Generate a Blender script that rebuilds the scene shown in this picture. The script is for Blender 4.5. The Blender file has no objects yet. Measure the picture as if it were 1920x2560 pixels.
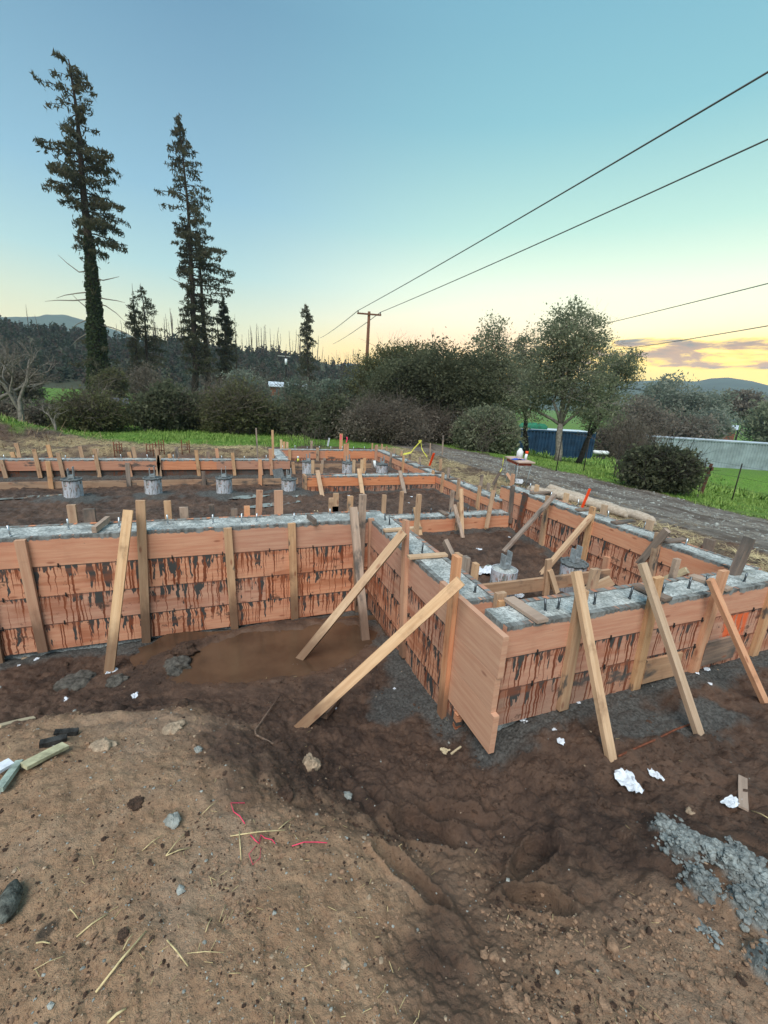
import bpy, math, random
import numpy as np
from mathutils import Vector, Matrix

random.seed(7)
RNG = np.random.default_rng(11)
scene = bpy.context.scene
COL = scene.collection

# ------------------------------------------------------------------ camera
PITCH, ROLL, YAW = math.radians(15.4948), math.radians(3.4004), math.radians(-21.4892)
FOC, EYE = 1060.0, 1.25            # focal length in pixels of the 1920x2560 frame, eye height over the form tops


def _basis():
    cp, sp = math.cos(PITCH), math.sin(PITCH)
    r, f, u = (1, 0, 0), (0, cp, -sp), (0, sp, cp)
    cr, sr = math.cos(ROLL), math.sin(ROLL)
    R2 = [cr * r[i] + sr * u[i] for i in range(3)]
    U2 = [-sr * r[i] + cr * u[i] for i in range(3)]
    cy, sy = math.cos(YAW), math.sin(YAW)
    z = lambda v: Vector((cy * v[0] - sy * v[1], sy * v[0] + cy * v[1], v[2]))
    return z(R2), z(U2), z(f)


CR, CU, CF = _basis()
cam_d = bpy.data.cameras.new('camera')
cam = bpy.data.objects.new('camera', cam_d)
COL.objects.link(cam)
m = Matrix((CR, CU, -CF)).transposed().to_4x4()
m.translation = (0, 0, EYE)
cam.matrix_world = m
cam_d.sensor_fit = 'VERTICAL'
cam_d.sensor_height = 24.0
cam_d.lens = 24.0 * FOC / 2560.0
cam_d.clip_start = 0.05
cam_d.clip_end = 20000
scene.camera = cam


def ray(x, y):
    a, b = (x - 960) / FOC, -(y - 1280) / FOC
    return CR * a + CU * b + CF


def PZ(x, y, z):
    d = ray(x, y); t = (z - EYE) / d.z
    return Vector((d.x * t, d.y * t, z))


def PX(x, y, X):
    d = ray(x, y); t = X / d.x
    return Vector((X, d.y * t, EYE + d.z * t))


def PY(x, y, Y):
    d = ray(x, y); t = Y / d.y
    return Vector((d.x * t, Y, EYE + d.z * t))


def PD(x, y, D):
    d = ray(x, y); t = D / math.hypot(d.x, d.y)
    return Vector((d.x * t, d.y * t, EYE + d.z * t))


# ------------------------------------------------------------------ noise
def _hash(ix, iy, s):
    h = (ix.astype(np.int64) * 374761393 + iy.astype(np.int64) * 668265263 + s * 1442695041) & 0xFFFFFFFF
    h = ((h ^ (h >> 13)) * 1274126177) & 0xFFFFFFFF
    return ((h ^ (h >> 16)) & 0xFFFFFF) / float(0xFFFFFF)


def vn(x, y, s=0):
    x = np.asarray(x, float); y = np.asarray(y, float)
    ix, iy = np.floor(x), np.floor(y)
    fx, fy = x - ix, y - iy
    fx = fx * fx * fx * (fx * (fx * 6 - 15) + 10); fy = fy * fy * fy * (fy * (fy * 6 - 15) + 10)
    a, b = _hash(ix, iy, s), _hash(ix + 1, iy, s)
    c, d = _hash(ix, iy + 1, s), _hash(ix + 1, iy + 1, s)
    return (a + (b - a) * fx) * (1 - fy) + (c + (d - c) * fx) * fy - 0.5


def fbm(x, y, s=0, o=4, g=0.5):
    r = 0; a = 1; f = 1
    for k in range(o):
        c, sn = math.cos(0.7 * k), math.sin(0.7 * k)
        r = r + a * vn((x * c - y * sn) * f + 17.3 * k, (x * sn + y * c) * f + 9.1 * k, s + k)
        a *= g; f *= 2.03
    return r


def worley(x, y, s=0):
    ix, iy = np.floor(x), np.floor(y)
    best = np.full(np.shape(x), 9.0)
    for dx in (-1, 0, 1):
        for dy in (-1, 0, 1):
            cx, cy = ix + dx, iy + dy
            px = cx + _hash(cx, cy, s); py = cy + _hash(cx, cy, s + 5)
            best = np.minimum(best, np.hypot(x - px, y - py))
    return best


def sst(x, a, b):
    t = np.clip((x - a) / (b - a), 0, 1)
    return t * t * (3 - 2 * t)


# ------------------------------------------------------------------ terrain
CTRL = np.array([
    (-5, 3.4, -.93), (-3, 3.3, -.95), (-1.5, 3.35, -.97), (0, 3.4, -.98), (1, 3.4, -.98), (1.1, 2.7, -.97), (1.05, 2.1, -.95),
    (.39, 2.3, -.88), (.5, 3.1, -.965), (0, 3.0, -.965), (.6, 2.6, -.95), (.6, 1.85, -.82), (.2, 2.7, -.93), (-.4, 3.0, -.96), (.8, 2.2, -.94),
    (-.3, 2.3, -.60), (-1, 2.15, -.46), (-1.8, 2.35, -.47), (.12, 1.75, -.52), (-.3, 1.6, -.40), (-.7, 1.0, -.35), (0, .8, -.36),
    (.33, 1.2, -.45), (-2.5, 2.0, -.45), (.33, .62, -.42), (-1.2, 2.75, -.80), (-.5, 2.75, -.86), (-2.5, 2.85, -.83), (-4, 2.7, -.8),
    (.72, 1.4, -.70), (1.0, 1.15, -.71), (1.4, 1.4, -.79), (1.41, 1.62, -.83), (1.25, 1.95, -.95), (1.6, 1.3, -.74), (1.75, 1.65, -.70),
    (2.03, 1.33, -.70), (2.75, 1.3, -.69), (3.5, 1.33, -.67), (2.0, 1.0, -.63), (1.7, .75, -.56), (1.2, .7, -.57), (1.4, .3, -.5),
    (.8, .8, -.58), (.6, .4, -.46), (2.5, .6, -.55), (4, .5, -.55), (2.2, 1.68, -.66), (4, 1.68, -.63), (3, 1.68, -.64), (5, 1.4, -.6),
    (-1, -1, -.35), (1, -1, -.45), (3, -1, -.5), (-4, 0, -.4), (-3, -3, -.4), (3, -3, -.5), (6, -1, -.5), (-6, 2, -.5), (-1, 1.6, -.38), (.25, 2.05, -.72), (1.0, 1.7, -.8)])


def _rbf_fit():
    P = CTRL[:, :2]
    d = np.hypot(P[:, None, 0] - P[None, :, 0], P[:, None, 1] - P[None, :, 1])
    n = len(P)
    A = np.zeros((n + 3, n + 3))
    A[:n, :n] = d + np.eye(n) * 0.02
    A[:n, n] = 1; A[:n, n + 1:] = P; A[n, :n] = 1; A[n + 1:, :n] = P.T
    return np.linalg.solve(A, np.concatenate([CTRL[:, 2], [0, 0, 0]]))


_W = _rbf_fit()


def near_h(x, y):
    r = _W[-3] + _W[-2] * x + _W[-1] * y
    for i in range(len(CTRL)):
        r = r + _W[i] * np.sqrt((x - CTRL[i, 0]) ** 2 + (y - CTRL[i, 1]) ** 2 + 0.004)
    return r


def gauss(x, y, cx, cy, rx, ry, a=0):
    c, s = math.cos(a), math.sin(a)
    u = (x - cx) * c + (y - cy) * s; v = -(x - cx) * s + (y - cy) * c
    return np.exp(-(u / rx) ** 2 - (v / ry) ** 2)


def softp(x, k=1.0):
    return np.log1p(np.exp(np.clip(x / k, -30, 30))) * k


def macro(x, y):
    x = np.asarray(x, float); y = np.asarray(y, float)
    r = np.hypot(x, y)
    near = near_h(np.clip(x, -7, 7), np.clip(y, -4, 4.2))
    flat = -.5 + 0 * x
    z = near + (flat - near) * np.maximum(sst(x, 5, 6.5), np.maximum(sst(-x, 5, 7), sst(-y, 2, 4)))
    # inside the foundation
    inner = -.56 + .03 * fbm(x * .8, y * .8, 3, 3)
    inner = inner + .10 * gauss(x, y, -.15, 5.9, .55, .3) + .07 * gauss(x, y, -2.2, 5.9, 1.0, .3) + .06 * gauss(x, y, -1.0, 5.4, .7, .3)
    for _px in (-2.15, -1.06, .02, 1.12):
        inner = inner + .06 * gauss(x, y, _px, 7.5, .4, .3)
    inner = inner - .09 * np.exp(-((y - 9.25) / .25) ** 2) * (x < 1.4)
    room = -.72 + .15 * sst(y, 2.4, 5.0)
    beyond = sst(y, 4.06, 4.16) * (x < 1.6) + sst(y, 5.1, 5.2) * (x >= 1.6)
    z = z + (inner - z) * np.clip(beyond, 0, 1)
    rm = sst(x, 1.5, 1.58) * (1 - sst(y, 5.1, 5.2)) * sst(y, 1.85, 1.95)
    z = z + (room - z) * rm
    # outside to the right
    ext = np.where(y < 5.45, -.09, -.36) + .02 * fbm(x * 1.3, y * 1.3, 9, 3)
    ext = ext + (-.38 - ext) * sst(x, 4.5, 6.2)
    ext = ext - .14 * softp(x - 9.0, 1.2)
    we = sst(x, 4.12, 4.2) * sst(y + .25 * (x - 4.2), 1.9, 2.0)
    z = z + (ext - z) * we
    # behind the far walls
    back = -.42 - .10 * sst(r, 12, 30) - .14 * softp(x - 9.0, 1.2) + .05 * fbm(x * .7, y * .7, 21, 3)
    back = back + .75 * gauss(x, y, -6.3, 13.6, 2.1, 1.1) + .22 * gauss(x, y, -2.6, 11.0, .8, .45) + .18 * gauss(x, y, .85, 11.2, .7, .4) + .18 * gauss(x, y, -.7, 10.8, 1.6, .3)
    bb = np.where(x < 1.2, sst(y, 9.6, 9.72), sst(y, 11.25, 11.4)) * (x < 4.6)
    bb = np.maximum(bb, sst(y, 11.5, 14))
    z = z + (back - z) * bb
    z = z - .14 * softp(x - 9.0, 1.2) * (1 - np.maximum(we, bb)) * (y > 0)
    # far plain
    far = np.where(x > 0, -5.8, -.8)
    for ax, ay, bx, by, pz in PADS:
        w_ = 1 - sst(seg_d(x, y, (ax, ay, bx, by)), 3.5, 8)
        z = z + (pz - z) * w_
    low = -5.5
    z = np.where(z < low, low + (z - low) * .02, z)
    return z


PADS = []
for _p in ((PZ(1290, 1141, -2.9), PZ(1478, 1149, -2.9), -2.9), (PZ(1547, 1154, -4.2), PZ(2010, 1184, -4.2), -4.2)):
    PADS.append((_p[0].x, _p[0].y, _p[1].x, _p[1].y, _p[2]))

WALLBASE = [(-7, 3.94, 1.41, 3.94), (1.41, 2.1, 1.41, 3.94), (1.5, 1.765, 4.3, 1.765), (4.03, 2.0, 4.03, 5.3), (1.7, 5.03, 4.03, 5.03),
            (4.08, 5.4, 4.08, 11.1), (1.4, 7.58, 4.05, 7.58), (-7, 9.47, 1.4, 9.47), (1.4, 11.15, 4.1, 11.15)]


def seg_d(x, y, s):
    ax, ay, bx, by = s
    dx, dy = bx - ax, by - ay
    t = np.clip(((x - ax) * dx + (y - ay) * dy) / (dx * dx + dy * dy), 0, 1)
    return np.hypot(x - ax - t * dx, y - ay - t * dy)


PUD = [(.42, 3.3, .85, .38, .0)]
STEPS = [(.82, 1.30, .17, .065, -.6), (1.02, 1.36, .19, .06, -.35), (.62, 1.08, .15, .05, -1.0), (1.22, 1.06, .13, .05, .4), (1.1, .86, .12, .05, -.8)]


def masks(x, y):
    """dry, slurry, straw, grass, road, puddle weights"""
    n1 = fbm(x * 1.7, y * 1.7, 31, 4); n2 = fbm(x * 5, y * 5, 35, 3)
    h = near_h(np.clip(x, -7, 7), np.clip(y, -4, 4.2))
    front = (y < 4.0) & ~((x > 1.55) & (y > 1.9)) & ~((x > 4.3) & (y > 1.95))
    dl = x + .55 * (y - 1.2) - .42          # diagonal: dry mound lies to the left
    dry = sst(-dl + n1 * .5 + n2 * .12, -.25, .32) * sst(-(y - 2.40) + n1 * .5, -.2, .3) * front
    dry = np.maximum(dry, sst(-(y - .80) - .25 * (x - .7) + n1 * .6, -.35, .35) * .8 * front)
    sl = np.zeros(np.shape(x))
    for s in WALLBASE:
        sl = np.maximum(sl, 1 - sst(seg_d(x, y, s) + n2 * .16 - .02, .06, .22))
    sl = np.maximum(sl, 0)
    for cx, cy, rr in ((-2.15, 7.45, .55), (-1.06, 7.5, .5), (.02, 7.45, .55), (1.12, 7.5, .6), (1.15, 2.4, .3), (2.9, 1.4, .35), (2.35, 1.5, .3)):
        sl = np.maximum(sl, 1 - sst(np.hypot(x - cx, (y - cy) * 1.6) + n2 * .25, rr * .5, rr))
    straw = sst(x + n1 * .3, 4.35, 4.6) * sst(y, 1.9, 2.2) * (1 - sst(x + .06 * (y - 3) + n1 * .5, 5.9, 6.4))
    st2 = sst(y + n1 * .6, 10.4, 10.9) * (1 - sst(y + .08 * x + n1 * .5, 12.6, 13.3)) * (x < 1.1)
    straw = np.maximum(straw, st2)
    straw = straw * (1 - .95 * sst(gauss(x, y, -6.3, 13.6, 2.3, 1.5) + n2 * .2, .15, .4)) * (1 - .8 * sst(fbm(x * 1.1, y * 2.5, 99, 3), .08, .25))
    near_e = 6.3 - .06 * (y - 3) + n1 * .35
    far_e = 8.9 - .12 * (y - 4) + n1 * .4
    road = sst(x - near_e, -.15, .2) * (1 - sst(x - far_e, -.2, .25)) * (y > -5)
    grass = np.maximum(sst(x - far_e, -.1, .5), sst(y + .08 * x + n1 * .8, 12.7, 13.3)) * (1 - road)
    pud = np.zeros(np.shape(x))
    for cx, cy, rx, ry, a in PUD:
        pud = np.maximum(pud, gauss(x, y, cx, cy, rx, ry, a))
    pud = sst(pud + n1 * .16 + n2 * .08, .18, .5) * front
    ch = np.zeros(np.shape(x))
    for cx, cy, rx, ry in ((-1.0, 1.35, .12, .05), (-1.15, 1.6, .2, .08), (-.85, 1.02, .05, .03), (-.55, 1.15, .045, .03)):
        ch = np.maximum(ch, sst(gauss(x, y, cx, cy, rx, ry, .5) + n2 * .5, .45, .8))
    return dict(spill=sst(RUB(x, y) + n2 * .3, .25, .6), dry=dry, slurry=np.clip(sl, 0, 1), straw=straw, grass=grass, road=road, puddle=pud, char=ch)


def height(x, y, fine=True):
    x = np.asarray(x, float); y = np.asarray(y, float)
    z = macro(x, y)
    if not fine:
        return z
    r = np.hypot(x, y)
    m = masks(x, y)
    near = 1 - sst(r, 12, 25)
    rough = (1 - .52 * m['dry']) * (1 - .93 * m['puddle']) * (1 - .5 * m['slurry']) * (1 - .8 * m['road']) * (1 - .6 * m['grass'])
    warp = fbm(x * 3, y * 3, 61, 2) * .5
    n = .045 * fbm(x * 3.1, y * 3.1, 41, 3) + .055 * (np.abs(fbm(x * 7 + warp, y * 7 - warp, 45, 3)) - .15)
    n = n + .042 * (0.45 - worley(x * 13 + warp, y * 13, 51)) * sst(fbm(x * 2.2, y * 2.2, 52, 2), -.1, .25)
    n = n + .022 * fbm(x * 24, y * 24, 55, 3)
    n = n + .011 * (.4 - worley(x * 42 + warp, y * 42, 58))
    ins = 0 * x
    for cx, cy, rx, ry, a in STEPS:
        ins = np.maximum(ins, sst(gauss(x + .05 * vn(x * 9, y * 9, 71), y, cx, cy, rx, ry, a), .25, .6))
    z = z + n * rough * near * (1 - .6 * ins)
    z = z + .055 * sst(RUB(x, y) + .35 * fbm(x * 9, y * 9, 75, 3), .1, .9)
    if np.any(r < 4):
        for cx, cy, rx, ry, a in STEPS:
            wx, wy = .05 * fbm(x * 6, y * 6, 71, 3), .05 * fbm(x * 6, y * 6, 72, 3)
            d = gauss(x + wx, y + wy, cx, cy, rx, ry, a)
            z = z - .048 * sst(d, .2, .6) + .022 * np.exp(-((d - .17) / .08) ** 2)
        # long soft ruts running down the muddy slope
        z = z - .03 * np.exp(-((x - (.62 + .2 * np.sin(y * 2.2) + .08 * fbm(x * 5, y * 5, 73, 2))) / .05) ** 2) * sst(y, .9, 1.2) * (1 - sst(y, 1.5, 1.9)) * (fbm(x * 4, y * 4, 74, 2) > -.1)
        z = z + .05 * gauss(x, y, -.27, 2.62, .16, .1) + .06 * gauss(x, y, -.13, 2.78, .12, .07) + .05 * gauss(x, y, -.95, 2.5, .2, .09) + .035 * gauss(x, y, -.62, 2.45, .28, .07)
    zone = sst(gauss(x, y, .42, 3.28, 1.35, .62), .25, .6) * (y < 3.93) * (x < 1.4)
    if np.any(zone > 0):
        e = gauss(x, y, .42, 3.3, .82, .36) + .16 * fbm(x * 1.7, y * 1.7, 31, 4) + .10 * fbm(x * 6, y * 6, 36, 4)
        zt = -.945 - .036 * sst(e, .22, .5) + .016 * fbm(x * 8, y * 8, 37, 4) + .008 * fbm(x * 26, y * 26, 38, 3)
        z = z + (zt - z) * zone
    return z


_RP = [(PZ(a, b, -.55), w_) for a, b, w_ in ((1665, 2060, .05), (1715, 2095, .06), (1770, 2140, .06), (1830, 2190, .07), (1890, 2230, .08), (1700, 2140, .05), (1750, 2235, .05), (1870, 2290, .08), (1920, 2260, .08), (1910, 2440, .06))]


def RUB(x, y):
    v = 0 * x
    for p, w_ in _RP:
        v = np.maximum(v, np.exp(-((x - p.x) ** 2 + (y - p.y) ** 2) / w_ ** 2))
    return v


def gz(x, y, fine=True):
    return float(height(np.array([x]), np.array([y]), fine)[0])


def G(px, py, maxd=400):
    """point of the ground seen in the direction of a picture point of the survey"""
    d = ray(px, py)
    t0, t1 = .3, maxd
    ts = t0 * (t1 / t0) ** np.linspace(0, 1, 360)
    for _ in range(3):
        below = EYE + d.z * ts < macro(d.x * ts, d.y * ts)
        k = int(np.argmax(below))
        if not below[k]:
            k = len(ts) - 1
            break
        lo, hi = ts[max(k - 1, 0)], ts[k]
        ts = np.linspace(lo, hi, 12); k = 11
    p = d * float(ts[k])
    return Vector((p.x, p.y, EYE + p.z))


# ------------------------------------------------------------------ node helper
class NT:
    def __init__(s, tree):
        s.t = tree
        tree.nodes.clear()

    def n(s, typ, _out=0, **kw):
        nd = s.t.nodes.new(typ)
        ins = kw.pop('ins', {})
        for k, v in kw.items(): setattr(nd, k, v)
        for k, v in ins.items():
            sock = nd.inputs[k]
            if isinstance(v, bpy.types.NodeSocket): s.t.links.new(v, sock)
            elif v is not None:
                try: sock.default_value = v
                except Exception: sock.default_value = (*v, 1) if len(v) == 3 else v
        return nd

    def m(s, op, a, b=None, c=None, clamp=False):
        nd = s.t.nodes.new('ShaderNodeMath'); nd.operation = op; nd.use_clamp = clamp
        for i, v in enumerate((a, b, c)):
            if v is None: continue
            if isinstance(v, bpy.types.NodeSocket): s.t.links.new(v, nd.inputs[i])
            else: nd.inputs[i].default_value = v
        return nd.outputs[0]

    def mix(s, f, a, b, bt='MIX'):
        nd = s.t.nodes.new('ShaderNodeMix'); nd.data_type = 'RGBA'; nd.blend_type = bt
        for i, v in ((0, f), (6, a), (7, b)):
            if isinstance(v, bpy.types.NodeSocket): s.t.links.new(v, nd.inputs[i])
            elif i == 0: nd.inputs[0].default_value = v
            else: nd.inputs[i].default_value = (*v, 1) if len(v) == 3 else v
        return nd.outputs[2]

    def noise(s, vec, scale, detail=4, rough=.55, dist=0, dim='3D'):
        return s.n('ShaderNodeTexNoise', noise_dimensions=dim, ins={'Vector': vec, 'Scale': scale, 'Detail': detail, 'Roughness': rough, 'Distortion': dist}).outputs[0]

    def step(s, v, a, b):
        nd = s.n('ShaderNodeMapRange', interpolation_type='SMOOTHSTEP', ins={0: v, 1: a, 2: b, 3: 0., 4: 1.})
        return nd.outputs[0]

    def ramp(s, v, stops, interp='LINEAR'):
        nd = s.t.nodes.new('ShaderNodeValToRGB'); cr = nd.color_ramp; cr.interpolation = interp
        while len(cr.elements) < len(stops): cr.elements.new(.5)
        for e, (p, c) in zip(cr.elements, stops):
            e.position = p; e.color = (*c, 1)
        s.t.links.new(v, nd.inputs[0])
        return nd.outputs[0]

    def map(s, vec, scale=(1, 1, 1), loc=(0, 0, 0)):
        return s.n('ShaderNodeMapping', ins={'Vector': vec, 'Scale': scale, 'Location': loc}).outputs[0]

    def bsdf(s, color, rough=.8, bump=None, bs=.3, bd=.01, spec=.3, metal=0, **kw):
        ins = {'Base Color': color, 'Roughness': rough, 'Specular IOR Level': spec, 'Metallic': metal}
        ins.update(kw)
        b = s.n('ShaderNodeBsdfPrincipled', ins=ins)
        if bump is not None:
            bp = s.n('ShaderNodeBump', ins={'Height': bump, 'Strength': bs, 'Distance': bd})
            s.t.links.new(bp.outputs[0], b.inputs['Normal'])
        o = s.n('ShaderNodeOutputMaterial')
        s.t.links.new(b.outputs[0], o.inputs[0])
        return b


def new_mat(name):
    mt = bpy.data.materials.new(name); mt.use_nodes = True
    return mt, NT(mt.node_tree)


def lin(r, g, b):
    f = lambda c: ((c / 255 + .055) / 1.055) ** 2.4 if c > 10 else c / 255 / 12.92
    return (f(r), f(g), f(b))


MATS = {}


def simple(name, col, rough=.7, var=.25, scale=6, bump=.2, metal=0, spec=.3, bd=.004, stretch=(1, 1, 1)):
    if name in MATS: return MATS[name]
    mt, t = new_mat(name)
    tc = t.n('ShaderNodeTexCoord').outputs['Object']
    tc = t.map(tc, stretch)
    a = t.noise(tc, scale, 5, .6)
    c = t.mix(t.step(a, .3, .7), tuple(x * (1 - var) for x in col), tuple(min(1, x * (1 + var)) for x in col))
    t.bsdf(c, rough, t.noise(tc, scale * 5, 4, .6), bump, bd, spec, metal)
    MATS[name] = mt
    return mt


# ---- form boards (uv in metres: u along, v down from the top edge)
def board_mat(name, base, alt, drips=0.0, smear=0.0, gray=0.0, dirt=0.15, redv=.3, orange=False):
    mt, t = new_mat(name)
    uv = t.n('ShaderNodeUVMap').outputs[0]
    oi = t.n('ShaderNodeObjectInfo').outputs['Random']
    geo = t.n('ShaderNodeSeparateXYZ', ins={0: uv})
    u, v = geo.outputs[0], geo.outputs[1]
    g = t.noise(t.map(uv, (1.6, 22, 1)), 1.6, 6, .62, .35)
    g2 = t.noise(t.map(uv, (3, 160, 1)), 1.3, 3, .5, .1)
    c = t.mix(t.step(g, .32, .68), base, alt)
    c = t.mix(t.m('MULTIPLY', t.step(t.noise(t.map(uv, (.9, 4.0, 1)), 1.1, 3, .5), .5, .72), redv), c, (.40, .10, .055))
    c = t.mix(t.m('MULTIPLY', t.step(g2, .55, .75), .25), c, (.30, .13, .07))
    # plywood / sawn fuzz
    c = t.mix(t.m('MULTIPLY', t.step(t.noise(uv, 260, 2, .6), .35, .7), .22), c, (.66, .40, .27))
    # knots
    vo = t.n('ShaderNodeTexVoronoi', voronoi_dimensions='2D', ins={'Vector': t.map(uv, (1.5, 4.2, 1)), 'Scale': 1.7, 'Randomness': 1.})
    kn = t.m('MULTIPLY', t.m('SUBTRACT', 1, t.step(vo.outputs['Distance'], .03, .11)), t.m('GREATER_THAN', t.n('ShaderNodeSeparateXYZ', ins={0: vo.outputs['Color']}).outputs[0], .68))
    c = t.mix(t.m('MULTIPLY', kn, .6), c, (.22, .06, .03))
    # object to object tone
    hs = t.n('ShaderNodeHueSaturation', ins={'Color': c, 'Hue': .5, 'Saturation': t.m('ADD', .82, t.m('MULTIPLY', oi, .25)), 'Value': t.m('ADD', .76, t.m('MULTIPLY', oi, .34))})
    c = hs.outputs[0]
    # pale bare edge along the board bottom/top
    # dirt wash
    d = t.step(t.noise(t.map(uv, (2.2, 2.6, 1)), 2.4, 5, .65), .52, .75)
    c = t.mix(t.m('MULTIPLY', d, dirt), c, (.11, .05, .03))
    rough = .82
    if drips > 0:
        wob = t.m('MULTIPLY', t.m('SUBTRACT', t.noise(t.map(uv, (5, 14, 1)), 1, 2, .5), .5), .03)
        uu = t.m('ADD', u, wob)
        cu = t.n('ShaderNodeCombineXYZ', ins={0: t.m('MULTIPLY', uu, 62.), 1: t.m('MULTIPLY', v, 1.1), 2: 3.3}).outputs[0]
        n1 = t.noise(cu, 1, 1.5, .5)
        clus = t.step(t.noise(t.n('ShaderNodeCombineXYZ', ins={0: t.m('MULTIPLY', u, 3.2), 1: 0., 2: 7.7}).outputs[0], 1, 2, .6), .22, .56)
        lv = t.m('ADD', .35, t.m('MULTIPLY', t.noise(t.n('ShaderNodeCombineXYZ', ins={0: t.m('MULTIPLY', u, 9.), 1: 0., 2: 4.4}).outputs[0], 1, 3, .7), t.m('ADD', .6, t.m('MULTIPLY', oi, 1.6))))
        clus = t.m('MULTIPLY', clus, lv)
        L = t.m('MULTIPLY', t.m('MAXIMUM', t.m('SUBTRACT', n1, .55), 0.), t.m('MULTIPLY', clus, 4.6 * drips))
        mk = t.step(t.m('SUBTRACT', L, v), -.004, .03)
        c = t.mix(t.m('MULTIPLY', mk, .85), c, (.070, .022, .012))
        # rusty wash around the runs
        L3 = t.m('MULTIPLY', t.m('MAXIMUM', t.m('SUBTRACT', n1, .52), 0.), t.m('MULTIPLY', clus, 4.0 * drips))
        mk3 = t.step(t.m('SUBTRACT', L3, v), -.01, .08)
        c = t.mix(t.m('MULTIPLY', mk3, .42), c, (.25, .055, .02))
        cb = t.n('ShaderNodeCombineXYZ', ins={0: t.m('MULTIPLY', uu, 22.), 1: t.m('MULTIPLY', v, 3.5), 2: 1.9}).outputs[0]
        n2 = t.noise(cb, 1, 3, .6)
        L2 = t.m('ADD', .009, t.m('MULTIPLY', t.m('MAXIMUM', t.m('SUBTRACT', n2, .51), 0.), t.m('MULTIPLY', clus, 1.35 * drips)))
        mk2 = t.step(t.m('SUBTRACT', L2, v), -.003, .008)
        c = t.mix(mk2, c, (.060, .060, .058))
        # thin brown film over lower boards
        film = t.step(t.noise(t.map(uv, (1.1, 5, 1), (4, 2, 0)), 1.7, 3, .5), .50, .66)
        c = t.mix(t.m('MULTIPLY', film, .5), c, (.30, .085, .035))
        sp2 = t.step(t.noise(t.map(uv, (2.6, 3.2, 1), (8, 3, 0)), 2.2, 6, .72), .585, .64)
        c = t.mix(t.m('MULTIPLY', sp2, .75), c, (.085, .050, .038))
    if smear > 0:
        n4 = t.noise(t.map(uv, (13, 5, 1)), 1, 5, .65)
        n5 = t.noise(t.map(uv, (2.4, 1, 1)), 1, 3, .5)
        L4 = t.m('MULTIPLY', t.m('ADD', t.m('MULTIPLY', n4, .085), t.m('MULTIPLY', n5, .05)), smear)
        L4 = t.m('SUBTRACT', L4, .036)
        mk4 = t.step(t.m('SUBTRACT', L4, v), -.004, .006)
        c = t.mix(mk4, c, t.mix(t.step(n4, .4, .6), (.085, .086, .083), (.24, .25, .245)))
        sp = t.m('GREATER_THAN', t.noise(uv, 22, 3, .7), .715)
        c = t.mix(t.m('MULTIPLY', sp, .8), c, (.09, .09, .09))
    if gray > 0:
        gg = t.step(t.noise(t.map(uv, (1.3, 3, 1), (2, 9, 0)), 2.1, 4, .6), .60 - .25 * gray, .66)
        c = t.mix(t.m('MULTIPLY', gg, .9), c, (.085, .08, .075))
    if orange:
        gx = t.n('ShaderNodeSeparateXYZ', ins={0: t.n('ShaderNodeNewGeometry').outputs['Position']}).outputs
        n6 = t.noise(t.n('ShaderNodeCombineXYZ', ins={0: t.m('MULTIPLY', gx[0], 26.), 1: t.m('MULTIPLY', gx[2], 5.), 2: 5.}).outputs[0], 1, 2, .5)
        ma = t.m('MULTIPLY', t.step(gx[0], 3.52, 3.56), t.m('SUBTRACT', 1, t.step(gx[0], 3.80, 3.84)))
        mz = t.m('MULTIPLY', t.step(t.m('ADD', gx[2], t.m('MULTIPLY', n6, .16)), -.40, -.33), t.m('SUBTRACT', 1, t.step(gx[2], -.235, -.225)))
        mb = t.m('MULTIPLY', t.m('MULTIPLY', t.step(gx[0], 3.60, 3.62), t.m('SUBTRACT', 1, t.step(gx[0], 3.70, 3.72))), t.m('MULTIPLY', t.step(gx[2], -.58, -.55), t.m('SUBTRACT', 1, t.step(gx[2], -.50, -.46))))
        mo = t.m('MAXIMUM', t.m('MULTIPLY', ma, mz), t.m('MULTIPLY', mb, .8))
        mo = t.m('MULTIPLY', mo, t.m('MULTIPLY', t.step(n6, .38, .52), .9))
        c = t.mix(mo, c, (.72, .13, .04))
    if name.startswith('stud'):
        gz_ = t.n('ShaderNodeSeparateXYZ', ins={0: t.n('ShaderNodeNewGeometry').outputs['Position']}).outputs[2]
        md = t.m('SUBTRACT', 1, t.step(t.m('ADD', gz_, t.m('MULTIPLY', t.noise(t.map(uv, (6, 14, 1)), 1.5, 4, .6), -.22)), -.95, -.66))
        c = t.mix(t.m('MULTIPLY', md, .75), c, (.12, .068, .045))
    hgt = t.m('ADD', t.m('MULTIPLY', g, .6), t.m('ADD', t.m('MULTIPLY', g2, .25), t.m('MULTIPLY', t.noise(uv, 240, 2), .2)))
    t.bsdf(c, rough, hgt, .35, .003, .2)
    MATS[name] = mt
    return mt


W1 = (.54, .225, .132); W2 = (.64, .33, .205)
board_mat('plank_top', W1, W2, smear=1.0, dirt=.12, redv=.35)
board_mat('plank_low', W1, W2, drips=1.0, dirt=.25, redv=.3)
board_mat('plank_low_orange', W1, W2, drips=1.0, dirt=.25, redv=.3, orange=True)
board_mat('plank_heavy', (.44, .20, .12), (.54, .28, .17), drips=1.5, dirt=.5, gray=.2, redv=.4)
board_mat('plank_clean', (.56, .27, .16), (.66, .37, .23), dirt=.05, redv=.12)
board_mat('plank_far', (.52, .20, .105), (.62, .27, .15), smear=.9, gray=.1, dirt=.1, redv=.4)
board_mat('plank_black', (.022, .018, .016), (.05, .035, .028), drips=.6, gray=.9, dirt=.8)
board_mat('plank_mud', (.30, .19, .12), (.40, .26, .17), dirt=.7, gray=.4, redv=.1)
board_mat('stud', (.42, .245, .135), (.56, .36, .21), dirt=.6, gray=.05, redv=.15)
board_mat('stud_pale', (.50, .32, .185), (.64, .45, .28), dirt=.5, redv=.12)
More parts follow.
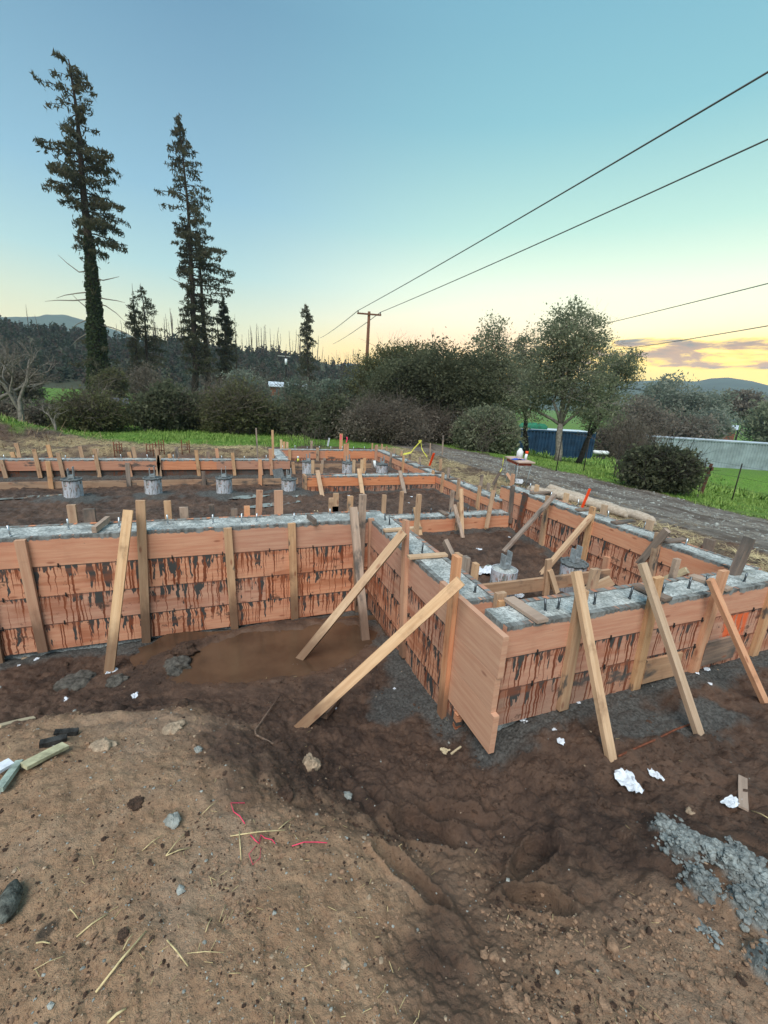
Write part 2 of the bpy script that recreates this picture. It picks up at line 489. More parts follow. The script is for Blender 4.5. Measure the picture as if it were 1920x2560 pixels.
board_mat('stud_grey', (.27, .215, .175), (.40, .31, .25), dirt=.5, gray=.35, redv=.05)
board_mat('stud_wet', (.12, .10, .09), (.24, .18, .14), dirt=.6, gray=.7, redv=.05)
board_mat('scrap_wood', (.45, .38, .24), (.60, .52, .34), dirt=.4, gray=.3, redv=.0)
board_mat('stud_orange', (.52, .25, .14), (.62, .35, .21), dirt=.35, redv=.4)


def concrete_mat(name, c0, c1, rough0=.5, rough1=.9, wet=.5):
    mt, t = new_mat(name)
    tc = t.n('ShaderNodeNewGeometry').outputs['Position']
    a = t.noise(tc, 7, 6, .65)
    b = t.noise(tc, 55, 5, .7)
    fz = t.noise(t.map(tc, (1, 1, 1)), 190, 3, .7)
    c = t.mix(t.step(a, .35, .65), c0, c1)
    c = t.mix(t.m('MULTIPLY', t.step(b, .42, .62), .7), c, tuple(x * .35 for x in c0))
    c = t.mix(t.m('MULTIPLY', t.step(fz, .5, .75), .35), c, tuple(min(1, x * 1.5) for x in c1))
    w = t.step(t.noise(tc, 3.1, 3, .6), .5, .5 + .2 / max(wet, .01))
    c = t.mix(t.m('MULTIPLY', w, .35), c, tuple(x * .5 for x in c0))
    r = t.m('ADD', rough0, t.m('MULTIPLY', t.step(a, .3, .6), rough1 - rough0))
    h = t.m('ADD', t.m('MULTIPLY', b, 1.), t.m('MULTIPLY', fz, .5))
    t.bsdf(c, r, h, .6, .006, .45)
    MATS[name] = mt


concrete_mat('concrete', (.25, .268, .262), (.58, .61, .595), .35, .75)
concrete_mat('concrete_dark', (.09, .10, .105), (.17, .19, .195), .45, .8)
concrete_mat('concrete_rubble', (.15, .165, .165), (.31, .345, .34), .8, .95)
simple('steel', (.34, .38, .40), .4, .3, 30, .2, .3, .5)
simple('rust', (.16, .055, .03), .8, .4, 30, .5, .2)
simple('dark_metal', (.05, .05, .05), .5, .3, 20, .2, .5)


# ---- ground
def ground_material():
    mt, t = new_mat('soil')
    pos = t.n('ShaderNodeNewGeometry').outputs['Position']
    at = lambda n: t.n('ShaderNodeAttribute', attribute_name=n).outputs['Fac']
    big = t.noise(pos, 1.6, 5, .6); mid = t.noise(pos, 9, 6, .65); fine = t.noise(pos, 60, 5, .7); grit = t.noise(pos, 210, 3, .7)
    mud = t.mix(t.step(big, .35, .65), (.044, .026, .019), (.105, .062, .043))
    mud = t.mix(t.m('MULTIPLY', t.step(mid, .4, .7), .65), mud, (.165, .098, .066))
    mud = t.mix(t.m('MULTIPLY', t.step(fine, .5, .8), .5), mud, (.20, .12, .08))
    dry = t.mix(t.step(mid, .3, .7), (.29, .175, .105), (.43, .28, .175))
    dry = t.mix(t.m('MULTIPLY', t.step(big, .45, .62), .5), dry, (.36, .26, .19))
    dry = t.mix(t.m('MULTIPLY', t.step(fine, .50, .68), .6), dry, (.13, .075, .047))
    dry = t.mix(t.m('MULTIPLY', t.step(grit, .56, .7), .6), dry, (.42, .31, .20))
    c = t.mix(at('dry'), mud, dry)
    sl = t.mix(t.step(fine, .35, .65), (.042, .040, .037), (.125, .122, .115))
    slf = t.m('MULTIPLY', at('slurry'), t.step(t.m('ADD', mid, t.m('MULTIPLY', at('slurry'), .35)), .5, .62))
    c = t.mix(slf, c, sl)
    st = t.mix(t.step(fine, .35, .6), (.16, .10, .05), (.42, .33, .19))
    c = t.mix(t.m('MULTIPLY', at('straw'), t.step(mid, .35, .5)), c, st)
    rd = t.mix(t.step(mid, .35, .65), (.115, .095, .08), (.23, .20, .17))
    rd = t.mix(t.m('MULTIPLY', t.step(fine, .5, .7), .6), rd, (.30, .28, .27))
    c = t.mix(at('road'), c, rd)
    gr = t.mix(t.step(mid, .35, .65), (.055, .12, .012), (.12, .24, .03))
    gr = t.mix(t.m('MULTIPLY', t.step(big, .5, .7), .5), gr, (.12, .16, .04))
    c = t.mix(at('grass'), c, gr)
    c = t.mix(at('spill'), c, t.mix(t.step(fine, .35, .65), (.13, .145, .145), (.30, .335, .33)))
    c = t.mix(t.m('MULTIPLY', at('char'), .85), c, (.022, .022, .02))
    c = t.mix(t.m('MULTIPLY', at('puddle'), .8), c, (.085, .048, .030))
    wet = t.m('SUBTRACT', 1, t.m('MAXIMUM', at('dry'), t.m('MAXIMUM', at('grass'), at('straw'))))
    r = t.m('SUBTRACT', .95, t.m('MULTIPLY', wet, t.m('MULTIPLY', t.step(mid, .3, .65), .52)))
    h = t.m('ADD', t.m('MULTIPLY', fine, 1.), t.m('ADD', t.m('MULTIPLY', grit, .45), t.m('MULTIPLY', mid, .8)))
    t.bsdf(c, r, h, t.m('SUBTRACT', 1.0, t.m('MULTIPLY', at('puddle'), .95)), .016, .35)
    MATS['soil'] = mt


ground_material()


# ------------------------------------------------------------------ mesh builder
def attach(o, parent):
    o.parent = parent
    if parent.type == 'EMPTY': o.matrix_parent_inverse = Matrix.Translation(-Vector(parent.location))


class MB:
    def __init__(s):
        s.v = []; s.f = []; s.uv = []; s.sm = []

    def quad(s, pts, uvs=None, smooth=False):
        i = len(s.v); s.v += [tuple(p) for p in pts]
        s.f.append(tuple(range(i, i + len(pts))))
        s.uv += uvs if uvs else [(0, 0)] * len(pts)
        s.sm.append(smooth)

    def beam(s, p0, p1, w, th, up=(0, 0, 1), u0=None, taper=0, wob=0, nseg=1):
        """board from p0 to p1; w is measured along 'up', th across. v runs down from the +up edge"""
        p0, p1 = Vector(p0), Vector(p1); d = (p1 - p0); L = d.length; d.normalize()
        upv = Vector(up); upv = (upv - d * upv.dot(d)); upv.normalize(); sd = d.cross(upv)
        if u0 is None: u0 = random.uniform(0, 40)
        v0 = 0.0
        rings = []
        bow = Vector((random.uniform(-1, 1), random.uniform(-1, 1), random.uniform(-.3, .3))) * wob
        for k in range(nseg + 1):
            f = k / nseg
            c = p0 + d * (L * f) + bow * math.sin(math.pi * f)
            ww = w * (1 - taper * f) / 2; tt = th / 2
            rings.append([c + upv * a * ww + sd * b * tt for a, b in ((1, 1), (-1, 1), (-1, -1), (1, -1))])
        for k in range(nseg):
            A, B = rings[k], rings[k + 1]
            ua, ub = u0 + L * k / nseg, u0 + L * (k + 1) / nseg
            vv = [(v0, v0 + w), (w, w + th), (w, 0), (0.02, 0.02)]
            for q in range(4):
                r = (q + 1) % 4
                a, b = vv[q]
                s.quad([A[q], A[r], B[r], B[q]], [(ua, a), (ua, b), (ub, b), (ub, a)])
        A, B = rings[0], rings[-1]
        s.quad([A[3], A[2], A[1], A[0]], [(u0, .9), (u0, .9 + w), (u0 + th, .9 + w), (u0 + th, .9)])
        s.quad([B[0], B[1], B[2], B[3]], [(u0, .9), (u0, .9 + w), (u0 + th, .9 + w), (u0 + th, .9)])
        return s

    def box(s, x0, y0, z0, x1, y1, z1):
        P = [(x0, y0, z0), (x1, y0, z0), (x1, y1, z0), (x0, y1, z0), (x0, y0, z1), (x1, y0, z1), (x1, y1, z1), (x0, y1, z1)]
        for q in ((0, 3, 2, 1), (4, 5, 6, 7), (0, 1, 5, 4), (1, 2, 6, 5), (2, 3, 7, 6), (3, 0, 4, 7)):
            s.quad([P[i] for i in q])
        return s

    def tube(s, pts, rad, n=8, cap=True):
        pts = [Vector(p) for p in pts]
        if not hasattr(rad, '__len__'): rad = [rad] * len(pts)
        base = len(s.v); prev = None
        for i, p in enumerate(pts):
            d = (pts[min(i + 1, len(pts) - 1)] - pts[max(i - 1, 0)])
            if d.length < 1e-9: d = Vector((0, 0, 1))
            d.normalize()
            a = prev if prev is not None else (Vector((1, 0, 0)) if abs(d.x) < .9 else Vector((0, 1, 0)))
            a = a - d * a.dot(d); a.normalize(); prev = a
            b = d.cross(a)
            for k in range(n):
                t = 2 * math.pi * k / n
                s.v.append(tuple(p + (a * math.cos(t) + b * math.sin(t)) * rad[i]))
        for i in range(len(pts) - 1):
            for k in range(n):
                k2 = (k + 1) % n
                s.f.append((base + i * n + k, base + i * n + k2, base + (i + 1) * n + k2, base + (i + 1) * n + k))
                s.uv += [(k / n, i), ((k + 1) / n, i), ((k + 1) / n, i + 1), (k / n, i + 1)]
                s.sm.append(True)
        if cap:
            e = base + (len(pts) - 1) * n
            s.f.append(tuple(base + n - 1 - k for k in range(n))); s.uv += [(0, 0)] * n; s.sm.append(False)
            s.f.append(tuple(e + k for k in range(n))); s.uv += [(0, 0)] * n; s.sm.append(False)
        return s

    def cone_ring(s, c, r0, r1, z0, z1, n=20):
        return s.tube([(c[0], c[1], z0), (c[0], c[1], z1)], [r0, r1], n)

    def build(s, name, mat, parent=None, loc=(0, 0, 0)):
        me = bpy.data.meshes.new(name)
        me.from_pydata(s.v, [], s.f); 
        if s.uv and len(s.uv) == len(me.loops):
            ul = me.uv_layers.new(name='UVMap')
            ul.data.foreach_set('uv', np.array(s.uv, dtype=np.float32).ravel())
        me.polygons.foreach_set('use_smooth', np.array(s.sm, dtype=bool))
        me.update()
        o = bpy.data.objects.new(name, me); COL.objects.link(o)
        if mat: me.materials.append(MATS[mat] if isinstance(mat, str) else mat)
        o.location = loc
        if parent: attach(o, parent)
        return o


def arr_mesh(name, V, Fc, mat, parent=None, smooth=False, loc=(0, 0, 0)):
    """fast mesh from numpy arrays; Fc is (n,3) or (n,4)"""
    me = bpy.data.meshes.new(name)
    V = np.asarray(V, np.float32); Fc = np.asarray(Fc, np.int32)
    k = Fc.shape[1]
    me.vertices.add(len(V)); me.vertices.foreach_set('co', V.ravel())
    me.loops.add(Fc.size); me.loops.foreach_set('vertex_index', Fc.ravel())
    me.polygons.add(len(Fc))
    me.polygons.foreach_set('loop_start', np.arange(0, Fc.size, k, dtype=np.int32))
    me.polygons.foreach_set('use_smooth', np.full(len(Fc), smooth))
    me.update(calc_edges=True)
    o = bpy.data.objects.new(name, me); COL.objects.link(o)
    if mat: me.materials.append(MATS[mat] if isinstance(mat, str) else mat)
    if parent: attach(o, parent)
    o.location = loc
    return o


def tag(o, label=None, cat=None, group=None, kind=None):
    if label: o['label'] = label
    if cat: o['category'] = cat
    if group: o['group'] = group
    if kind: o['kind'] = kind
    return o


def thing(name, label, cat, loc=(0, 0, 0), group=None):
    o = bpy.data.objects.new(name, None); COL.objects.link(o)
    o.location = loc; o.empty_display_size = .1
    return tag(o, label, cat, group)


# ================================================================== GROUND
def build_ground():
    rs = [0.12]
    while rs[-1] < 1480:
        r = rs[-1]
        rs.append(r * (1.03 if r < .4 else 1.0042 if r < 5 else 1.006 if r < 8 else 1.01 if r < 14 else 1.02 if r < 60 else 1.06))
    rs = np.array(rs)
    az = np.concatenate([np.radians(np.arange(-33, 78, .17)), np.radians(np.arange(78, 327, 6))])
    A, R = np.meshgrid(az, rs)
    X, Y = R * np.sin(A), R * np.cos(A)
    Z = height(X, Y)
    na, nr = len(az), len(rs)
    V = np.stack([X.ravel(), Y.ravel(), Z.ravel()], 1)
    V = np.concatenate([V, [[0, 0, gz(0, 0)]]])
    i = np.arange(nr - 1)[:, None] * na; j = np.arange(na)[None, :]; j2 = (j + 1) % na
    F = np.stack([i + j, i + na + j, i + na + j2, i + j2], -1).reshape(-1, 4)
    c = len(V) - 1
    o = arr_mesh('ground', V, F, 'soil', smooth=True)
    # close the small hole beneath the eye
    me = o.data
    mk = masks(V[:, 0], V[:, 1])
    for k, a in mk.items():
        at = me.attributes.new(k, 'FLOAT', 'POINT'); at.data.foreach_set('value', np.asarray(a, np.float32))
    tag(o, 'muddy brown building ground around the form walls', 'ground', kind='structure')
    return o


ground = build_ground()

# muddy puddle lying in the trench
mt, t = new_mat('muddy_water')
pos = t.n('ShaderNodeNewGeometry').outputs['Position']
a = t.noise(pos, 2.5, 4, .6)
t.bsdf(t.mix(t.step(a, .35, .65), (.070, .040, .025), (.105, .062, .038)), t.m('ADD', .02, t.m('MULTIPLY', t.noise(pos, 5, 5, .7), .26)), t.noise(pos, 12, 4, .6), .12, .01, .5)
MATS['muddy_water'] = mt
mt, t = new_mat('clear_water')
pos = t.n('ShaderNodeNewGeometry').outputs['Position']
t.bsdf((.16, .15, .14), .04, t.noise(pos, 30, 3), .05, .004, 1.0)
MATS['clear_water'] = mt


def puddle(name, cx, cy, rx, ry, z, ang, mat, label, cat='puddle', n=64, sd=1):
    V = [(cx, cy, z)]; F = []
    for k in range(n):
        t_ = 2 * math.pi * k / n
        rr = 1 + .55 * float(fbm(np.array([math.cos(t_) * 1.6 + sd * 5]), np.array([math.sin(t_) * 1.6 + sd]), 70, 4)[0])
        u, v = rx * rr * math.cos(t_), ry * rr * math.sin(t_)
        V.append((cx + u * math.cos(ang) - v * math.sin(ang), cy + u * math.sin(ang) + v * math.cos(ang), z))
        F.append((0, 1 + k, 1 + (k + 1) % n))
    o = arr_mesh(name, V, F, mat)
    tag(o, label, cat, kind='structure')


puddle('puddle', .40, 3.30, 1.15, .52, -.9605, -.03, 'muddy_water', 'brown muddy puddle in the trench at the foot of the left form wall')
for k, (px, py, rx, ry, w) in enumerate(((625, 1243, .35, .12, 'beside the third round pier'), (690, 1262, .5, .10, 'behind the near left wall'), (655, 1300, .35, .10, 'close behind the near left wall'), (1215, 1428, .2, .10, 'beside the near round pier inside the room'), (1265, 1490, .2, .12, 'between the low board and the front wall'), (1300, 1475, .22, .09, 'under the low board'), (60, 1245, .5, .07, 'left of the first round pier'), (740, 1242, .2, .07, 'at the fourth round pier'))):
    p = G(px, py)
    puddle('puddle', p.x, p.y, rx, ry, gz(p.x, p.y, False) + .012, .3, 'clear_water', 'thin bright puddle ' + w, sd=k + 3)

# gravel road, a sheet just over the ground
def road():
    ys = np.concatenate([np.arange(-4, 14, .12), np.arange(14, 22, .4)])
    us = np.linspace(0, 1, 46)
    Yg, U = np.meshgrid(ys, us, indexing='ij')
    ne = 6.3 - .06 * (Yg - 3); fe = 8.9 - .12 * (Yg - 4)
    ne = ne + .25 * fbm(Yg * .7, Yg * 0 + 2, 80, 4); fe = fe + .3 * fbm(Yg * .7, Yg * 0 + 8, 81, 4)
    X = ne + (fe - ne) * U
    edge = np.minimum(U, 1 - U)
    Z = height(X, Yg, False) + .012 + .02 * fbm(X * 4, Yg * 4, 84, 4) * sst(edge, 0, .08) - .05 * (1 - sst(edge, 0, .05)) - .03 * (np.exp(-((U - .3) / .08) ** 2) + np.exp(-((U - .68) / .08) ** 2))
    n, mcol = X.shape
    i = np.arange(n - 1)[:, None] * mcol; j = np.arange(mcol - 1)[None, :]
    F = np.stack([i + j, i + j + 1, i + mcol + j + 1, i + mcol + j], -1).reshape(-1, 4)
    o = arr_mesh('road', np.stack([X.ravel(), Yg.ravel(), Z.ravel()], 1), F, 'gravel_road', smooth=True)
    tag(o, 'grey gravel track running past the foundation', 'road', kind='structure')


mt, t = new_mat('gravel_road')
pos = t.n('ShaderNodeNewGeometry').outputs['Position']
mid = t.noise(pos, 3.5, 6, .65); fine = t.noise(pos, 40, 5, .7); grit = t.noise(pos, 120, 3, .7)
c = t.mix(t.step(mid, .35, .65), (.095, .080, .068), (.22, .19, .165))
c = t.mix(t.m('MULTIPLY', t.step(fine, .5, .7), .6), c, (.30, .27, .24))
c = t.mix(t.m('MULTIPLY', t.step(t.noise(t.map(pos, (1, .35, 1)), 2.2, 5, .6), .5, .6), .7), c, (.085, .060, .045))
c = t.mix(t.m('MULTIPLY', t.step(grit, .55, .7), .5), c, (.04, .034, .03))
t.bsdf(c, t.m('SUBTRACT', .9, t.m('MULTIPLY', t.step(mid, .5, .62), .35)), t.m('ADD', fine, grit), .9, .02, .4)
MATS['gravel_road'] = mt
road()

# ================================================================== FORM WALLS
simple('bolt_steel', (.10, .115, .13), .4, .3, 30, .2, .8, .5)
simple('bolt_bright', (.45, .50, .55), .35, .3, 30, .2, .8, .5)


def concrete_strip(parent, x0, y0, x1, y1, z0, zt, mat='concrete', corner=None):
    """poured wall with a hand-floated, slightly uneven top"""
    nx = max(2, int((x1 - x0) / .02)); ny = max(2, int((y1 - y0) / .02))
    if nx * ny > 60000: nx = max(2, nx // 2)
    xs = np.linspace(x0, x1, nx); ys = np.linspace(y0, y1, ny)
    X, Y = np.meshgrid(xs, ys, indexing='ij')
    Z = zt - .004 + .010 * fbm(X * 6, Y * 6, 90, 3) + .006 * fbm(X * 26, Y * 26, 91, 3)
    V = np.stack([X.ravel(), Y.ravel(), Z.ravel()], 1)
    i = np.arange(nx - 1)[:, None] * ny; j = np.arange(ny - 1)[None, :]
    F = np.stack([i + j, i + ny + j, i + ny + j + 1, i + j + 1], -1).reshape(-1, 4)
    # skirts
    idx = np.arange(nx * ny).reshape(nx, ny)
    loop = np.concatenate([idx[:, 0], idx[-1, 1:], idx[-2::-1, -1], idx[0, -2:0:-1]])
    B = V[loop].copy(); B[:, 2] = z0
    b0 = len(V); V = np.concatenate([V, B]); n = len(loop); k = np.arange(n); k2 = (k + 1) % n
    S = np.stack([loop[k], b0 + k, b0 + k2, loop[k2]], -1)
    return arr_mesh('concrete_core', V, np.concatenate([F, S]), mat, parent, smooth=False)


def bolts(parent, pts, z, mat='bolt_steel', h=.085):
    proto = None
    for p in pts:
        if proto is None:
            b = MB(); b.tube([(0, 0, -.02), (0, 0, h)], .0075, 8)
            b.tube([(0, 0, .001), (0, 0, .008)], [.012, .007], 6)
            proto = b.build('anchor_bolt', mat, None)
            o = proto
        else:
            o = proto.copy(); COL.objects.link(o)
        attach(o, parent)
        o.location = (p[0], p[1], z); o.rotation_euler = (random.uniform(-.12, .12), random.uniform(-.12, .12), 0)
        o.scale = (1, 1, random.uniform(.8, 1.15))


def face_boards(parent, a, b, axis, plane, th, heights, mats, lengths=None, name='form_board', side=-1):
    """boards stacked from heights[0] downwards between a and b along axis, front face on plane, thickness th on the far side"""
    for k in range(len(heights) - 1):
        z1, z0 = heights[k], heights[k + 1]
        w = z1 - z0 - .003
        segs = lengths[k] if lengths else [(a, b)]
        for (s0, s1) in segs:
            off = random.uniform(0, .0035)
            pl = plane - side * (th / 2) + side * off
            mb = MB()
            zc = (z0 + z1) / 2
            if axis == 'x':
                mb.beam((s0, pl, zc), (s1, pl, zc), w, th, (0, 0, 1))
            else:
                mb.beam((pl, s0, zc), (pl, s1, zc), w, th, (0, 0, 1))
            mb.build(name, mats[k], parent)


def wall_thing(label, loc, group=None):
    return thing('form_wall', label, 'concrete form wall', loc, 'timber form walls filled with concrete')


TH = .038


def stakes_on(parent, lst, w=.07, mat='stud', name='stake'):
    """lst: (top point, bottom point, facing) uprights nailed to the form"""
    for it in lst:
        (a, b, fc) = it[:3]
        mtl = it[3] if len(it) > 3 else mat
        ww = it[4] if len(it) > 4 else w
        a, b = Vector(a), Vector(b)
        up = (1, 0, 0) if fc == 'y' else (0, 1, 0)
        if fc == 'yn': up = (0, 1, 0)
        MB().beam(a, b, ww, .034, up).build(name, mtl, parent)


def ties(parent, pts, nrm):
    for p in pts:
        p = Vector(p); n = Vector(nrm); sd = n.cross(Vector((0, 0, 1)))
        mb = MB(); mb.beam(p + Vector((0, 0, .022)) + n * .005, p - Vector((0, 0, .014)) + n * .005, .007, .008, sd)
        mb.beam(p + n * .002, p + n * .014, .012, .008, (0, 0, 1))
        mb.build('snap_tie', 'dark_metal', parent)


BD = -1.12    # buried bottom of the pours
# --- wall 1: near left wall
w1 = wall_thing('tall near left form wall with rust-streaked boards behind the brown puddle', (-.3, 4.1, -1))
concrete_strip(w1, -4.2, 3.979, 1.62, 4.235, BD, 0)
H1 = [.0, -.255, -.52, -.776, -1.02]
cuts = [[(-4.2, -.02), (-.02, 1.405)], [(-4.2, -.74), (-.74, 1.405)], [(-4.2, .35), (.35, 1.405)], [(-4.2, -1.2), (-1.2, 1.405)]]
face_boards(w1, -4.2, 1.405, 'x', 3.94, TH, H1, ['plank_top', 'plank_low', 'plank_low', 'plank_low'], cuts)
face_boards(w1, -4.2, 1.62, 'x', 4.275, TH, [.004, -.25, -.5, -.7], ['plank_far'] * 3, None, side=1)
bolts(w1, [PZ(x, y, 0) for x, y in ((27, 1340), (172, 1323), (298, 1317), (420, 1311), (533, 1308), (604, 1306), (641, 1302), (735, 1299), (826, 1288))], 0, 'bolt_bright')
yb = 3.94 - .018
st = []
for (tx, ty, bx, by, mtl) in ((50, 1350, 106, 1613, 'stud_orange'), (351, 1251, 365, 1596, 'stud'), (569, 1320, 586, 1560, 'stud'), (729, 1308, 737, 1540, 'stud'), (907, 1236, 898, 1500, 'stud_grey'), (-60, 1350, -5, 1650, 'stud')):
    st.append((PY(tx, ty, yb), PY(bx, by, yb) - Vector((0, 0, .06)), 'y', mtl))
st += [(PY(928, 1296, yb), PY(925, 1540, yb), 'y', 'stud_orange', .06), (PY(888, 1330, yb), PY(893, 1530, yb), 'y', 'stud', .05)]
stakes_on(w1, st)
st = []
yk = 4.275 + .018
for (tx, ty, w_, mtl) in ((178, 1262, .065, 'stud'), (222, 1272, .09, 'stud_wet'), (418, 1252, .06, 'stud'), (459, 1268, .075, 'stud_grey'), (585, 1272, .06, 'stud_wet'), (617, 1265, .055, 'stud_orange'), (696, 1226, .085, 'stud_orange'), (840, 1233, .055, 'stud'), (828, 1245, .05, 'stud'), (838, 1265, .07, 'stud_wet'), (876, 1240, .06, 'stud'), (902, 1265, .05, 'stud')):
    a = PY(tx, ty, yk); st.append((a, Vector((a.x, yk, -.66)), 'y', mtl, w_))
stakes_on(w1, st)
ties(w1, [(x, 3.938, z) for z in (-.255, -.52, -.776) for x in np.arange(-2.6, 1.3, .42) + random.uniform(0, .2)], (0, -1, 0))

# --- wall 2: wall running towards the camera
w2 = wall_thing('form wall running towards the viewer to the open corner with long bare end boards', (1.5, 3, -1))
concrete_strip(w2, 1.449, 2.135, 1.64, 3.978, BD, 0)
H2 = [.0, -.27, -.51, -.775]
m2 = ['plank_top', 'plank_low', 'plank_low']
for k, seg in enumerate([[(2.42, 3.90)], [(2.18, 3.93)], [(2.18, 3.93)]]):
    face_boards(w2, 0, 0, 'y', 1.41, TH, H2[k:k + 2], [m2[k]], [seg])
face_boards(w2, 0, 0, 'y', 1.41, TH, [-.775, -.97], ['plank_heavy'], [[(2.05, 3.93)]])
# clean boards reaching past the corner
for z1, z0, ye in ((0, -.27, 1.676), (-.27, -.51, 1.69), (-.51, -.775, 1.655)):
    ys = 2.42 if z1 == 0 else 2.18
    MB().beam((1.429, ys - .002, (z1 + z0) / 2), (1.429, ye, (z1 + z0) / 2), z1 - z0 - .0025, TH).build('form_board', 'plank_clean', w2)
face_boards(w2, 2.09, 4.0, 'y', 1.68, TH, [.003, -.25, -.5, -.75], ['plank_far'] * 3, None, side=1)
MB().beam((1.449, 2.115, -.40), (1.641, 2.115, -.40), .80, .036, (0, 0, 1)).build('end_board', 'plank_top', w2)
MB().beam((1.665, 2.07, .05), (1.665, 2.07, -.75), .075, .034, (1, 0, 0)).build('stake', 'stud', w2)
MB().beam((1.43, 2.03, -.80), (1.43, 2.03, -1.02), .05, .04, (1, 0, 0)).build('corner_block', 'plank_heavy', w2)
bolts(w2, [PZ(x, y, 0) for x, y in ((963, 1300), (974, 1311), (1055, 1381), (1187, 1480))], 0)
xs_ = 1.41 - .02
stakes_on(w2, [(PX(1015, 1300, xs_), PX(1006, 1640, xs_), 'x', 'stud_orange', .075), (PX(1143, 1390, xs_), PX(1102, 1800, xs_), 'x', 'stud_orange', .075)])
xo = 1.68 + .018
for (tx, ty, w_, mtl) in ((1148, 1385, .085, 'stud'), (1167, 1392, .06, 'stud_grey'), (1190, 1408, .05, 'stud'), (1048, 1236, .05, 'stud')):
    a = PX(tx, ty, xo); stakes_on(w2, [(a, Vector((xo, a.y, -.7)), 'x', mtl, w_)])
ties(w2, [(1.408, y, z) for z in (-.27, -.51, -.775) for y in np.arange(2.5, 3.9, .36)], (-1, 0, 0))
for a, b in (((960, 1326), (1052, 1319)), ((1021, 1393), (1116, 1386))):
    p, q = PZ(*a, .014), PZ(*b, .014)
    MB().beam(p, q, .02, .06, (0, 0, 1)).build('cross_cleat', 'stud_pale', w2)

# --- wall 3: front right wall
w3 = wall_thing('front right form wall with three leaning braces and orange paint marks', (2.7, 1.9, -.7))
H3 = [.0, -.213, -.435, -.70]
X3 = 1.50
concrete_strip(w3, X3, 1.804, 4.235, 1.99, BD, 0)
c3 = [[(X3, 4.27)], [(X3, 2.62), (2.62, 4.27)], [(X3, 2.25), (2.25, 4.27)]]
face_boards(w3, 0, 0, 'x', 1.765, TH, H3, ['plank_top', 'plank_low_orange', 'plank_heavy'], c3)
face_boards(w3, 1.75, 4.02, 'x', 2.03, TH, [.004, -.22, -.44, -.66], ['plank_far'] * 3, None, side=1)
ye = 1.765 - .018
L3 = []
for (tx, ty, bx, by, mt_) in ((1456, 1477, 1408, 1756, 'stud'), (1645, 1443, 1586, 1722, 'stud'), (1810, 1426, 1734, 1675, 'stud_orange'), (1945, 1440, 1880, 1645, 'stud')):
    L3.append((PY(tx, ty, ye), PY(bx, by, ye) - Vector((0, 0, .05)), 'y', mt_, .075))
stakes_on(w3, L3)
for (tx, ty, w_, mtl) in ((1489, 1422, .07, 'stud'), (1693, 1397, .05, 'stud_grey'), (1253, 1500, .05, 'stud')):
    a = PY(tx, ty, 2.05); stakes_on(w3, [(a, Vector((a.x, 2.05, -.68)), 'y', mtl, w_)])
bolts(w3, [PZ(x, y, 0) for x, y in ((1363, 1527), (1395, 1521), (1486, 1508), (1574, 1495), (1654, 1482), (1721, 1471), (1765, 1464), (1860, 1454))], 0)
for a, b, mt_ in (((1272, 1496), (1358, 1553), 'stud_grey'), ((1588, 1463), (1672, 1499), 'stud_wet'), ((1728, 1439), (1825, 1474), 'stud_grey')):
    p, q = PZ(*a, .014), PZ(*b, .014)
    MB().beam(p, q, .022, .085, (0, 0, 1)).build('cross_cleat', mt_, w3)
ties(w3, [(x, 1.763, z) for z in (-.213, -.435) for x in np.arange(1.75, 4.2, .30)], (0, -1, 0))
# splash board and plywood patch at the foot
MB().beam((2.72, 1.735, -.53), (3.08, 1.735, -.53), .19, .02).build('patch_board', 'plank_mud', w3)
MB().beam((3.33, 1.735, -.50), (3.70, 1.735, -.49), .20, .02).build('patch_board', 'stud_wet', w3)

# --- wall 4: right wall
w4 = wall_thing('right form wall running back beside the straw rolls', (4.15, 3.7, -.6))
concrete_strip(w4, 4.069, 2.0, 4.235, 5.30, BD, 0)
H4 = [.0, -.205, -.42, -.63, -.80]
c4 = [[(2.03, 5.36)], [(2.03, 3.4), (3.4, 5.28)], [(2.03, 4.3), (4.3, 5.2)], [(2.03, 5.2)]]
face_boards(w4, 0, 0, 'y', 4.03, TH, H4, ['plank_top', 'plank_low', 'plank_low', 'plank_heavy'], c4)
face_boards(w4, 1.99, 5.36, 'y', 4.275, TH, [.003, -.2, -.4], ['plank_far'] * 2, None, side=1)
xi = 4.03 - .018
for (tx, ty, bx, by, mt_) in ((1282, 1215, 1275, 1300, 'stud_wet'), (1371, 1240, 1352, 1370, 'stud'), (1483, 1267, 1456, 1402, 'stud'), (1648, 1332, 1620, 1475, 'stud'), (1518, 1392, 1508, 1460, 'stud_orange')):
    stakes_on(w4, [(PX(tx, ty, xi), PX(bx, by, xi) - Vector((0, 0, .05)), 'x', mt_, .07)])
# muddy trowel-smeared upright beside the corner
MB().beam((4.005, 4.75, .02), (4.005, 4.80, -.62), .10, .02, (0, 1, 0)).build('smeared_batten', 'plank_black', w4)
xo = 4.275 + .02
for (tx, ty, w_, mt_) in ((1283, 1185, .06, 'stud_orange'), (1417, 1233, .07, 'stud_pale'), (1512, 1262, .07, 'stud_pale'), (1627, 1300, .07, 'stud_pale'), (1776, 1348, .09, 'stud_wet'), (1343, 1212, .06, 'stud_pale'), (1240, 1196, .05, 'stud')):
    a = PX(tx, ty, xo); stakes_on(w4, [(a, Vector((xo, a.y, -.3)), 'x', mt_, w_)])
bolts(w4, [PZ(x, y, 0) for x, y in ((1445, 1264), (1520, 1292), (1610, 1320), (1714, 1363), (1325, 1222), (1377, 1243))], 0, 'bolt_bright')
for a, b in (((1328, 1233), (1378, 1230)), ((1443, 1275), (1492, 1270)), ((1533, 1307), (1583, 1301)), ((1660, 1354), (1714, 1348))):
    p, q = PZ(*a, .014), PZ(*b, .014)
    MB().beam(p, q, .02, .07, (0, 0, 1)).build('cross_cleat', 'stud_wet', w4)
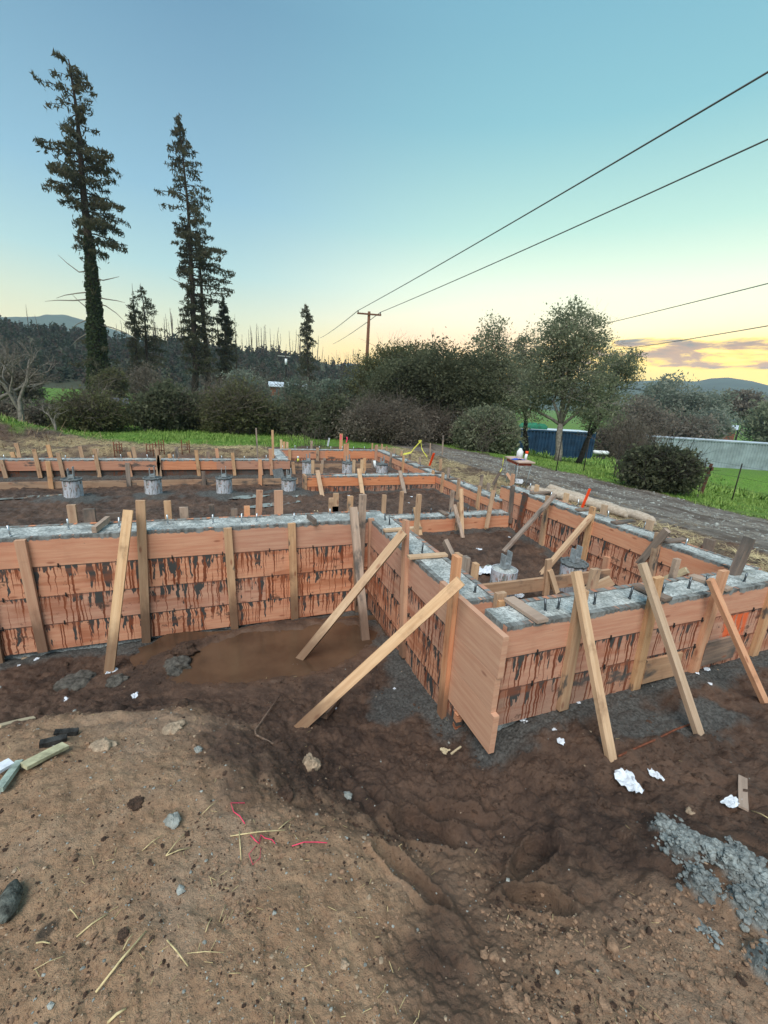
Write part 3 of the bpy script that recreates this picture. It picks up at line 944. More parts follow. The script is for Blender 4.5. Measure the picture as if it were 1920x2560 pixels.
ties(w4, [(4.028, y, z) for z in (-.205, -.42) for y in np.arange(2.3, 5.1, .36)], (-1, 0, 0))
# dark upright on the far corner of walls 3 and 4
MB().beam(PZ(1835, 1436, 0) + Vector((0, 0, -.01)), PZ(1835, 1436, 0) + Vector((.10, .02, .30)), .085, .05, (1, 0, 0)).build('corner_stake', 'stud_wet', w4)

# --- wall 5: low cross wall
w5 = wall_thing('low cross wall between the muddy room and the main floor', (2.8, 5.1, -.5))
concrete_strip(w5, 1.70, 5.069, 4.02, 5.235, BD, -.36)
face_boards(w5, 0, 0, 'x', 5.03, TH, [-.36, -.60], ['plank_top'], [[(1.70, 3.05), (3.05, 4.01)]])
face_boards(w5, 1.70, 4.02, 'x', 5.27, TH, [-.357, -.6], ['plank_far'], None, side=1)
for (tx, ty, w_, mt_) in ((1048, 1236, .06, 'stud_orange'), (1005, 1228, .05, 'stud'), (1149, 1256, .055, 'stud'), (1132, 1227, .05, 'stud_grey'), (1234, 1226, .055, 'stud'), (961, 1237, .055, 'stud')):
    a = PY(tx, ty, 5.01 if tx in (1048, 1149, 1234) else 5.29); stakes_on(w5, [(a, Vector((a.x - (.05 if tx == 1234 else 0), a.y, -.62)), 'y', mt_, w_)])
bolts(w5, [PZ(x, y, -.36) for x, y in ((1030, 1286), (1077, 1283), (1125, 1283), (1168, 1280), (1218, 1277))], -.36)
p, q = PZ(1100, 1276, -.345), PZ(1118, 1287, -.345)
MB().beam(p, q, .02, .07, (0, 0, 1)).build('cross_cleat', 'stud_wet', w5)

# --- wall 6: back right wall
w6 = wall_thing('long back right form wall with many short outer stakes', (4.2, 8.3, -.5))
concrete_strip(w6, 4.119, 5.43, 4.30, 11.35, BD, -.27)
face_boards(w6, 0, 0, 'y', 4.08, TH, [-.27, -.43, -.60], ['plank_top', 'plank_low'], [[(5.4, 8.2), (8.2, 11.15)], [(5.4, 7.0), (7.0, 11.15)]])
face_boards(w6, 5.4, 11.35, 'y', 4.34, TH, [-.267, -.44], ['plank_far'], None, side=1)
for (tx, ty, mt_) in ((1083, 1176, 'stud'), (1108, 1182, 'stud'), (1148, 1196, 'stud'), (1200, 1215, 'stud'), (978, 1130, 'stud_grey'), (1009, 1140, 'stud')):
    a = PX(tx, ty, 4.06); stakes_on(w6, [(a, Vector((4.06, a.y, -.62)), 'x', mt_, .07)])
for (tx, ty, mt_) in ((931, 1108, 'stud'), (943, 1112, 'stud'), (955, 1110, 'stud_orange'), (967, 1115, 'stud'), (986, 1120, 'stud'), (1004, 1128, 'stud'), (1025, 1135, 'stud'), (1050, 1143, 'stud_grey'), (1041, 1155, 'stud'), (1222, 1208, 'stud_grey')):
    a = PX(tx, ty, 4.37); stakes_on(w6, [(a, Vector((4.37, a.y, -.45)), 'x', mt_, .06)])
bolts(w6, [(4.2, y) for y in (5.7, 6.2, 6.7, 7.25, 7.9, 8.6, 9.3, 10.1)], -.27)
for y in (7.1, 7.75, 8.4, 9.1, 9.9):
    MB().beam((4.08, y, -.256), (4.34, y + .02, -.256), .02, .09, (0, 0, 1)).build('cross_cleat', 'stud_wet', w6)

# --- wall 7: farthest wall, wall 10: its short return
w7 = wall_thing('farthest form wall in front of the bushes', (2.6, 11.2, -.5))
concrete_strip(w7, 1.15, 11.189, 4.07, 11.35, BD, -.27, 'concrete')
face_boards(w7, 0, 0, 'x', 11.15, TH, [-.27, -.50, -.66], ['plank_far', 'plank_heavy'], [[(1.44, 2.6), (2.6, 4.07)], [(1.44, 4.07)]])
for (tx, ty, mt_, dz) in ((724, 1123, 'stud', 0), (794, 1119, 'stud', 0), (863, 1110, 'stud_orange', 0), (941, 1113, 'stud_orange', 0), (811, 1145, 'stud_grey', 0)):
    a = PY(tx, ty, 11.13); stakes_on(w7, [(a, Vector((a.x, 11.13, -.66)), 'y', mt_, .075)])
for (tx, ty, mt_) in ((853, 1084, 'stud_orange'), (779, 1102, 'stud_grey'), (703, 1099, 'stud_pale'), (710, 1104, 'stud'), (718, 1105, 'stud_pale')):
    a = PY(tx, ty, 11.41); stakes_on(w7, [(a, Vector((a.x, 11.41, -.45)), 'y', mt_, .085 if tx == 853 else .06)])
bolts(w7, [(x, 11.27) for x in np.arange(1.5, 4.0, .32)], -.27, 'bolt_bright')
w10 = wall_thing('short return wall joining the two far walls by the tall stakes', (1.3, 10.3, -.5))
concrete_strip(w10, 1.18, 9.69, 1.40, 11.14, BD, -.275)
face_boards(w10, 9.73, 11.14, 'y', 1.44, TH, [-.27, -.5], ['plank_far'], None, side=1)
face_boards(w10, 9.73, 11.35, 'y', 1.14, TH, [-.27, -.45], ['plank_far'], None)

# --- wall 8: middle cross wall
w8 = wall_thing('middle cross wall with an empty box form at its left end', (2.7, 7.7, -.5))
concrete_strip(w8, 1.95, 7.619, 4.07, 7.785, BD, -.27)
face_boards(w8, 0, 0, 'x', 7.58, TH, [-.27, -.46, -.60], ['plank_far', 'plank_heavy'], [[(1.44, 4.07)], [(1.44, 2.05), (2.05, 4.07)]])
face_boards(w8, 1.40, 4.07, 'x', 7.825, TH, [-.265, -.5], ['plank_far'], None, side=1)
MB().beam((1.42, 7.56, -.43), (1.42, 7.83, -.43), .34, .038, (0, 0, 1)).build('end_board', 'plank_mud', w8)
for a, b, mt_ in (((793, 1176), (806, 1238), 'stud_pale'), ((897, 1172), (907, 1238), 'stud_pale'), ((1000, 1177), (1012, 1232), 'stud_grey')):
    p = PY(*a, 7.60); q = PY(*b, 7.30); q.z = gz(q.x, q.y, False) - .03
    tag(MB().beam(p, q, .075, .03, (1, 0, 0)).build('brace', mt_), {793: 'pale brace leaning on the left end of the middle cross wall', 897: 'pale brace leaning on the middle of the middle cross wall', 1000: 'greyish brace leaning near the right end of the middle cross wall'}[a[0]], 'brace', 'leaning timber braces')
for (tx, ty, mt_) in ((782, 1151, 'stud_pale'), (804, 1160, 'stud'), (885, 1150, 'stud_pale'), (905, 1149, 'stud_pale'), (912, 1145, 'stud')):
    a = PY(tx, ty, 7.86); stakes_on(w8, [(a, Vector((a.x, 7.86, -.6)), 'y', mt_, .055)])
bolts(w8, [(x, 7.7) for x in (2.2, 2.6, 3.05, 3.5)], -.27)

# --- wall 9: far left wall
w9 = wall_thing('long far left form wall with a black footing under its board', (-2, 9.6, -.5))
concrete_strip(w9, -7.0, 9.509, 1.40, 9.665, BD, -.27)
face_boards(w9, 0, 0, 'x', 9.47, TH, [-.27, -.475], ['plank_far'], [[(-7, -4.2), (-4.2, -1.1), (-1.1, -.1), (-.1, 1.42)]])
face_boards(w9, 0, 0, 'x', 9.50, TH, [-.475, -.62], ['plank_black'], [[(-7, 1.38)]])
face_boards(w9, -7, 1.17, 'x', 9.705, TH, [-.266, -.45], ['plank_far'], None, side=1)
L9 = []
for (tx, ty, mt_, bk) in ((85, 1123, 'stud', 0), (118, 1153, 'stud', 0), (145, 1132, 'stud', 0), (236, 1122, 'stud', 0), (243, 1122, 'stud_pale', 1), (40, 1108, 'stud', 1), (30, 1130, 'stud', 1), (120, 1112, 'stud', 1), (200, 1116, 'stud', 1), (333, 1117, 'stud', 1), (322, 1130, 'stud', 1), (391, 1122, 'stud', 0), (398, 1138, 'stud_pale', 0), (423, 1135, 'stud', 1), (440, 1118, 'stud_grey', 1), (490, 1125, 'stud', 0), (519, 1129, 'stud_wet', 1), (541, 1121, 'stud_orange', 1), (581, 1132, 'stud', 0), (650, 1148, 'stud_orange', 0), (675, 1122, 'stud_orange', 0), (2, 1150, 'stud', 0), (732, 1155, 'stud', 0), (320, 1158, 'stud_orange', 0)):
    yy = 9.73 if bk else 9.445
    a = PY(tx, ty, yy); dx = .03 if mt_ != 'stud_pale' else -.06
    L9.append((a, Vector((a.x + dx, yy, -.42 if bk else -.60)), 'y', mt_, .065))
stakes_on(w9, L9)
bolts(w9, [(x, 9.58) for x in np.arange(-4.6, 1.2, .46)], -.27, 'bolt_bright')


# ================================================================== BRACES AND STAKES
def brace(top, foot, label, mat='stud', w=.083, th=.036, up=(1, 0, 0), wob=.004, group='leaning timber braces', name='brace', cat='brace'):
    top, foot = Vector(top), Vector(foot)
    o = MB().beam(top, foot, w, th, up, wob=wob, nseg=6).build(name, mat)
    tag(o, label, cat, group)
    return o


def footp(x, y, z0, dz=.03):
    p = PZ(x, y, z0)
    for _ in range(6):
        p = PZ(x, y, gz(p.x, p.y))
    p.z -= dz
    return p


brace(PY(321, 1275, 3.84), footp(271, 1682, -.95), 'pale brace leaning on the left form wall with a white scrap at its foot', 'stud_pale', .07)
brace(PX(1010, 1330, 1.34), footp(742, 1650, -.95), 'upper diagonal brace reaching from the puddle to the wall running at the viewer', 'stud_pale', .066, .036, up=(.2, .3, 1))
brace(PX(1152, 1452, 1.32), footp(745, 1815, -.88), 'lower and nearer diagonal brace, foot in the mud beside the bent rebar', 'stud_pale', .068, .038, up=(.2, .3, 1))
brace(PY(883, 1268, 3.82), footp(915, 1603, -.95), 'greyish brace standing in the inner corner of the trench', 'stud_grey', .075)
brace(PY(1440, 1428, 1.80), footp(1533, 1900, -.7), 'leftmost brace on the front right form wall', 'stud_pale', .058, .032)
brace(PY(1605, 1408, 1.80), footp(1755, 1838, -.7), 'middle brace on the front right form wall with a white wad by its foot', 'stud_pale', .055, .032)
brace(PY(1775, 1448, 1.73), footp(1925, 1768, -.7), 'rightmost brace on the front right form wall before the orange paint', 'stud_orange', .050, .030)
brace(PX(1388, 1236, 4.0), footp(1258, 1376, -.62), 'grey brace on the right wall, farthest back in the room', 'stud_grey', .06, .03, up=(0, 1, 0))
brace(PX(1480, 1288, 4.0), footp(1348, 1438, -.65), 'split pale brace on the right wall behind the forked stake', 'stud_pale', .06, .04, up=(0, 1, 0))
brace(PX(1668, 1325, 3.98), footp(1548, 1470, -.68), 'grey weathered brace on the right wall nearest the front corner', 'stud_grey', .07, .035, up=(0, 1, 0))
brace(PY(1153, 1222, 5.0) * 1.0, footp(1156, 1343, -.6), 'small brace leaning on the middle of the low cross wall', 'stud_pale', .05, .03)
brace(PY(1037, 1268, 5.0), footp(1053, 1340, -.6), 'small brace leaning on the left part of the low cross wall', 'stud_pale', .05, .03)
brace(PY(1234, 1226, 4.98), PY(1216, 1320, 4.85), 'thin stake leaning on the right end of the low cross wall', 'stud', .05, .03)
brace(PY(1135, 1262, 5.0), PY(1157, 1345, 4.7), 'second small brace crossing the one on the low cross wall', 'stud_grey', .05, .03)

# forked stakes at the low board in the room
t_ = thing('low_form_board', 'low rough form board crossing the muddy room with a pair of crossed stakes', 'form board', (2.9, 2.97, -.7))
p, q = PZ(1195, 1460, -.37), PZ(1508, 1419, -.37)
p.y = q.y = 2.95
MB().beam(p + Vector((0, 0, -.05)), q + Vector((0, 0, -.05)), .13, .035, nseg=4, wob=.01).build('board', 'plank_mud', t_)
MB().beam(PY(1372, 1398, 2.92), PY(1366, 1475, 2.92) - Vector((0, 0, .05)), .06, .03, (1, 0, 0)).build('stake', 'stud', t_)
MB().beam(PY(1374, 1425, 2.90), PY(1392, 1482, 2.86), .05, .03, (1, 0, 0)).build('stake', 'stud_pale', t_)
brace(PY(1530, 1450, 2.15), PY(1430, 1497, 2.3), 'short pale offcut propped against the back of the front right wall', 'stud_pale', .07, .035, up=(0, 0, 1), name='offcut', cat='offcut', group='timber offcuts')
brace(PY(1718, 1425, 2.12), PY(1648, 1457, 2.3), 'yellowish offcut propped behind the front right wall near the corner', 'scrap_wood', .055, .03, up=(0, 0, 1), name='offcut', cat='offcut', group='timber offcuts')
brace(PX(1112, 1352, 1.75), PX(1132, 1393, 1.78), 'short board end jutting up behind the wall running at the viewer', 'stud_grey', .07, .035, up=(0, 1, 0), name='offcut', cat='offcut', group='timber offcuts')

# batter board behind the piers
t_ = thing('batter_board', 'long low grey board running past the row of round piers', 'form board', (-1.5, 8.3, -.5))
MB().beam((-4.6, 8.3, -.50), (-1.4, 8.3, -.50), .115, .03).build('board', 'plank_mud', t_)
MB().beam((-1.4, 8.3, -.50), (1.40, 8.3, -.50), .115, .03).build('board', 'plank_mud', t_)
for (tx, ty, bx, by, mt_) in ((120, 1153, 131, 1240, 'stud'), (318, 1157, 324, 1235, 'stud_grey'), (508, 1178, 512, 1235, 'stud_wet'), (650, 1150, 651, 1240, 'stud_orange')):
    MB().beam(PY(tx, ty, 8.27), PY(bx, by, 8.27), .065, .03, (1, 0, 0)).build('stake', mt_, t_)
t_ = thing('batter_board', 'short low board behind the two back round piers', 'form board', (2.6, 9.9, -.5))
MB().beam((1.44, 9.9, -.50), (3.9, 9.9, -.50), .14, .03).build('board', 'plank_mud', t_)
for px_ in (806, 886, 932):
    a = PY(px_, 1150, 9.87); MB().beam(a, (a.x, 9.87, -.62), .06, .03, (1, 0, 0)).build('stake', 'stud_grey', t_)

# free stakes standing in the ground
free = [((649, 1225), 5.9, .085, 'stud_orange', 'broad single stake standing alone in front of the round pier by the box form'),
        ((528, 1262), 5.2, .06, 'stud_wet', 'short dark stake end behind the left wall'),
        ((640, 1070), 9.8, .03, 'stud_grey', 'tallest thin grey pole at the end of the far left wall'),
        ((681, 1075), 10.0, .05, 'stud', 'tall thin stake beside the grey pole at the far wall corner'),
        ((1108, 1088), 12.6, .04, 'stud_grey', 'thin grey post holding up the yellow tape'),
        ((1076, 1108), 12.2, .03, 'stud_grey', 'short thin post under the loose yellow tape'),
        ((869, 1108), 10.9, .06, 'stud_orange', 'stake with pink ribbon in front of the farthest wall'),
        ((1102, 1148), 9.6, .06, 'stud', 'stake on the straw beside the back right wall'),
        ((1122, 1170), 8.4, .06, 'stud_grey', 'grey stake on the straw left of the table'),
        ((1205, 1187), 7.4, .05, 'stud_grey', 'thin stake on the straw in front of the table'),
        ((1907, 1400), 2.35, .07, 'stud', 'stake at the right picture edge beyond the rounded wall corner')]
for (px_, py_), D, w_, mt_, lb in free:
    a = PD(px_, py_, D) if D > 3 else PY(px_, py_, D)
    b = Vector((a.x + random.uniform(-.03, .03), a.y, gz(a.x, a.y, False) - .05))
    o = MB().beam(a, b, w_, .03 if w_ > .04 else .025, (1, 0, 0)).build('survey_stake', mt_)
    tag(o, lb, 'stake', 'stakes standing in the ground')

simple('paint_orange', (.85, .075, .015), .5, .1, 20, .1)
simple('paint_pink', (.80, .06, .14), .6, .15, 20, .1)
simple('tape_yellow', (.62, .62, .10), .5, .2, 20, .1)
simple('paper_white', (.62, .66, .72), .7, .15, 25, .3)
simple('plastic_white', (.70, .74, .76), .4, .1, 20, .1)
simple('cloth_blue', (.03, .08, .40), .8, .3, 30, .4)
simple('ink', (.02, .02, .02), .7, .1)
a = PD(1475, 1222, 6.6); a = PX(1475, 1222, 4.45); b = PX(1452, 1268, 4.40); b.z = gz(b.x, b.y, False) - .02
o = MB().beam(a, b, .028, .02, (1, 0, 0)).build('marker_post', 'paint_orange'); tag(o, 'bright orange marker stick standing beside the straw rolls', 'marker post', 'orange marker posts')
a = PD(1085, 1133, 10.2); b = G(1073, 1165); b.z -= .02
o = MB().beam(a, b, .05, .02, (1, 0, 0)).build('marker_post', 'paint_orange'); tag(o, 'orange tipped lath leaning on the straw near the far track', 'marker post', 'orange marker posts')
# orange tip only: the lower half is bare wood
o.data.materials.append(MATS['stud'])

# pink flags on the far stake
for (px_, py_, D, lb) in ((851, 1092, 11.35, 'pink ribbon on the tall stake behind the farthest wall'), (866, 1098, 10.85, 'pink ribbon on the stake in front of the farthest wall')):
    a = PD(px_, py_, D); mb = MB()
    pts = [a + Vector((0, 0, .06)), a + Vector((.015, 0, 0)), a + Vector((-.01, 0, -.08))]
    for k in range(2):
        mb.quad([pts[k] + Vector((-.015, -.02, 0)), pts[k] + Vector((.015, -.02, 0)), pts[k + 1] + Vector((.015, -.025, 0)), pts[k + 1] + Vector((-.015, -.02, 0))])
    tag(mb.build('ribbon', 'paint_pink'), lb, 'ribbon')

# yellow caution tape
mb = MB()
def ribbon(mb, pts, w=.05):
    for k in range(len(pts) - 1):
        a, b = Vector(pts[k]), Vector(pts[k + 1])
        u = Vector((random.uniform(-.3, .3), random.uniform(-.3, .3), 1)).normalized() * w / 2
        if k == 0: pu = u
        mb.quad([a - pu, a + pu, b + u, b - u]); pu = u
tp = [(1012, 1128), (1030, 1132), (1045, 1122), (1052, 1110), (1048, 1104), (1042, 1098), (1054, 1101), (1056, 1115), (1066, 1130), (1070, 1145), (1066, 1158)]
tp = [(1008, 1136), (1028, 1131), (1034, 1122), (1047, 1108), (1054, 1102), (1046, 1103)]
ribbon(mb, [PD(x, y, 11.2) for x, y in tp])
ribbon(mb, [PD(x, y, 11.2) for x, y in ((1052, 1104), (1054, 1120), (1060, 1132), (1068, 1142), (1067, 1155))])
tag(mb.build('caution_tape', 'tape_yellow'), 'loose yellow tape hanging between thin posts behind the back right wall', 'tape')

# ------------------------------------------------------------------ PIERS
def pier_mat():
    mt, t = new_mat('pier_tube')
    tc = t.n('ShaderNodeTexCoord').outputs['Object']
    uv = t.n('ShaderNodeUVMap').outputs[0]
    oi = t.n('ShaderNodeObjectInfo').outputs['Random']
    n = t.noise(t.map(uv, (2.2, 1.6, 1)), 1.6, 6, .7, 1.2)
    n2 = t.noise(t.map(uv, (3.5, 2.6, 1), (5, 2, 0)), 2.0, 5, .7, .6)
    c = t.mix(t.step(n, .52, .58), (.46, .48, .53), (.16, .165, .15))
    c = t.mix(t.m('MULTIPLY', t.step(n2, .56, .62), .8), c, (.42, .20, .16))
    c = t.mix(t.step(t.noise(t.map(uv, (5, 3, 1), (3, 1, 0)), 2, 4, .7), .60, .64), c, (.08, .09, .09))
    t.bsdf(c, .7, n, .3, .004)
    MATS['pier_tube'] = mt


pier_mat()


def make_pier(x, y, zb, zt, r, label, two=False):
    t_ = thing('concrete_pier', label, 'pier', (x, y, zb), 'round concrete piers in cardboard tubes')
    mb = MB(); n = 28
    base = len(mb.v)
    for k in range(n):
        a = 2 * math.pi * k / n; a2 = 2 * math.pi * (k + 1) / n
        for (ra, rb, za, zc) in ((r, r * 1.0, zb - .1, zt),):
            mb.quad([(x + ra * math.cos(a), y + ra * math.sin(a), za), (x + ra * math.cos(a2), y + ra * math.sin(a2), za), (x + rb * math.cos(a2), y + rb * math.sin(a2), zc), (x + rb * math.cos(a), y + rb * math.sin(a), zc)], [(a, 0), (a2, 0), (a2, 1), (a, 1)], True)
            ri = r - .006
            mb.quad([(x + ri * math.cos(a2), y + ri * math.sin(a2), za), (x + ri * math.cos(a), y + ri * math.sin(a), za), (x + ri * math.cos(a), y + ri * math.sin(a), zc), (x + ri * math.cos(a2), y + ri * math.sin(a2), zc)], [(a, 0), (a2, 0), (a2, 1), (a, 1)], True)
            mb.quad([(x + rb * math.cos(a), y + rb * math.sin(a), zc), (x + rb * math.cos(a2), y + rb * math.sin(a2), zc), (x + ri * math.cos(a2), y + ri * math.sin(a2), zc), (x + ri * math.cos(a), y + ri * math.sin(a), zc)])
    mb.build('tube_form', 'pier_tube', t_)
    mb = MB()
    ri = r - .007; ring = [(x + ri * math.cos(2 * math.pi * k / n), y + ri * math.sin(2 * math.pi * k / n), zt - .006) for k in range(n)]
    for k in range(n): mb.quad([ring[k], ring[(k + 1) % n], (x, y, zt + .006)])
    if not two:   # slumped concrete lip over the rim
        mb.tube([(x + (r + .002) * math.cos(2 * math.pi * k / n), y + (r + .002) * math.sin(2 * math.pi * k / n), zt - .004 + .006 * math.sin(k * 2.3)) for k in range(n + 1)], .014, 6, False)
    mb.build('concrete_top', 'concrete_dark' if not two else 'concrete', t_)
    mb = MB(); hh = .17
    s_ = .034
    for sgn in (-1, 1):
        mb.box(x + sgn * s_ - .004, y - .038, zt + .008, x + sgn * s_ + .004, y + .038, zt + hh + sgn * .015)
    mb.box(x - s_ + .0045, y - .037, zt + .012, x + s_ - .0045, y + .037, zt + .06)
    mb.build('post_bracket', 'steel', t_)
    return t_


for (cx, by, ty, lb) in ((183, 1243, 1201, 'leftmost of the four round piers in a row, concrete spilt round its foot'), (384, 1238, 1198, 'second round pier from the left in the row of four'), (561, 1234, 1197, 'third round pier from the left in the row of four'), (722, 1228, 1200, 'fourth round pier, beside the box form of the middle wall')):
    p = PZ(cx, by, -.55); p.y = 7.52; 
    zt = PY(cx, ty, 7.40).z
    make_pier(PY(cx, 1225, 7.52).x, 7.52, -.55, zt, .126, lb)
for (cx, ty, y_, lb) in ((770, 1155, 9.35, 'back round pier behind the box form of the middle wall'), (869, 1158, 9.35, 'back round pier in the middle of the back yard')):
    make_pier(PY(cx, 1170, y_).x, y_, -.55, PY(cx, ty, y_ - .1).z, .126, lb)
t_ = make_pier(PY(955, 1170, 9.4).x, 9.4, -.55, PY(955, 1162, 9.3).z, .138, 'tilted torn back round pier nearest the back right wall')
p1 = PZ(1262, 1422, -.36); make_pier(p1.x, p1.y, -.68, -.36, .130, 'near round pier in the room with a clean grey top', True)
p2 = PZ(1436, 1406, -.36); make_pier(p2.x, p2.y, -.68, -.36, .130, 'near round pier in the room beside the right wall with a dark top')
# lettering on the near tube
def text(body, size, loc, rot, mat, parent, name='lettering', ext=.0008):
    cu = bpy.data.curves.new(name, 'FONT'); cu.body = body; cu.size = size; cu.extrude = ext; cu.align_x = 'CENTER'; cu.align_y = 'CENTER'
    tmp = bpy.data.objects.new('tmp', cu); COL.objects.link(tmp)
    dg = bpy.context.evaluated_depsgraph_get()
    me = bpy.data.meshes.new_from_object(tmp.evaluated_get(dg))
    bpy.data.objects.remove(tmp)
    o = bpy.data.objects.new(name, me); COL.objects.link(o); me.materials.clear(); me.materials.append(MATS[mat])
    o.location = loc; o.rotation_euler = rot
    if parent: attach(o, parent)
    return o


dv = Vector((-p1.x, -p1.y, 0)).normalized()
text('W', .05, (p1.x + dv.x * .134 - .012, p1.y + dv.y * .134, -.45), (math.pi / 2, 0, math.atan2(dv.y, dv.x) + math.pi / 2), 'ink', [o for o in COL.objects if o.get('label', '').startswith('near round pier in the room with')][0])

# ------------------------------------------------------------------ TABLE, SIGN, ROLLS
def table():
    c = PD(1300, 1150, 7.6); ztop = .14
    c = PZ(1300, 1152, ztop)
    gzv = gz(c.x, c.y, False)
    t_ = thing('folding_table', 'small pale folding table standing on the straw beside the track', 'table', (c.x, c.y, gzv))
    A = [PZ(1262, 1143, ztop), PZ(1292, 1143, ztop), PZ(1338, 1159, ztop), PZ(1296, 1158, ztop)]
    mb = MB(); th = Vector((0, 0, .022))
    mb.quad([p + th for p in A][::-1]); mb.quad([p for p in A])
    for k in range(4): mb.quad([A[k], A[(k + 1) % 4], A[(k + 1) % 4] + th, A[k] + th])
    mb.build('table_top', 'table_top', t_)
    mb = MB()
    ce = sum(A, Vector()) / 4
    B = [ce + (p - ce) * .8 - Vector((0, 0, .004)) for p in A]
    for k in range(4): mb.beam(B[k] - Vector((0, 0, .03)), B[(k + 1) % 4] - Vector((0, 0, .03)), .05, .012)
    mb.build('apron', 'table_red', t_)
    for k in range(4):
        f = ce + (A[k] - ce) * .62; f.z = gz(f.x, f.y, False) - .02
        m1 = MB(); m1.tube([B[k] - Vector((0, 0, .02)), f], .010, 6); m1.build('leg', 'steel', t_)
    return A, ztop, ce


simple('table_top', (.50, .36, .30), .6, .2, 9, .1)
simple('table_red', (.35, .07, .04), .6, .2, 9, .1)
A, zt_, ce = table()
ll = PZ(1298, 1147, zt_)
# water jug
mb = MB(); mb.tube([ll + Vector((0, 0, .023)), ll + Vector((0, 0, .15)), ll + Vector((0, 0, .20)), ll + Vector((0, 0, .215))], [.065, .065, .028, .024], 12)
tag(mb.build('jug', 'plastic_white'), 'white plastic jug standing on the folding table', 'jug')
ll = PZ(1313, 1152, zt_)
t_ = thing('spray_can', 'white can with an orange cap on the folding table', 'can', ll)
mb = MB(); mb.tube([ll + Vector((0, 0, .023)), ll + Vector((.01, 0, .14))], .026, 10); mb.build('body', 'plastic_white', t_)
mb = MB(); mb.tube([ll + Vector((.01, 0, .14)), ll + Vector((.013, 0, .19))], .030, 10); mb.build('cap', 'paint_orange', t_)
ll = PZ(1295, 1152, zt_)
X, Y = np.meshgrid(np.linspace(-.13, .13, 20), np.linspace(-.07, .07, 12), indexing='ij')
Z = .025 + .03 * np.clip(fbm(X * 18, Y * 18, 3, 3) + .3, 0, 1) * (1 - (X / .13) ** 2)
i = np.arange(19)[:, None] * 12; j = np.arange(11)[None, :]
o = arr_mesh('rag', np.stack([X.ravel(), Y.ravel(), Z.ravel()], 1), np.stack([i + j, i + j + 12, i + j + 13, i + j + 1], -1).reshape(-1, 4), 'cloth_blue', smooth=True, loc=ll)
tag(o, 'crumpled blue rag lying on the folding table', 'rag')
mb = MB(); ribbon(mb, [PD(x, y, 7.4) for x, y in ((1259, 1146), (1257, 1158), (1255, 1172), (1248, 1184), (1245, 1194))], .05)
tag(mb.build('caution_tape', 'tape_yellow'), 'yellow tape hanging from the left corner of the folding table', 'tape')
mb = MB(); a = PD(1250, 1180, 7.2); b = PD(1232, 1212, 7.2); mb.beam(a, b, .045, .03)
tag(mb.build('survey_stake', 'stud_wet'), 'dark slanting stake tied to the yellow tape below the table', 'stake', 'stakes standing in the ground')

# C1 card
a = PX(1298, 1203, 4.42)
t_ = thing('sign_card', 'white card reading C1 on a stake at the far end of the right wall', 'sign', a)
nrm = Vector((-a.x, -a.y, 0)).normalized(); rz = math.atan2(nrm.y, nrm.x) + math.pi / 2
sx = Vector((math.cos(rz), math.sin(rz), 0))
mb = MB(); c0 = a; wv, hv = sx * .062, Vector((0, 0, .035))
pts = [c0 - wv - hv, c0 + wv * .75 - hv, c0 + wv * 1.05, c0 + wv * .8 + hv, c0 - wv + hv]
off = nrm * .003
mb.quad([p + off for p in pts]); mb.quad([p - off for p in pts][::-1])
for k in range(5): mb.quad([pts[k] - off, pts[(k + 1) % 5] - off, pts[(k + 1) % 5] + off, pts[k] + off])
mb.build('card', 'paper_white', t_)
text('C1', .052, c0 - sx * .03 + nrm * .0045, (math.pi / 2, 0, rz), 'ink', t_)
a = PX(1284, 1208, 4.44); b = PX(1268, 1184, 4.5)
tag(MB().beam(b, a, .04, .03, (0, 1, 0)).build('offcut', 'stud_orange'), 'reddish stick leaning by the C1 card', 'offcut', 'timber offcuts')

# straw wattles
mt, t = new_mat('burlap')
uv = t.n('ShaderNodeUVMap').outputs[0]; tc = t.n('ShaderNodeNewGeometry').outputs['Position']
n = t.noise(tc, 30, 5, .7); n3 = t.noise(tc, 5, 4, .6)
c = t.mix(t.step(n, .3, .7), (.33, .27, .21), (.49, .42, .35)); c = t.mix(t.m('MULTIPLY', t.step(n3, .5, .7), .4), c, (.30, .23, .17))
t.bsdf(c, .9, n, .8, .01); MATS['burlap'] = mt


def wattle(p, q, label, r=.064):
    p, q = Vector(p), Vector(q); n = 70; pts = []; rad = []
    sd = (q - p).cross(Vector((0, 0, 1))).normalized()
    for k in range(n):
        f = k / (n - 1); c = p.lerp(q, f)
        c = c + sd * (.025 * math.sin(f * 6 + p.x * 3))
        g = gz(c.x, c.y, False)
        rr = r * (1 + .05 * math.sin(f * 23 + 1) + random.uniform(-.03, .03))
        if f > .965: rr *= 1 - ((f - .965) / .035) * .72
        if f < .02: rr *= .8
        pts.append((c.x, c.y, g + rr * 1.05)); rad.append(rr)
    o = MB().tube(pts, rad, 16).build('straw_roll', 'burlap')
    tag(o, label, 'straw roll', 'burlap straw rolls beside the track')


wattle(PZ(1322, 1222, -.02), PZ(1572, 1275, -.02), 'nearer burlap straw roll lying against the right form wall')
wattle(PZ(1372, 1214, -.05), PZ(1648, 1281, -.05), 'farther and longer burlap straw roll beside the gravel track', .068)

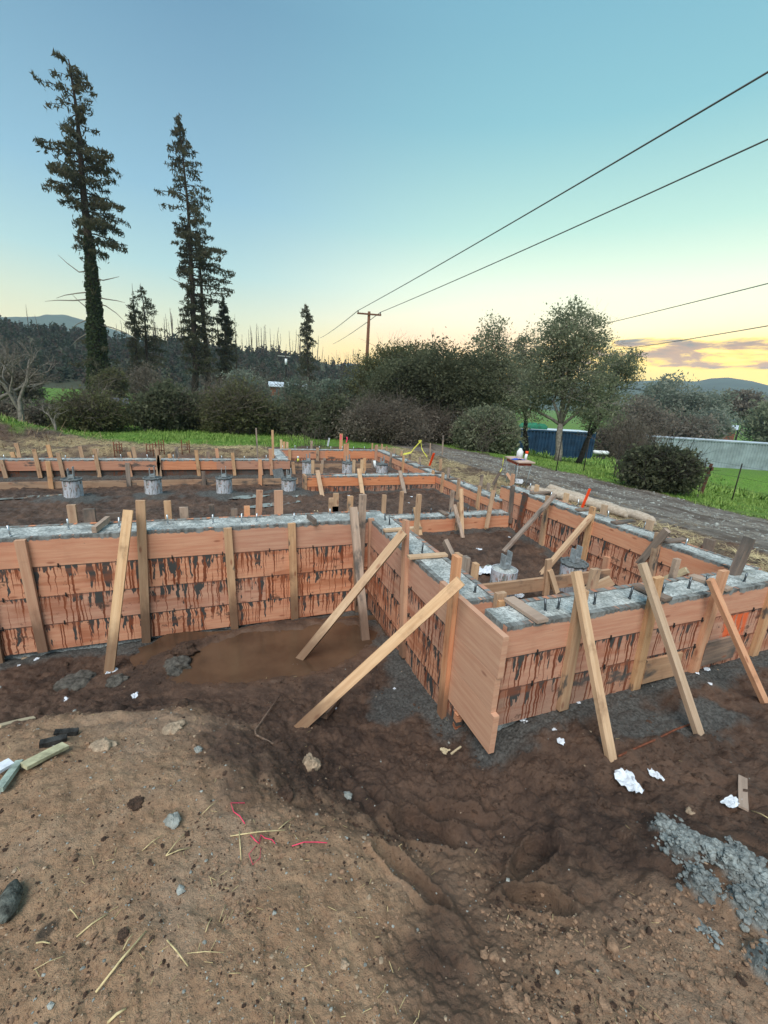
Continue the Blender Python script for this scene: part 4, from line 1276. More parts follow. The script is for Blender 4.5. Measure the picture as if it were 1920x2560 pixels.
# shovel blade-like dark board leaning on far left wall
a = PY(693, 1172, 9.40); b = PY(700, 1202, 9.30)
tag(MB().beam(a, b, .22, .012, (1, 0, 0)).build('shovel_blade', 'concrete_dark'), 'dark muddy shovel blade resting against the end of the far left wall', 'shovel')
a = PY(745, 1146, 9.6)
t_ = thing('level_vial', 'small yellow and white float hanging over the low board at the back', 'float', a)
MB().tube([a, a + Vector((0, 0, -.07))], .022, 8).build('body', 'tape_yellow', t_)
MB().tube([a + Vector((0, 0, .0)), a + Vector((0, 0, .05))], .022, 8).build('cap', 'plastic_white', t_)
MB().tube([a + Vector((0, 0, -.07)), (a.x, a.y, -.5)], .005, 5).build('stem', 'dark_metal', t_)
a = PY(936, 1152, 9.8); b = PY(939, 1172, 9.8)
tag(MB().tube([a, b], .035, 10).build('pipe', 'plastic_white'), 'short white plastic pipe standing behind the middle cross wall', 'pipe')
a = PY(823, 1095, 13.0); b = PY(818, 1122, 13.0)
tag(MB().beam(a, b, .05, .03, (1, 0, 0)).build('survey_stake', 'paper_white'), 'white painted stake behind the farthest wall', 'stake', 'stakes standing in the ground')

# rebar cages sticking up behind the far left wall
for gi, (xs, lb) in enumerate((((283, 290, 297, 303), 'left cluster of rusty rebar rising behind the far left wall'), ((365, 374, 381, 388, 396, 402, 408), 'middle and tallest cluster of rusty rebar behind the far left wall'), ((453, 467, 472), 'right cluster of rusty rebar behind the far left wall'))):
    t_ = thing('rebar_cage', lb, 'rebar', PD(xs[0], 1150, 10.8), 'rebar clusters behind the far left wall')
    for k, x in enumerate(xs):
        top = PD(x, (1104 if gi == 0 else 1100 if k > 2 or gi == 2 else 1108) + (k % 2) * 4, 10.6 + .2 * (k % 2))
        MB().tube([top, (top.x, top.y, -.5)], .010, 5).build('bar', 'rust', t_)
    a = PD(xs[0], 1112, 10.7); b = PD(xs[-1], 1112, 10.7)
    MB().tube([a, b], .008, 5).build('hoop', 'rust', t_)
    MB().tube([a - Vector((0, 0, .12)), b - Vector((0, 0, .12))], .008, 5).build('hoop', 'rust', t_)

# ------------------------------------------------------------------ SMALL NEAR THINGS
def on_ground(px_, py_, dz=0):
    p = G(px_, py_)
    for _ in range(3):
        p = PZ(px_, py_, gz(p.x, p.y))
    return p + Vector((0, 0, dz))


# bent rebar on the mud
pts = [on_ground(700, 1752, .045), on_ground(668, 1793, .03), on_ground(638, 1832, .015), on_ground(640, 1842, .012), on_ground(660, 1852, .012), on_ground(684, 1862, .005)]
simple('rebar_dull', (.22, .15, .11), .7, .4, 60, .5, .2)
tag(MB().tube(pts, .006, 8).build('rebar', 'rebar_dull'), 'bent piece of rebar lying on the mud left of the nearer diagonal brace', 'rebar')
pts = [on_ground(x, y, .006) for x, y in ((1545, 1893), (1590, 1872), (1640, 1850), (1690, 1825), (1728, 1812))]
tag(MB().tube(pts, .006, 8).build('rebar', 'rust'), 'straight rusty rod pressed into the mud between two brace feet', 'rebar')

# paper and plastic scraps
def scrap(px_, py_, s, lb, mat='paper_white', asp=1.0, sd=0, group='white scraps littering the mud'):
    s = s * .62
    p = on_ground(px_, py_)
    n = 14
    u = np.linspace(-1, 1, n)
    X, Y = np.meshgrid(u, u, indexing='ij')
    k = random.uniform(0, 50)
    ed = 1 + .55 * fbm(np.arctan2(Y, X) * 1.3 + k, X * 0 + k, 5, 3)
    mx = np.maximum(np.abs(X), np.abs(Y)) + 1e-6; rr = np.hypot(X, Y) + 1e-6
    X2 = X * mx / rr * ed * s * asp; Y2 = Y * mx / rr * ed * s
    fold = .55 * s * np.abs(fbm(X * 1.6 + k, Y * 1.6, 8, 3)) * 1.6 + .15 * s * np.abs(np.sin(X * 3 + k))
    a = random.uniform(0, 6.3)
    XX = X2 * math.cos(a) - Y2 * math.sin(a); YY = X2 * math.sin(a) + Y2 * math.cos(a)
    i = np.arange(n - 1)[:, None] * n; j = np.arange(n - 1)[None, :]
    F = np.stack([i + j, i + j + n, i + j + n + 1, i + j + 1], -1).reshape(-1, 4)
    o = arr_mesh('paper_scrap', np.stack([XX.ravel(), YY.ravel(), fold.ravel() + .004], 1), F, mat, loc=p)
    tag(o, lb, 'litter', group)


for args in ((280, 1680, .045, 'crumpled white scrap at the foot of the left wall brace', 'paper_white', 1.5), (165, 1752, .035, 'white scrap in the mud left of the twisted one', 'paper_white', 1.2), (337, 1742, .05, 'twisted white scrap on the dirt rim below the left wall', 'paper_white', .7),
             (740, 1667, .035, 'crumpled white scrap by the foot of the upper diagonal brace', 'paper_white', 1.2), (694, 1614, .022, 'small crumpled white ball in the brown puddle', 'paper_white', 1), (986, 1723, .02, 'tiny white curl on the mud under the nearer diagonal brace'), (838, 1772, .018, 'tiny white scrap by the fallen stub of wood'),
             (1305, 1800, .045, 'white wad in the mud just right of the bare corner boards', 'paper_white', 1.3), (1385, 1828, .028, 'upper small white wad between the corner boards and the first brace'), (1401, 1857, .042, 'lower white wad left of the first brace foot', 'paper_white', 1.1), (1446, 1758, .025, 'small upright white scrap against the front right wall', 'paper_white', .7),
             (1572, 1958, .085, 'large torn white sheet below the first brace', 'paper_white', 1.5), (1638, 1942, .055, 'crumpled white paper right of the large torn sheet', 'paper_white', .8), (1735, 1813, .028, 'white wad at the foot of the middle brace'), (1767, 1676, .04, 'white scrap by the plywood patch under the front right wall', 'paper_white', .8),
             (1743, 1685, .022, 'tiny white bits left of the scrap at the plywood patch'), (1775, 1711, .022, 'small white lump between the middle and right braces'), (1888, 1732, .03, 'white slip near the foot of the right brace', 'paper_white', 1.6), (1112, 1880, .045, 'pale folded scrap on the mud left of the corner boards', 'scrap_wood', .9),
             (1828, 2010, .042, 'pointed white slip beside the muddy wood strip', 'paper_white', 2.2), (1198, 1375, .05, 'crumpled white paper on the floor of the room', 'paper_white', 1.2), (1273, 1344, .025, 'tiny white curl on the far floor of the room'), (870, 1240, .03, 'small white chip in front of the middle cross wall', 'paper_white', 1.8), (1029, 1243, .04, 'white and dark scrap before the right end of the middle cross wall'), (1022, 1258, .03, 'lower white chip before the right end of the middle cross wall'), (790, 1280, .05, 'pale chip of wood behind the near left wall', 'scrap_wood', 1.5),
             (283, 1206, .05, 'white scrap on top of the long low board'), (1184, 1193, .05, 'white lump lying on the straw left of the table', 'paper_white', 1.1), (92, 1650, .03, 'pale lump in the grey mud by the left wall'), (1000, 1395, .02, 'tiny white chip on the room floor'), (48, 1665, .02, 'tiny white bit in the mud at the left edge')):
    scrap(*args)
scrap(1218, 1432, .17, 'torn wet white paper left of the near round pier', 'paper_white', 1.6)
scrap(1282, 1486, .15, 'torn wet white paper under the low board in the room', 'paper_white', 1.4)

# pieces of wood on the ground
def lath(pa, pb, w, th, lb, mat='scrap_wood', dz=.012, name='wood_scrap', cat='wood scrap', group='wood scraps on the ground', up=None):
    a, b = on_ground(*pa, dz), on_ground(*pb, dz)
    d = (b - a).normalized(); sd = d.cross(Vector((0, 0, 1)))
    o = MB().beam(a, b, w, th, sd, nseg=4, wob=.003).build(name, mat)
    tag(o, lb, cat, group)


lath((1855, 1948), (1857, 2026), .038, .012, 'grey muddy strip of wood lying at the right beside the pointed paper', 'stud_grey')
simple('peeled_paint', (.36, .34, .22), .8, .5, 14, .5)
simple('green_grey', (.26, .32, .28), .8, .4, 22, .5, stretch=(1, 1, 1))
simple('burnt_wood', (.035, .035, .034), .9, .7, 25, .9, bd=.01)
lath((62, 1930), (166, 1876), .05, .016, 'peeling yellowish strip of wood at the left edge of the dirt', 'peeled_paint', .03)
lath((0, 1990), (52, 1918), .03, .02, 'thin grey stick crossing the peeling strips at the left edge', 'green_grey', .03)
lath((-10, 1942), (32, 1918), .05, .014, 'white painted wood piece at the very left edge', 'paper_white', .03)
lath((100, 1866), (168, 1850), .035, .03, 'upper charred stick above the peeling strip', 'burnt_wood', .01)
lath((136, 1838), (196, 1834), .03, .03, 'small charred stick at the top of the dirt slope', 'burnt_wood', .01)
lath((0, 1818), (86, 1798), .03, .02, 'pale buried stick at the left edge near the wall trench', 'scrap_wood', .005)
lath((810, 1795), (842, 1755), .045, .04, 'fallen stub of wood under the nearer diagonal brace', 'stud', .02)
lath((1128, 1886), (1152, 1868), .012, .008, 'small pale splinter left of the corner boards', 'scrap_wood', .004)
a = PZ(235, 1325, .03); b = PZ(270, 1297, .04)
tag(MB().beam(a, b, .05, .035, (0, 0, 1)).build('offcut', 'stud_grey'), 'grey concrete-splashed offcut lying across the left wall top', 'offcut', 'timber offcuts')
a = PZ(265, 1290, .03); b = PZ(302, 1288, .03)
tag(MB().beam(a, b, .05, .03, (0, 0, 1)).build('offcut', 'stud_wet'), 'dark muddy offcut on the back edge of the left wall top', 'offcut', 'timber offcuts')
a = PZ(770, 1290, .02); b = PZ(788, 1305, .02)
tag(MB().beam(a, b, .05, .03, (0, 0, 1)).build('offcut', 'stud_wet'), 'dark batten lying across the left wall top near the corner', 'offcut', 'timber offcuts')

# charred log at the left edge
p, q = on_ground(40, 2215, .02), on_ground(12, 2320, .02)
pts = [p.lerp(q, k / 9) for k in range(10)]
mb = MB(); mb.tube([v + Vector((random.uniform(-.004, .004), 0, random.uniform(-.003, .006))) for v in pts], [.006, .016, .024, .030, .026, .034, .028, .03, .018, .006], 7)
simple('charred_grey', (.085, .092, .082), .9, .8, 30, .9, bd=.01)
tag(mb.build('charred_log', 'charred_grey'), 'charred chunk of wood half buried at the lower left edge', 'log')

# pink string
def string(pts, lb, r=.0018, mat='paint_pink'):
    P = [on_ground(x, y, .006 + .004 * (k % 2)) for k, (x, y) in enumerate(pts)]
    tag(MB().tube(P, r, 5).build('string', mat), lb, 'string', 'pink strings on the dirt')


string([(612, 2010), (577, 2012), (584, 2032), (600, 2045), (612, 2062)], 'upper pink string curled on the dry dirt')
string([(626, 2090), (637, 2105), (648, 2112), (652, 2092), (662, 2098), (680, 2104), (688, 2112)], 'tangled pink string under the crossed straws', .002)
string([(730, 2118), (760, 2110), (795, 2108), (818, 2112)], 'pink string right of the crossed straws')
string([(640, 2118), (622, 2140), (632, 2165), (650, 2150), (652, 2122)], 'faint pink loop below the crossed straws', .001)

# single straws and sticks in the foreground
def straw1(pa, pb, r, lb):
    a, b = on_ground(*pa, .008), on_ground(*pb, .008); c = (a + b) / 2 + Vector((0, 0, .006))
    tag(MB().tube([a, c, b], [r, r * 1.1, r * .7], 6).build('straw', 'straw'), lb, 'straw', 'single straws on the dirt')


simple('straw', (.52, .42, .23), .8, .3, 40, .3)
for pa, pb, r, lb in (((576, 2094), (712, 2079), .0024, 'thick straw crossing over another below the pink string'), ((598, 2082), (603, 2155), .0022, 'straw pointing down from the crossed pair'), ((697, 2076), (736, 2048), .0017, 'short straw at the right end of the crossed pair'),
                      ((355, 2132), (406, 2092), .0016, 'short straw left of the bent straw'), ((415, 2144), (476, 2123), .0018, 'lower arm of the bent straw'), ((415, 2144), (462, 2088), .0018, 'upper arm of the bent straw'),
                      ((240, 2486), (366, 2332), .0030, 'longest straw near the lower left of the dirt'), ((308, 2380), (332, 2340), .0018, 'short straw touching the longest straw'), ((192, 2347), (268, 2290), .0024, 'straw left of the longest one'), ((418, 2355), (470, 2420), .0020, 'straw slanting right of the longest one'),
                      ((270, 2562), (316, 2526), .0034, 'thick straw at the bottom edge of the picture'), ((92, 2362), (126, 2363), .0022, 'short straw at the left of the dirt'), ((505, 2040), (545, 2005), .0014, 'thin straw above the pink string'), ((176, 2277), (196, 2302), .0016, 'curved rootlet at the left of the dirt'), ((514, 2335), (530, 2298), .0016, 'thin straw in the lower middle'), ((1878, 2030), (1925, 2052), .0024, 'straw at the right edge beneath the wood strip'), ((85, 2430), (160, 2395), .0010, 'hair-thin rootlet at the lower left'), ((468, 2388), (560, 2386), .0010, 'hair-thin pale root in the lower middle'), ((565, 2265), (548, 2310), .0010, 'thin root above the lower middle')):
    straw1(pa, pb, r, lb)


def bits():
    X, Y = polar_pts(420, .6, 3.0, -32, 70); m = masks(X, Y); k = (m['dry'] > .4) | (RNG.uniform(0, 1, len(X)) < .12); X, Y = X[k], Y[k]; n = len(X)
    Z = height(X, Y) + .004; a = RNG.uniform(0, 6.28, n); L = RNG.uniform(.004, .018, n); W = RNG.uniform(.0005, .0010, n)
    d = np.stack([np.cos(a) * L, np.sin(a) * L, RNG.uniform(-.1, .25, n) * L], 1); s_ = np.stack([-np.sin(a) * W, np.cos(a) * W, 0 * a], 1); b = np.stack([X, Y, Z], 1)
    u_ = np.stack([0 * a, 0 * a, W], 1)
    V = np.concatenate([np.stack([b - d - s_, b - d + s_, b + d + s_, b + d - s_], 1), np.stack([b - d - u_, b - d + u_, b + d + u_, b + d - u_], 1)])
    o = arr_mesh('straw_bits', V.reshape(-1, 3), np.arange(V.shape[0] * 4).reshape(-1, 4), 'straw')
    tag(o, 'tiny bits of straw and rootlets littering the dry dirt', 'straw', kind='stuff')


# rocks one can tell apart
def rock(px_, py_, s, lb, mat='stone', flat=.6, name='rock'):
    p = on_ground(px_, py_)
    nu, nv = 40, 24
    U, Vv = np.meshgrid(np.linspace(0, 2 * np.pi, nu, endpoint=False), np.linspace(-np.pi / 2, np.pi / 2, nv), indexing='ij')
    x, y, z = np.cos(U) * np.cos(Vv), np.sin(U) * np.cos(Vv), np.sin(Vv)
    k = random.uniform(0, 99)
    r = 1 + .7 * fbm(x * 1.4 + k, y * 1.4 + z, 12, 3) + .5 * np.abs(fbm(x * 3 + k, y * 3 + z * 2.3, 14, 4))
    s = s * .8
    P = np.stack([x * r * s * 1.15, y * r * s, z * r * s * flat + s * flat * .1], -1).reshape(-1, 3)
    a = random.uniform(0, 6); c_, s_ = math.cos(a), math.sin(a)
    P = np.stack([P[:, 0] * c_ - P[:, 1] * s_, P[:, 0] * s_ + P[:, 1] * c_, P[:, 2]], 1)
    i = np.arange(nu)[:, None] * nv; i2 = ((np.arange(nu) + 1) % nu)[:, None] * nv; j = np.arange(nv - 1)[None, :]
    F = np.stack([i + j, i2 + j, i2 + j + 1, i + j + 1], -1).reshape(-1, 4)
    o = arr_mesh(name, P, F, mat, loc=p, smooth=True)
    tag(o, lb, 'rock' if mat != 'concrete_lump' else 'concrete lump', 'rocks and lumps on the dirt')


simple('stone', (.36, .27, .19), .85, .35, 30, .8, bd=.008)
simple('stone_grey', (.28, .29, .27), .85, .35, 30, .8, bd=.008)
simple('concrete_lump', (.125, .115, .10), .95, .5, 30, 1.0, bd=.02)
simple('clod', (.10, .06, .042), .95, .5, 40, 1.0, bd=.02)
for a_ in ((260, 1868, .05, 'broken pale rock on the left of the dirt slope', 'stone'), (435, 1820, .05, 'flat tan rock near the top of the dirt rim', 'stone', .35), (430, 2052, .028, 'grey rock in the middle of the dry dirt', 'stone_grey'), (495, 1875, .02, 'small round grey stone on the dirt', 'stone_grey'), (775, 1915, .05, 'long pale stone stuck upright at the edge of the wet mud', 'stone', 1.0),
           (868, 1990, .026, 'pale stone at the edge of the dark hollow', 'stone_grey'), (62, 1645, .025, 'pale round stone in the grey mud by the left wall', 'stone'), (455, 1765, .04, 'rounded clod on the dirt rim', 'clod'), (340, 2010, .03, 'flat clod near the middle left', 'clod', .5), (715, 1985, .04, 'dark clod at the rim of the hollow', 'clod'),
           (1725, 2030, .022, 'small brown stone above the grey rubble', 'stone'), (1862, 2320, .014, 'small white stone at the lower right', 'stone_grey'), (1145, 1708, .02, 'dark lump on the mud beside the wall base', 'clod'), (1510, 2010, .03, 'clod below the torn sheet', 'clod'), (860, 2410, .016, 'small stone near the bottom middle', 'stone')):
    rock(*a_)
for a_ in ((465, 1628, .085, 'dark rounded lump of spilt concrete at the puddle edge', 'clod', .7), (445, 1665, .10, 'grey lump of spilt concrete below the dark one', 'concrete_lump', .55), (190, 1712, .12, 'wide flat hump of grey spilt concrete at the left', 'concrete_lump', .5), (290, 1702, .07, 'small grey hump of spilt concrete by the brace foot', 'concrete_lump', .5)):
    rock(*a_, name='concrete_lump')

# heap of grey concrete rubble at the right
def rubble():
    V = []; F = []; n = 0
    rr = random.Random(5)
    verts = [(0, 0, 1), (.9, 0, .4), (.3, .85, .4), (-.7, .5, .4), (-.7, -.5, .4), (.3, -.85, .4), (.7, .5, -.4), (-.3, .85, -.4), (-.9, 0, -.4), (-.3, -.85, -.4), (.7, -.5, -.4), (0, 0, -1)]
    faces = [(0, 1, 2), (0, 2, 3), (0, 3, 4), (0, 4, 5), (0, 5, 1), (1, 6, 2), (2, 7, 3), (3, 8, 4), (4, 9, 5), (5, 10, 1), (6, 7, 2), (7, 8, 3), (8, 9, 4), (9, 10, 5), (10, 6, 1), (11, 7, 6), (11, 8, 7), (11, 9, 8), (11, 10, 9), (11, 6, 10)]
    def add(p, s):
        nonlocal n
        sx, sy, sz = s * rr.uniform(.7, 1.4), s * rr.uniform(.7, 1.3), s * rr.uniform(.5, .9); a = rr.uniform(0, 6.3)
        for v in verts:
            k = rr.uniform(.75, 1.2); x, y = v[0] * sx * k, v[1] * sy * k
            V.append((p.x + x * math.cos(a) - y * math.sin(a), p.y + x * math.sin(a) + y * math.cos(a), p.z + v[2] * sz * k + sz * .1))
        for f in faces: F.append(tuple(q + n for q in f))
        n += 12
    segs = [((1660, 2045), (1790, 2150), 30, 800, .016), ((1680, 2060), (1720, 2170), 36, 520, .013), ((1800, 2140), (1925, 2260), 38, 900, .016), ((1700, 2090), (1850, 2200), 30, 500, .014), ((1720, 2200), (1780, 2270), 26, 180, .013), ((1840, 2240), (1925, 2320), 34, 500, .018), ((1750, 2120), (1850, 2190), 30, 200, .010), ((1900, 2400), (1925, 2500), 20, 120, .013), ((1740, 2330), (1790, 2380), 14, 50, .01)]
    for a, b, wd, cnt, s in segs:
        P = []
        for _ in range(cnt):
            f = rr.random(); q = PZ(a[0] + (b[0] - a[0]) * f + rr.gauss(0, wd * .5), a[1] + (b[1] - a[1]) * f + rr.gauss(0, wd * .5), -.56)
            P.append((q.x, q.y))
        P = np.array(P); Z = height(P[:, 0], P[:, 1])
        for k in range(cnt):
            add(Vector((P[k, 0], P[k, 1], Z[k] + rr.uniform(0, .012))), s * rr.choice((.18, .25, .35, .5, .7, 1.0)))
    o = arr_mesh('concrete_rubble', V, F, 'concrete_rubble')
    tag(o, 'heap of crumbled blue-grey concrete spill at the right of the foreground', 'rubble', kind='stuff')


rubble()


# ------------------------------------------------------------------ SCATTERED STUFF
ICO_V = np.array([(0, 0, 1), (.9, 0, .4), (.3, .85, .4), (-.7, .5, .4), (-.7, -.5, .4), (.3, -.85, .4), (.7, .5, -.4), (-.3, .85, -.4), (-.9, 0, -.4), (-.3, -.85, -.4), (.7, -.5, -.4), (0, 0, -1)], float)
ICO_F = np.array([(0, 1, 2), (0, 2, 3), (0, 3, 4), (0, 4, 5), (0, 5, 1), (1, 6, 2), (2, 7, 3), (3, 8, 4), (4, 9, 5), (5, 10, 1), (6, 7, 2), (7, 8, 3), (8, 9, 4), (9, 10, 5), (10, 6, 1), (11, 7, 6), (11, 8, 7), (11, 9, 8), (11, 10, 9), (11, 6, 10)])


def scatter_stones(name, X, Y, S, mat, label, flat=.7, smooth=False, cat='gravel'):
    n = len(X); Z = height(X, Y)
    a = RNG.uniform(0, 6.3, n); k = RNG.uniform(.65, 1.3, (n, 12, 1))
    V = ICO_V[None] * k * np.stack([RNG.uniform(.7, 1.3, n), RNG.uniform(.7, 1.3, n), RNG.uniform(.6, 1, n) * flat], 1)[:, None, :] * S[:, None, None]
    c, s = np.cos(a)[:, None], np.sin(a)[:, None]
    P = np.stack([V[..., 0] * c - V[..., 1] * s + X[:, None], V[..., 0] * s + V[..., 1] * c + Y[:, None], V[..., 2] + Z[:, None] + S[:, None] * .15], -1)
    F = ICO_F[None] + (np.arange(n) * 12)[:, None, None]
    o = arr_mesh(name, P.reshape(-1, 3), F.reshape(-1, 3), mat, smooth=smooth)
    tag(o, label, cat, kind='stuff')
    return o


def polar_pts(n, r0, r1, a0, a1, pw=1.0):
    r = r0 * (r1 / r0) ** (RNG.uniform(0, 1, n) ** pw); a = np.radians(RNG.uniform(a0, a1, n))
    return r * np.sin(a), r * np.cos(a)


def clods():
    X, Y = polar_pts(30000, .55, 6.5, -32, 76)
    m = masks(X, Y)
    dens = sst(fbm(X * 3, Y * 3, 77, 3), -.12, .22) * (1 - m['puddle']) * (1 - .93 * m['dry']) * (1 - .7 * m['slurry'])
    k = (RNG.uniform(0, 1, len(X)) < dens) & ~((Y > 3.9) & (Y < 4.3)) & ~((X > 1.38) & (X < 1.7) & (Y > 2)) & ~((X > 1.5) & (Y > 1.72) & (Y < 2.05))
    X, Y = X[k], Y[k]; r = np.hypot(X, Y)
    S = .0035 * np.exp(RNG.normal(0, .55, len(X))) * (.7 + r * .22)
    scatter_stones('soil_clods', X, Y, np.minimum(S, .035), 'clod', 'dark crumbs and clods of soil strewn over the mud', .75, cat='soil')
    X, Y = polar_pts(9000, .55, 5, -32, 76)
    m = masks(X, Y); k = (RNG.uniform(0, 1, len(X)) < m['dry'] * .55 + .05 * (1 - m['puddle'])) & (Y < 3.8) & ~((X > 1.38) & (Y > 1.72))
    X, Y = X[k], Y[k]
    S = .0024 * np.exp(RNG.normal(0, .5, len(X))) * (.7 + .25 * np.hypot(X, Y)); h = len(X) // 2
    scatter_stones('pebbles', X[:h], Y[:h], S[:h], 'stone', 'small tan pebbles strewn over the dry dirt', .7, cat='pebbles')
    scatter_stones('pebbles', X[h:], Y[h:], S[h:], 'stone_grey', 'small grey-green pebbles strewn over the dry dirt', .7, cat='pebbles')
    X, Y = polar_pts(26000, .6, 3.2, -32, 76)
    m = masks(X, Y); k = (m['dry'] > .45) & (RNG.uniform(0, 1, len(X)) < .25 + .9 * sst(fbm(X * 4, Y * 4, 79, 3), -.15, .25)); X, Y = X[k], Y[k]
    h = len(X) // 4
    scatter_stones('soil_crumbs', X[:h], Y[:h], .0024 * np.exp(RNG.normal(0, .5, h)), 'clod', 'fine dark crumbs of soil among the light ones', .7, cat='soil')
    X, Y = X[h:], Y[h:]
    X2, Y2 = PZs((1180, 1920), (2080, 2560), 1500)
    k2 = masks(X2, Y2)['dry'] > .3; X2, Y2 = X2[k2], Y2[k2]; nb_ = len(X2)
    X, Y = np.concatenate([X, X2]), np.concatenate([Y, Y2])
    scatter_stones('soil_crumbs', X, Y, np.where(np.arange(len(X)) < len(X) - nb_, .0026, .0045) * np.exp(RNG.normal(0, .6, len(X))), 'dry_clod', 'light brown crumbs of dry soil in the foreground', .7, cat='soil')


def PZs(xr, yr, n):
    px_ = RNG.uniform(*xr, n); py_ = RNG.uniform(*yr, n); X = np.zeros(n); Y = np.zeros(n)
    for k in range(n):
        p = PZ(px_[k], py_[k], -.52); X[k], Y[k] = p.x, p.y
    return X, Y


simple('dry_clod', (.27, .17, .11), .95, .4, 40, .8, bd=.01)
clods()
bits()

# road gravel
X = RNG.uniform(5.9, 9.2, 9000); Y = RNG.uniform(1.5, 12, 9000)
m = masks(X, Y); k = m['road'] > .5; X, Y = X[k], Y[k]
o = scatter_stones('road_gravel', X, Y, .009 * np.exp(RNG.normal(0, .5, len(X))), 'stone_grey', 'loose grey stones on the gravel track', .7)


# straw mulch
def blades(name, X, Y, L, W, lean, mat, label, cat, zoff=0., hfun=None):
    n = len(X); Z = height(X, Y, False) + zoff
    a = RNG.uniform(0, 6.283, n)
    el = RNG.uniform(*lean, n)
    d = np.stack([np.cos(a) * np.cos(el), np.sin(a) * np.cos(el), np.sin(el)], 1)
    s = np.stack([-np.sin(a), np.cos(a), 0 * a], 1)
    base = np.stack([X, Y, Z], 1)
    L = L[:, None]; W = W[:, None] / 2
    P = np.stack([base - s * W, base + s * W, base + d * L + s * W * .3 - np.array([0, 0, 1]) * L * .08, base + d * L - s * W * .3 - np.array([0, 0, 1]) * L * .08], 1)
    F = np.arange(n * 4).reshape(n, 4)
    o = arr_mesh(name, P.reshape(-1, 3), F, mat)
    return tag(o, label, cat, kind='stuff')


def straw_area(n, xr, yr, key, label, L=(.08, .25), near=False):
    X = RNG.uniform(*xr, n); Y = RNG.uniform(*yr, n); m = masks(X, Y)
    k = RNG.uniform(0, 1, n) < m[key] * sst(fbm(X * 2.5, Y * 2.5, 66, 3), -.3, .12); X, Y = X[k], Y[k]
    nn = len(X)
    blades('straw_mulch', X, Y, RNG.uniform(*L, nn), RNG.uniform(.004, .009, nn), (-.05, .35), 'straw', label, 'straw', .012)


straw_area(15000, (4.3, 6.6), (1.9, 12.5), 'straw', 'loose straw mulch between the right wall and the gravel track')
straw_area(13000, (-8.5, 1.2), (10.2, 13.6), 'straw', 'pale straw mulch behind the far left wall', (.12, .35))
simple('straw_dark', (.24, .17, .10), .9, .3, 40, .3)
X = RNG.uniform(4.3, 6.8, 8000); Y = RNG.uniform(1.7, 12.5, 8000)
blades('straw_mulch', X, Y, RNG.uniform(.05, .2, 8000), RNG.uniform(.004, .01, 8000), (-.05, .25), 'straw_dark', 'wet dark straw under the pale straw by the track', 'straw', .006)
# dry roots on the dirt mound
X = RNG.normal(-6.0, 1.6, 700); Y = RNG.normal(13.0, .7, 700)
blades('mound_roots', X, Y, RNG.uniform(.1, .4, 700), RNG.uniform(.01, .02, 700), (-.1, 1.0), 'straw_dark', 'dry roots sticking out of the far left dirt mound', 'roots', .0)

# grass
mt, t = new_mat('grass')
pos = t.n('ShaderNodeNewGeometry').outputs['Position']
a = t.noise(pos, 1.3, 4, .6); b = t.noise(pos, 25, 3, .6)
c = t.mix(t.step(a, .35, .65), (.085, .18, .025), (.16, .255, .06)); c = t.mix(t.m('MULTIPLY', t.step(b, .4, .65), .6), c, (.28, .36, .09))
t.bsdf(c, .6, None, spec=.2); MATS['grass'] = mt


def grass_area(n, xr, yr, L, W, label):
    X = RNG.uniform(*xr, n); Y = RNG.uniform(*yr, n); m = masks(X, Y)
    k = RNG.uniform(0, 1, n) < m['grass']; X, Y = X[k], Y[k]
    cl = np.clip(.8 + 1.2 * fbm(X * 1.5, Y * 1.5, 88, 3), .4, 1.6)
    blades('grass', X, Y, RNG.uniform(*L, len(X)) * cl, RNG.uniform(*W, len(X)), (.7, 1.5), 'grass', label, 'grass', -.01)


grass_area(45000, (-14, 3), (12.5, 22), (.05, .13), (.015, .03), 'bright green grass of the far left field')
grass_area(60000, (6.5, 17), (2.5, 16), (.04, .11), (.010, .024), 'bright green grass on the verge beyond the gravel track')
grass_area(14000, (14, 44), (8, 36), (.15, .35), (.05, .12), 'green grass of the sloping meadow by the containers')


# ================================================================== VEGETATION
def leaf_mat(name, c0, c1, c2=None, rough=.75, tr=0):
    mt, t = new_mat(name)
    tc = t.n('ShaderNodeNewGeometry').outputs['Position']
    a = t.noise(tc, .9, 4, .6); b = t.noise(tc, 9, 2, .6)
    c = t.mix(t.step(a, .35, .65), c0, c1)
    c = t.mix(t.m('MULTIPLY', t.step(b, .45, .65), .6), c, c2 or tuple(x * 1.7 for x in c1))
    b1 = t.n('ShaderNodeBsdfPrincipled', ins={'Base Color': c, 'Roughness': rough, 'Specular IOR Level': .15})
    b2 = t.n('ShaderNodeBsdfTranslucent', ins={'Color': t.mix(.5, c, tuple(min(1, x * 2.2) for x in (c2 or c1)))})
    ms = t.n('ShaderNodeMixShader', ins={0: .34, 1: b1.outputs[0], 2: b2.outputs[0]})
    o = t.n('ShaderNodeOutputMaterial'); t.t.links.new(ms.outputs[0], o.inputs[0])
    MATS[name] = mt


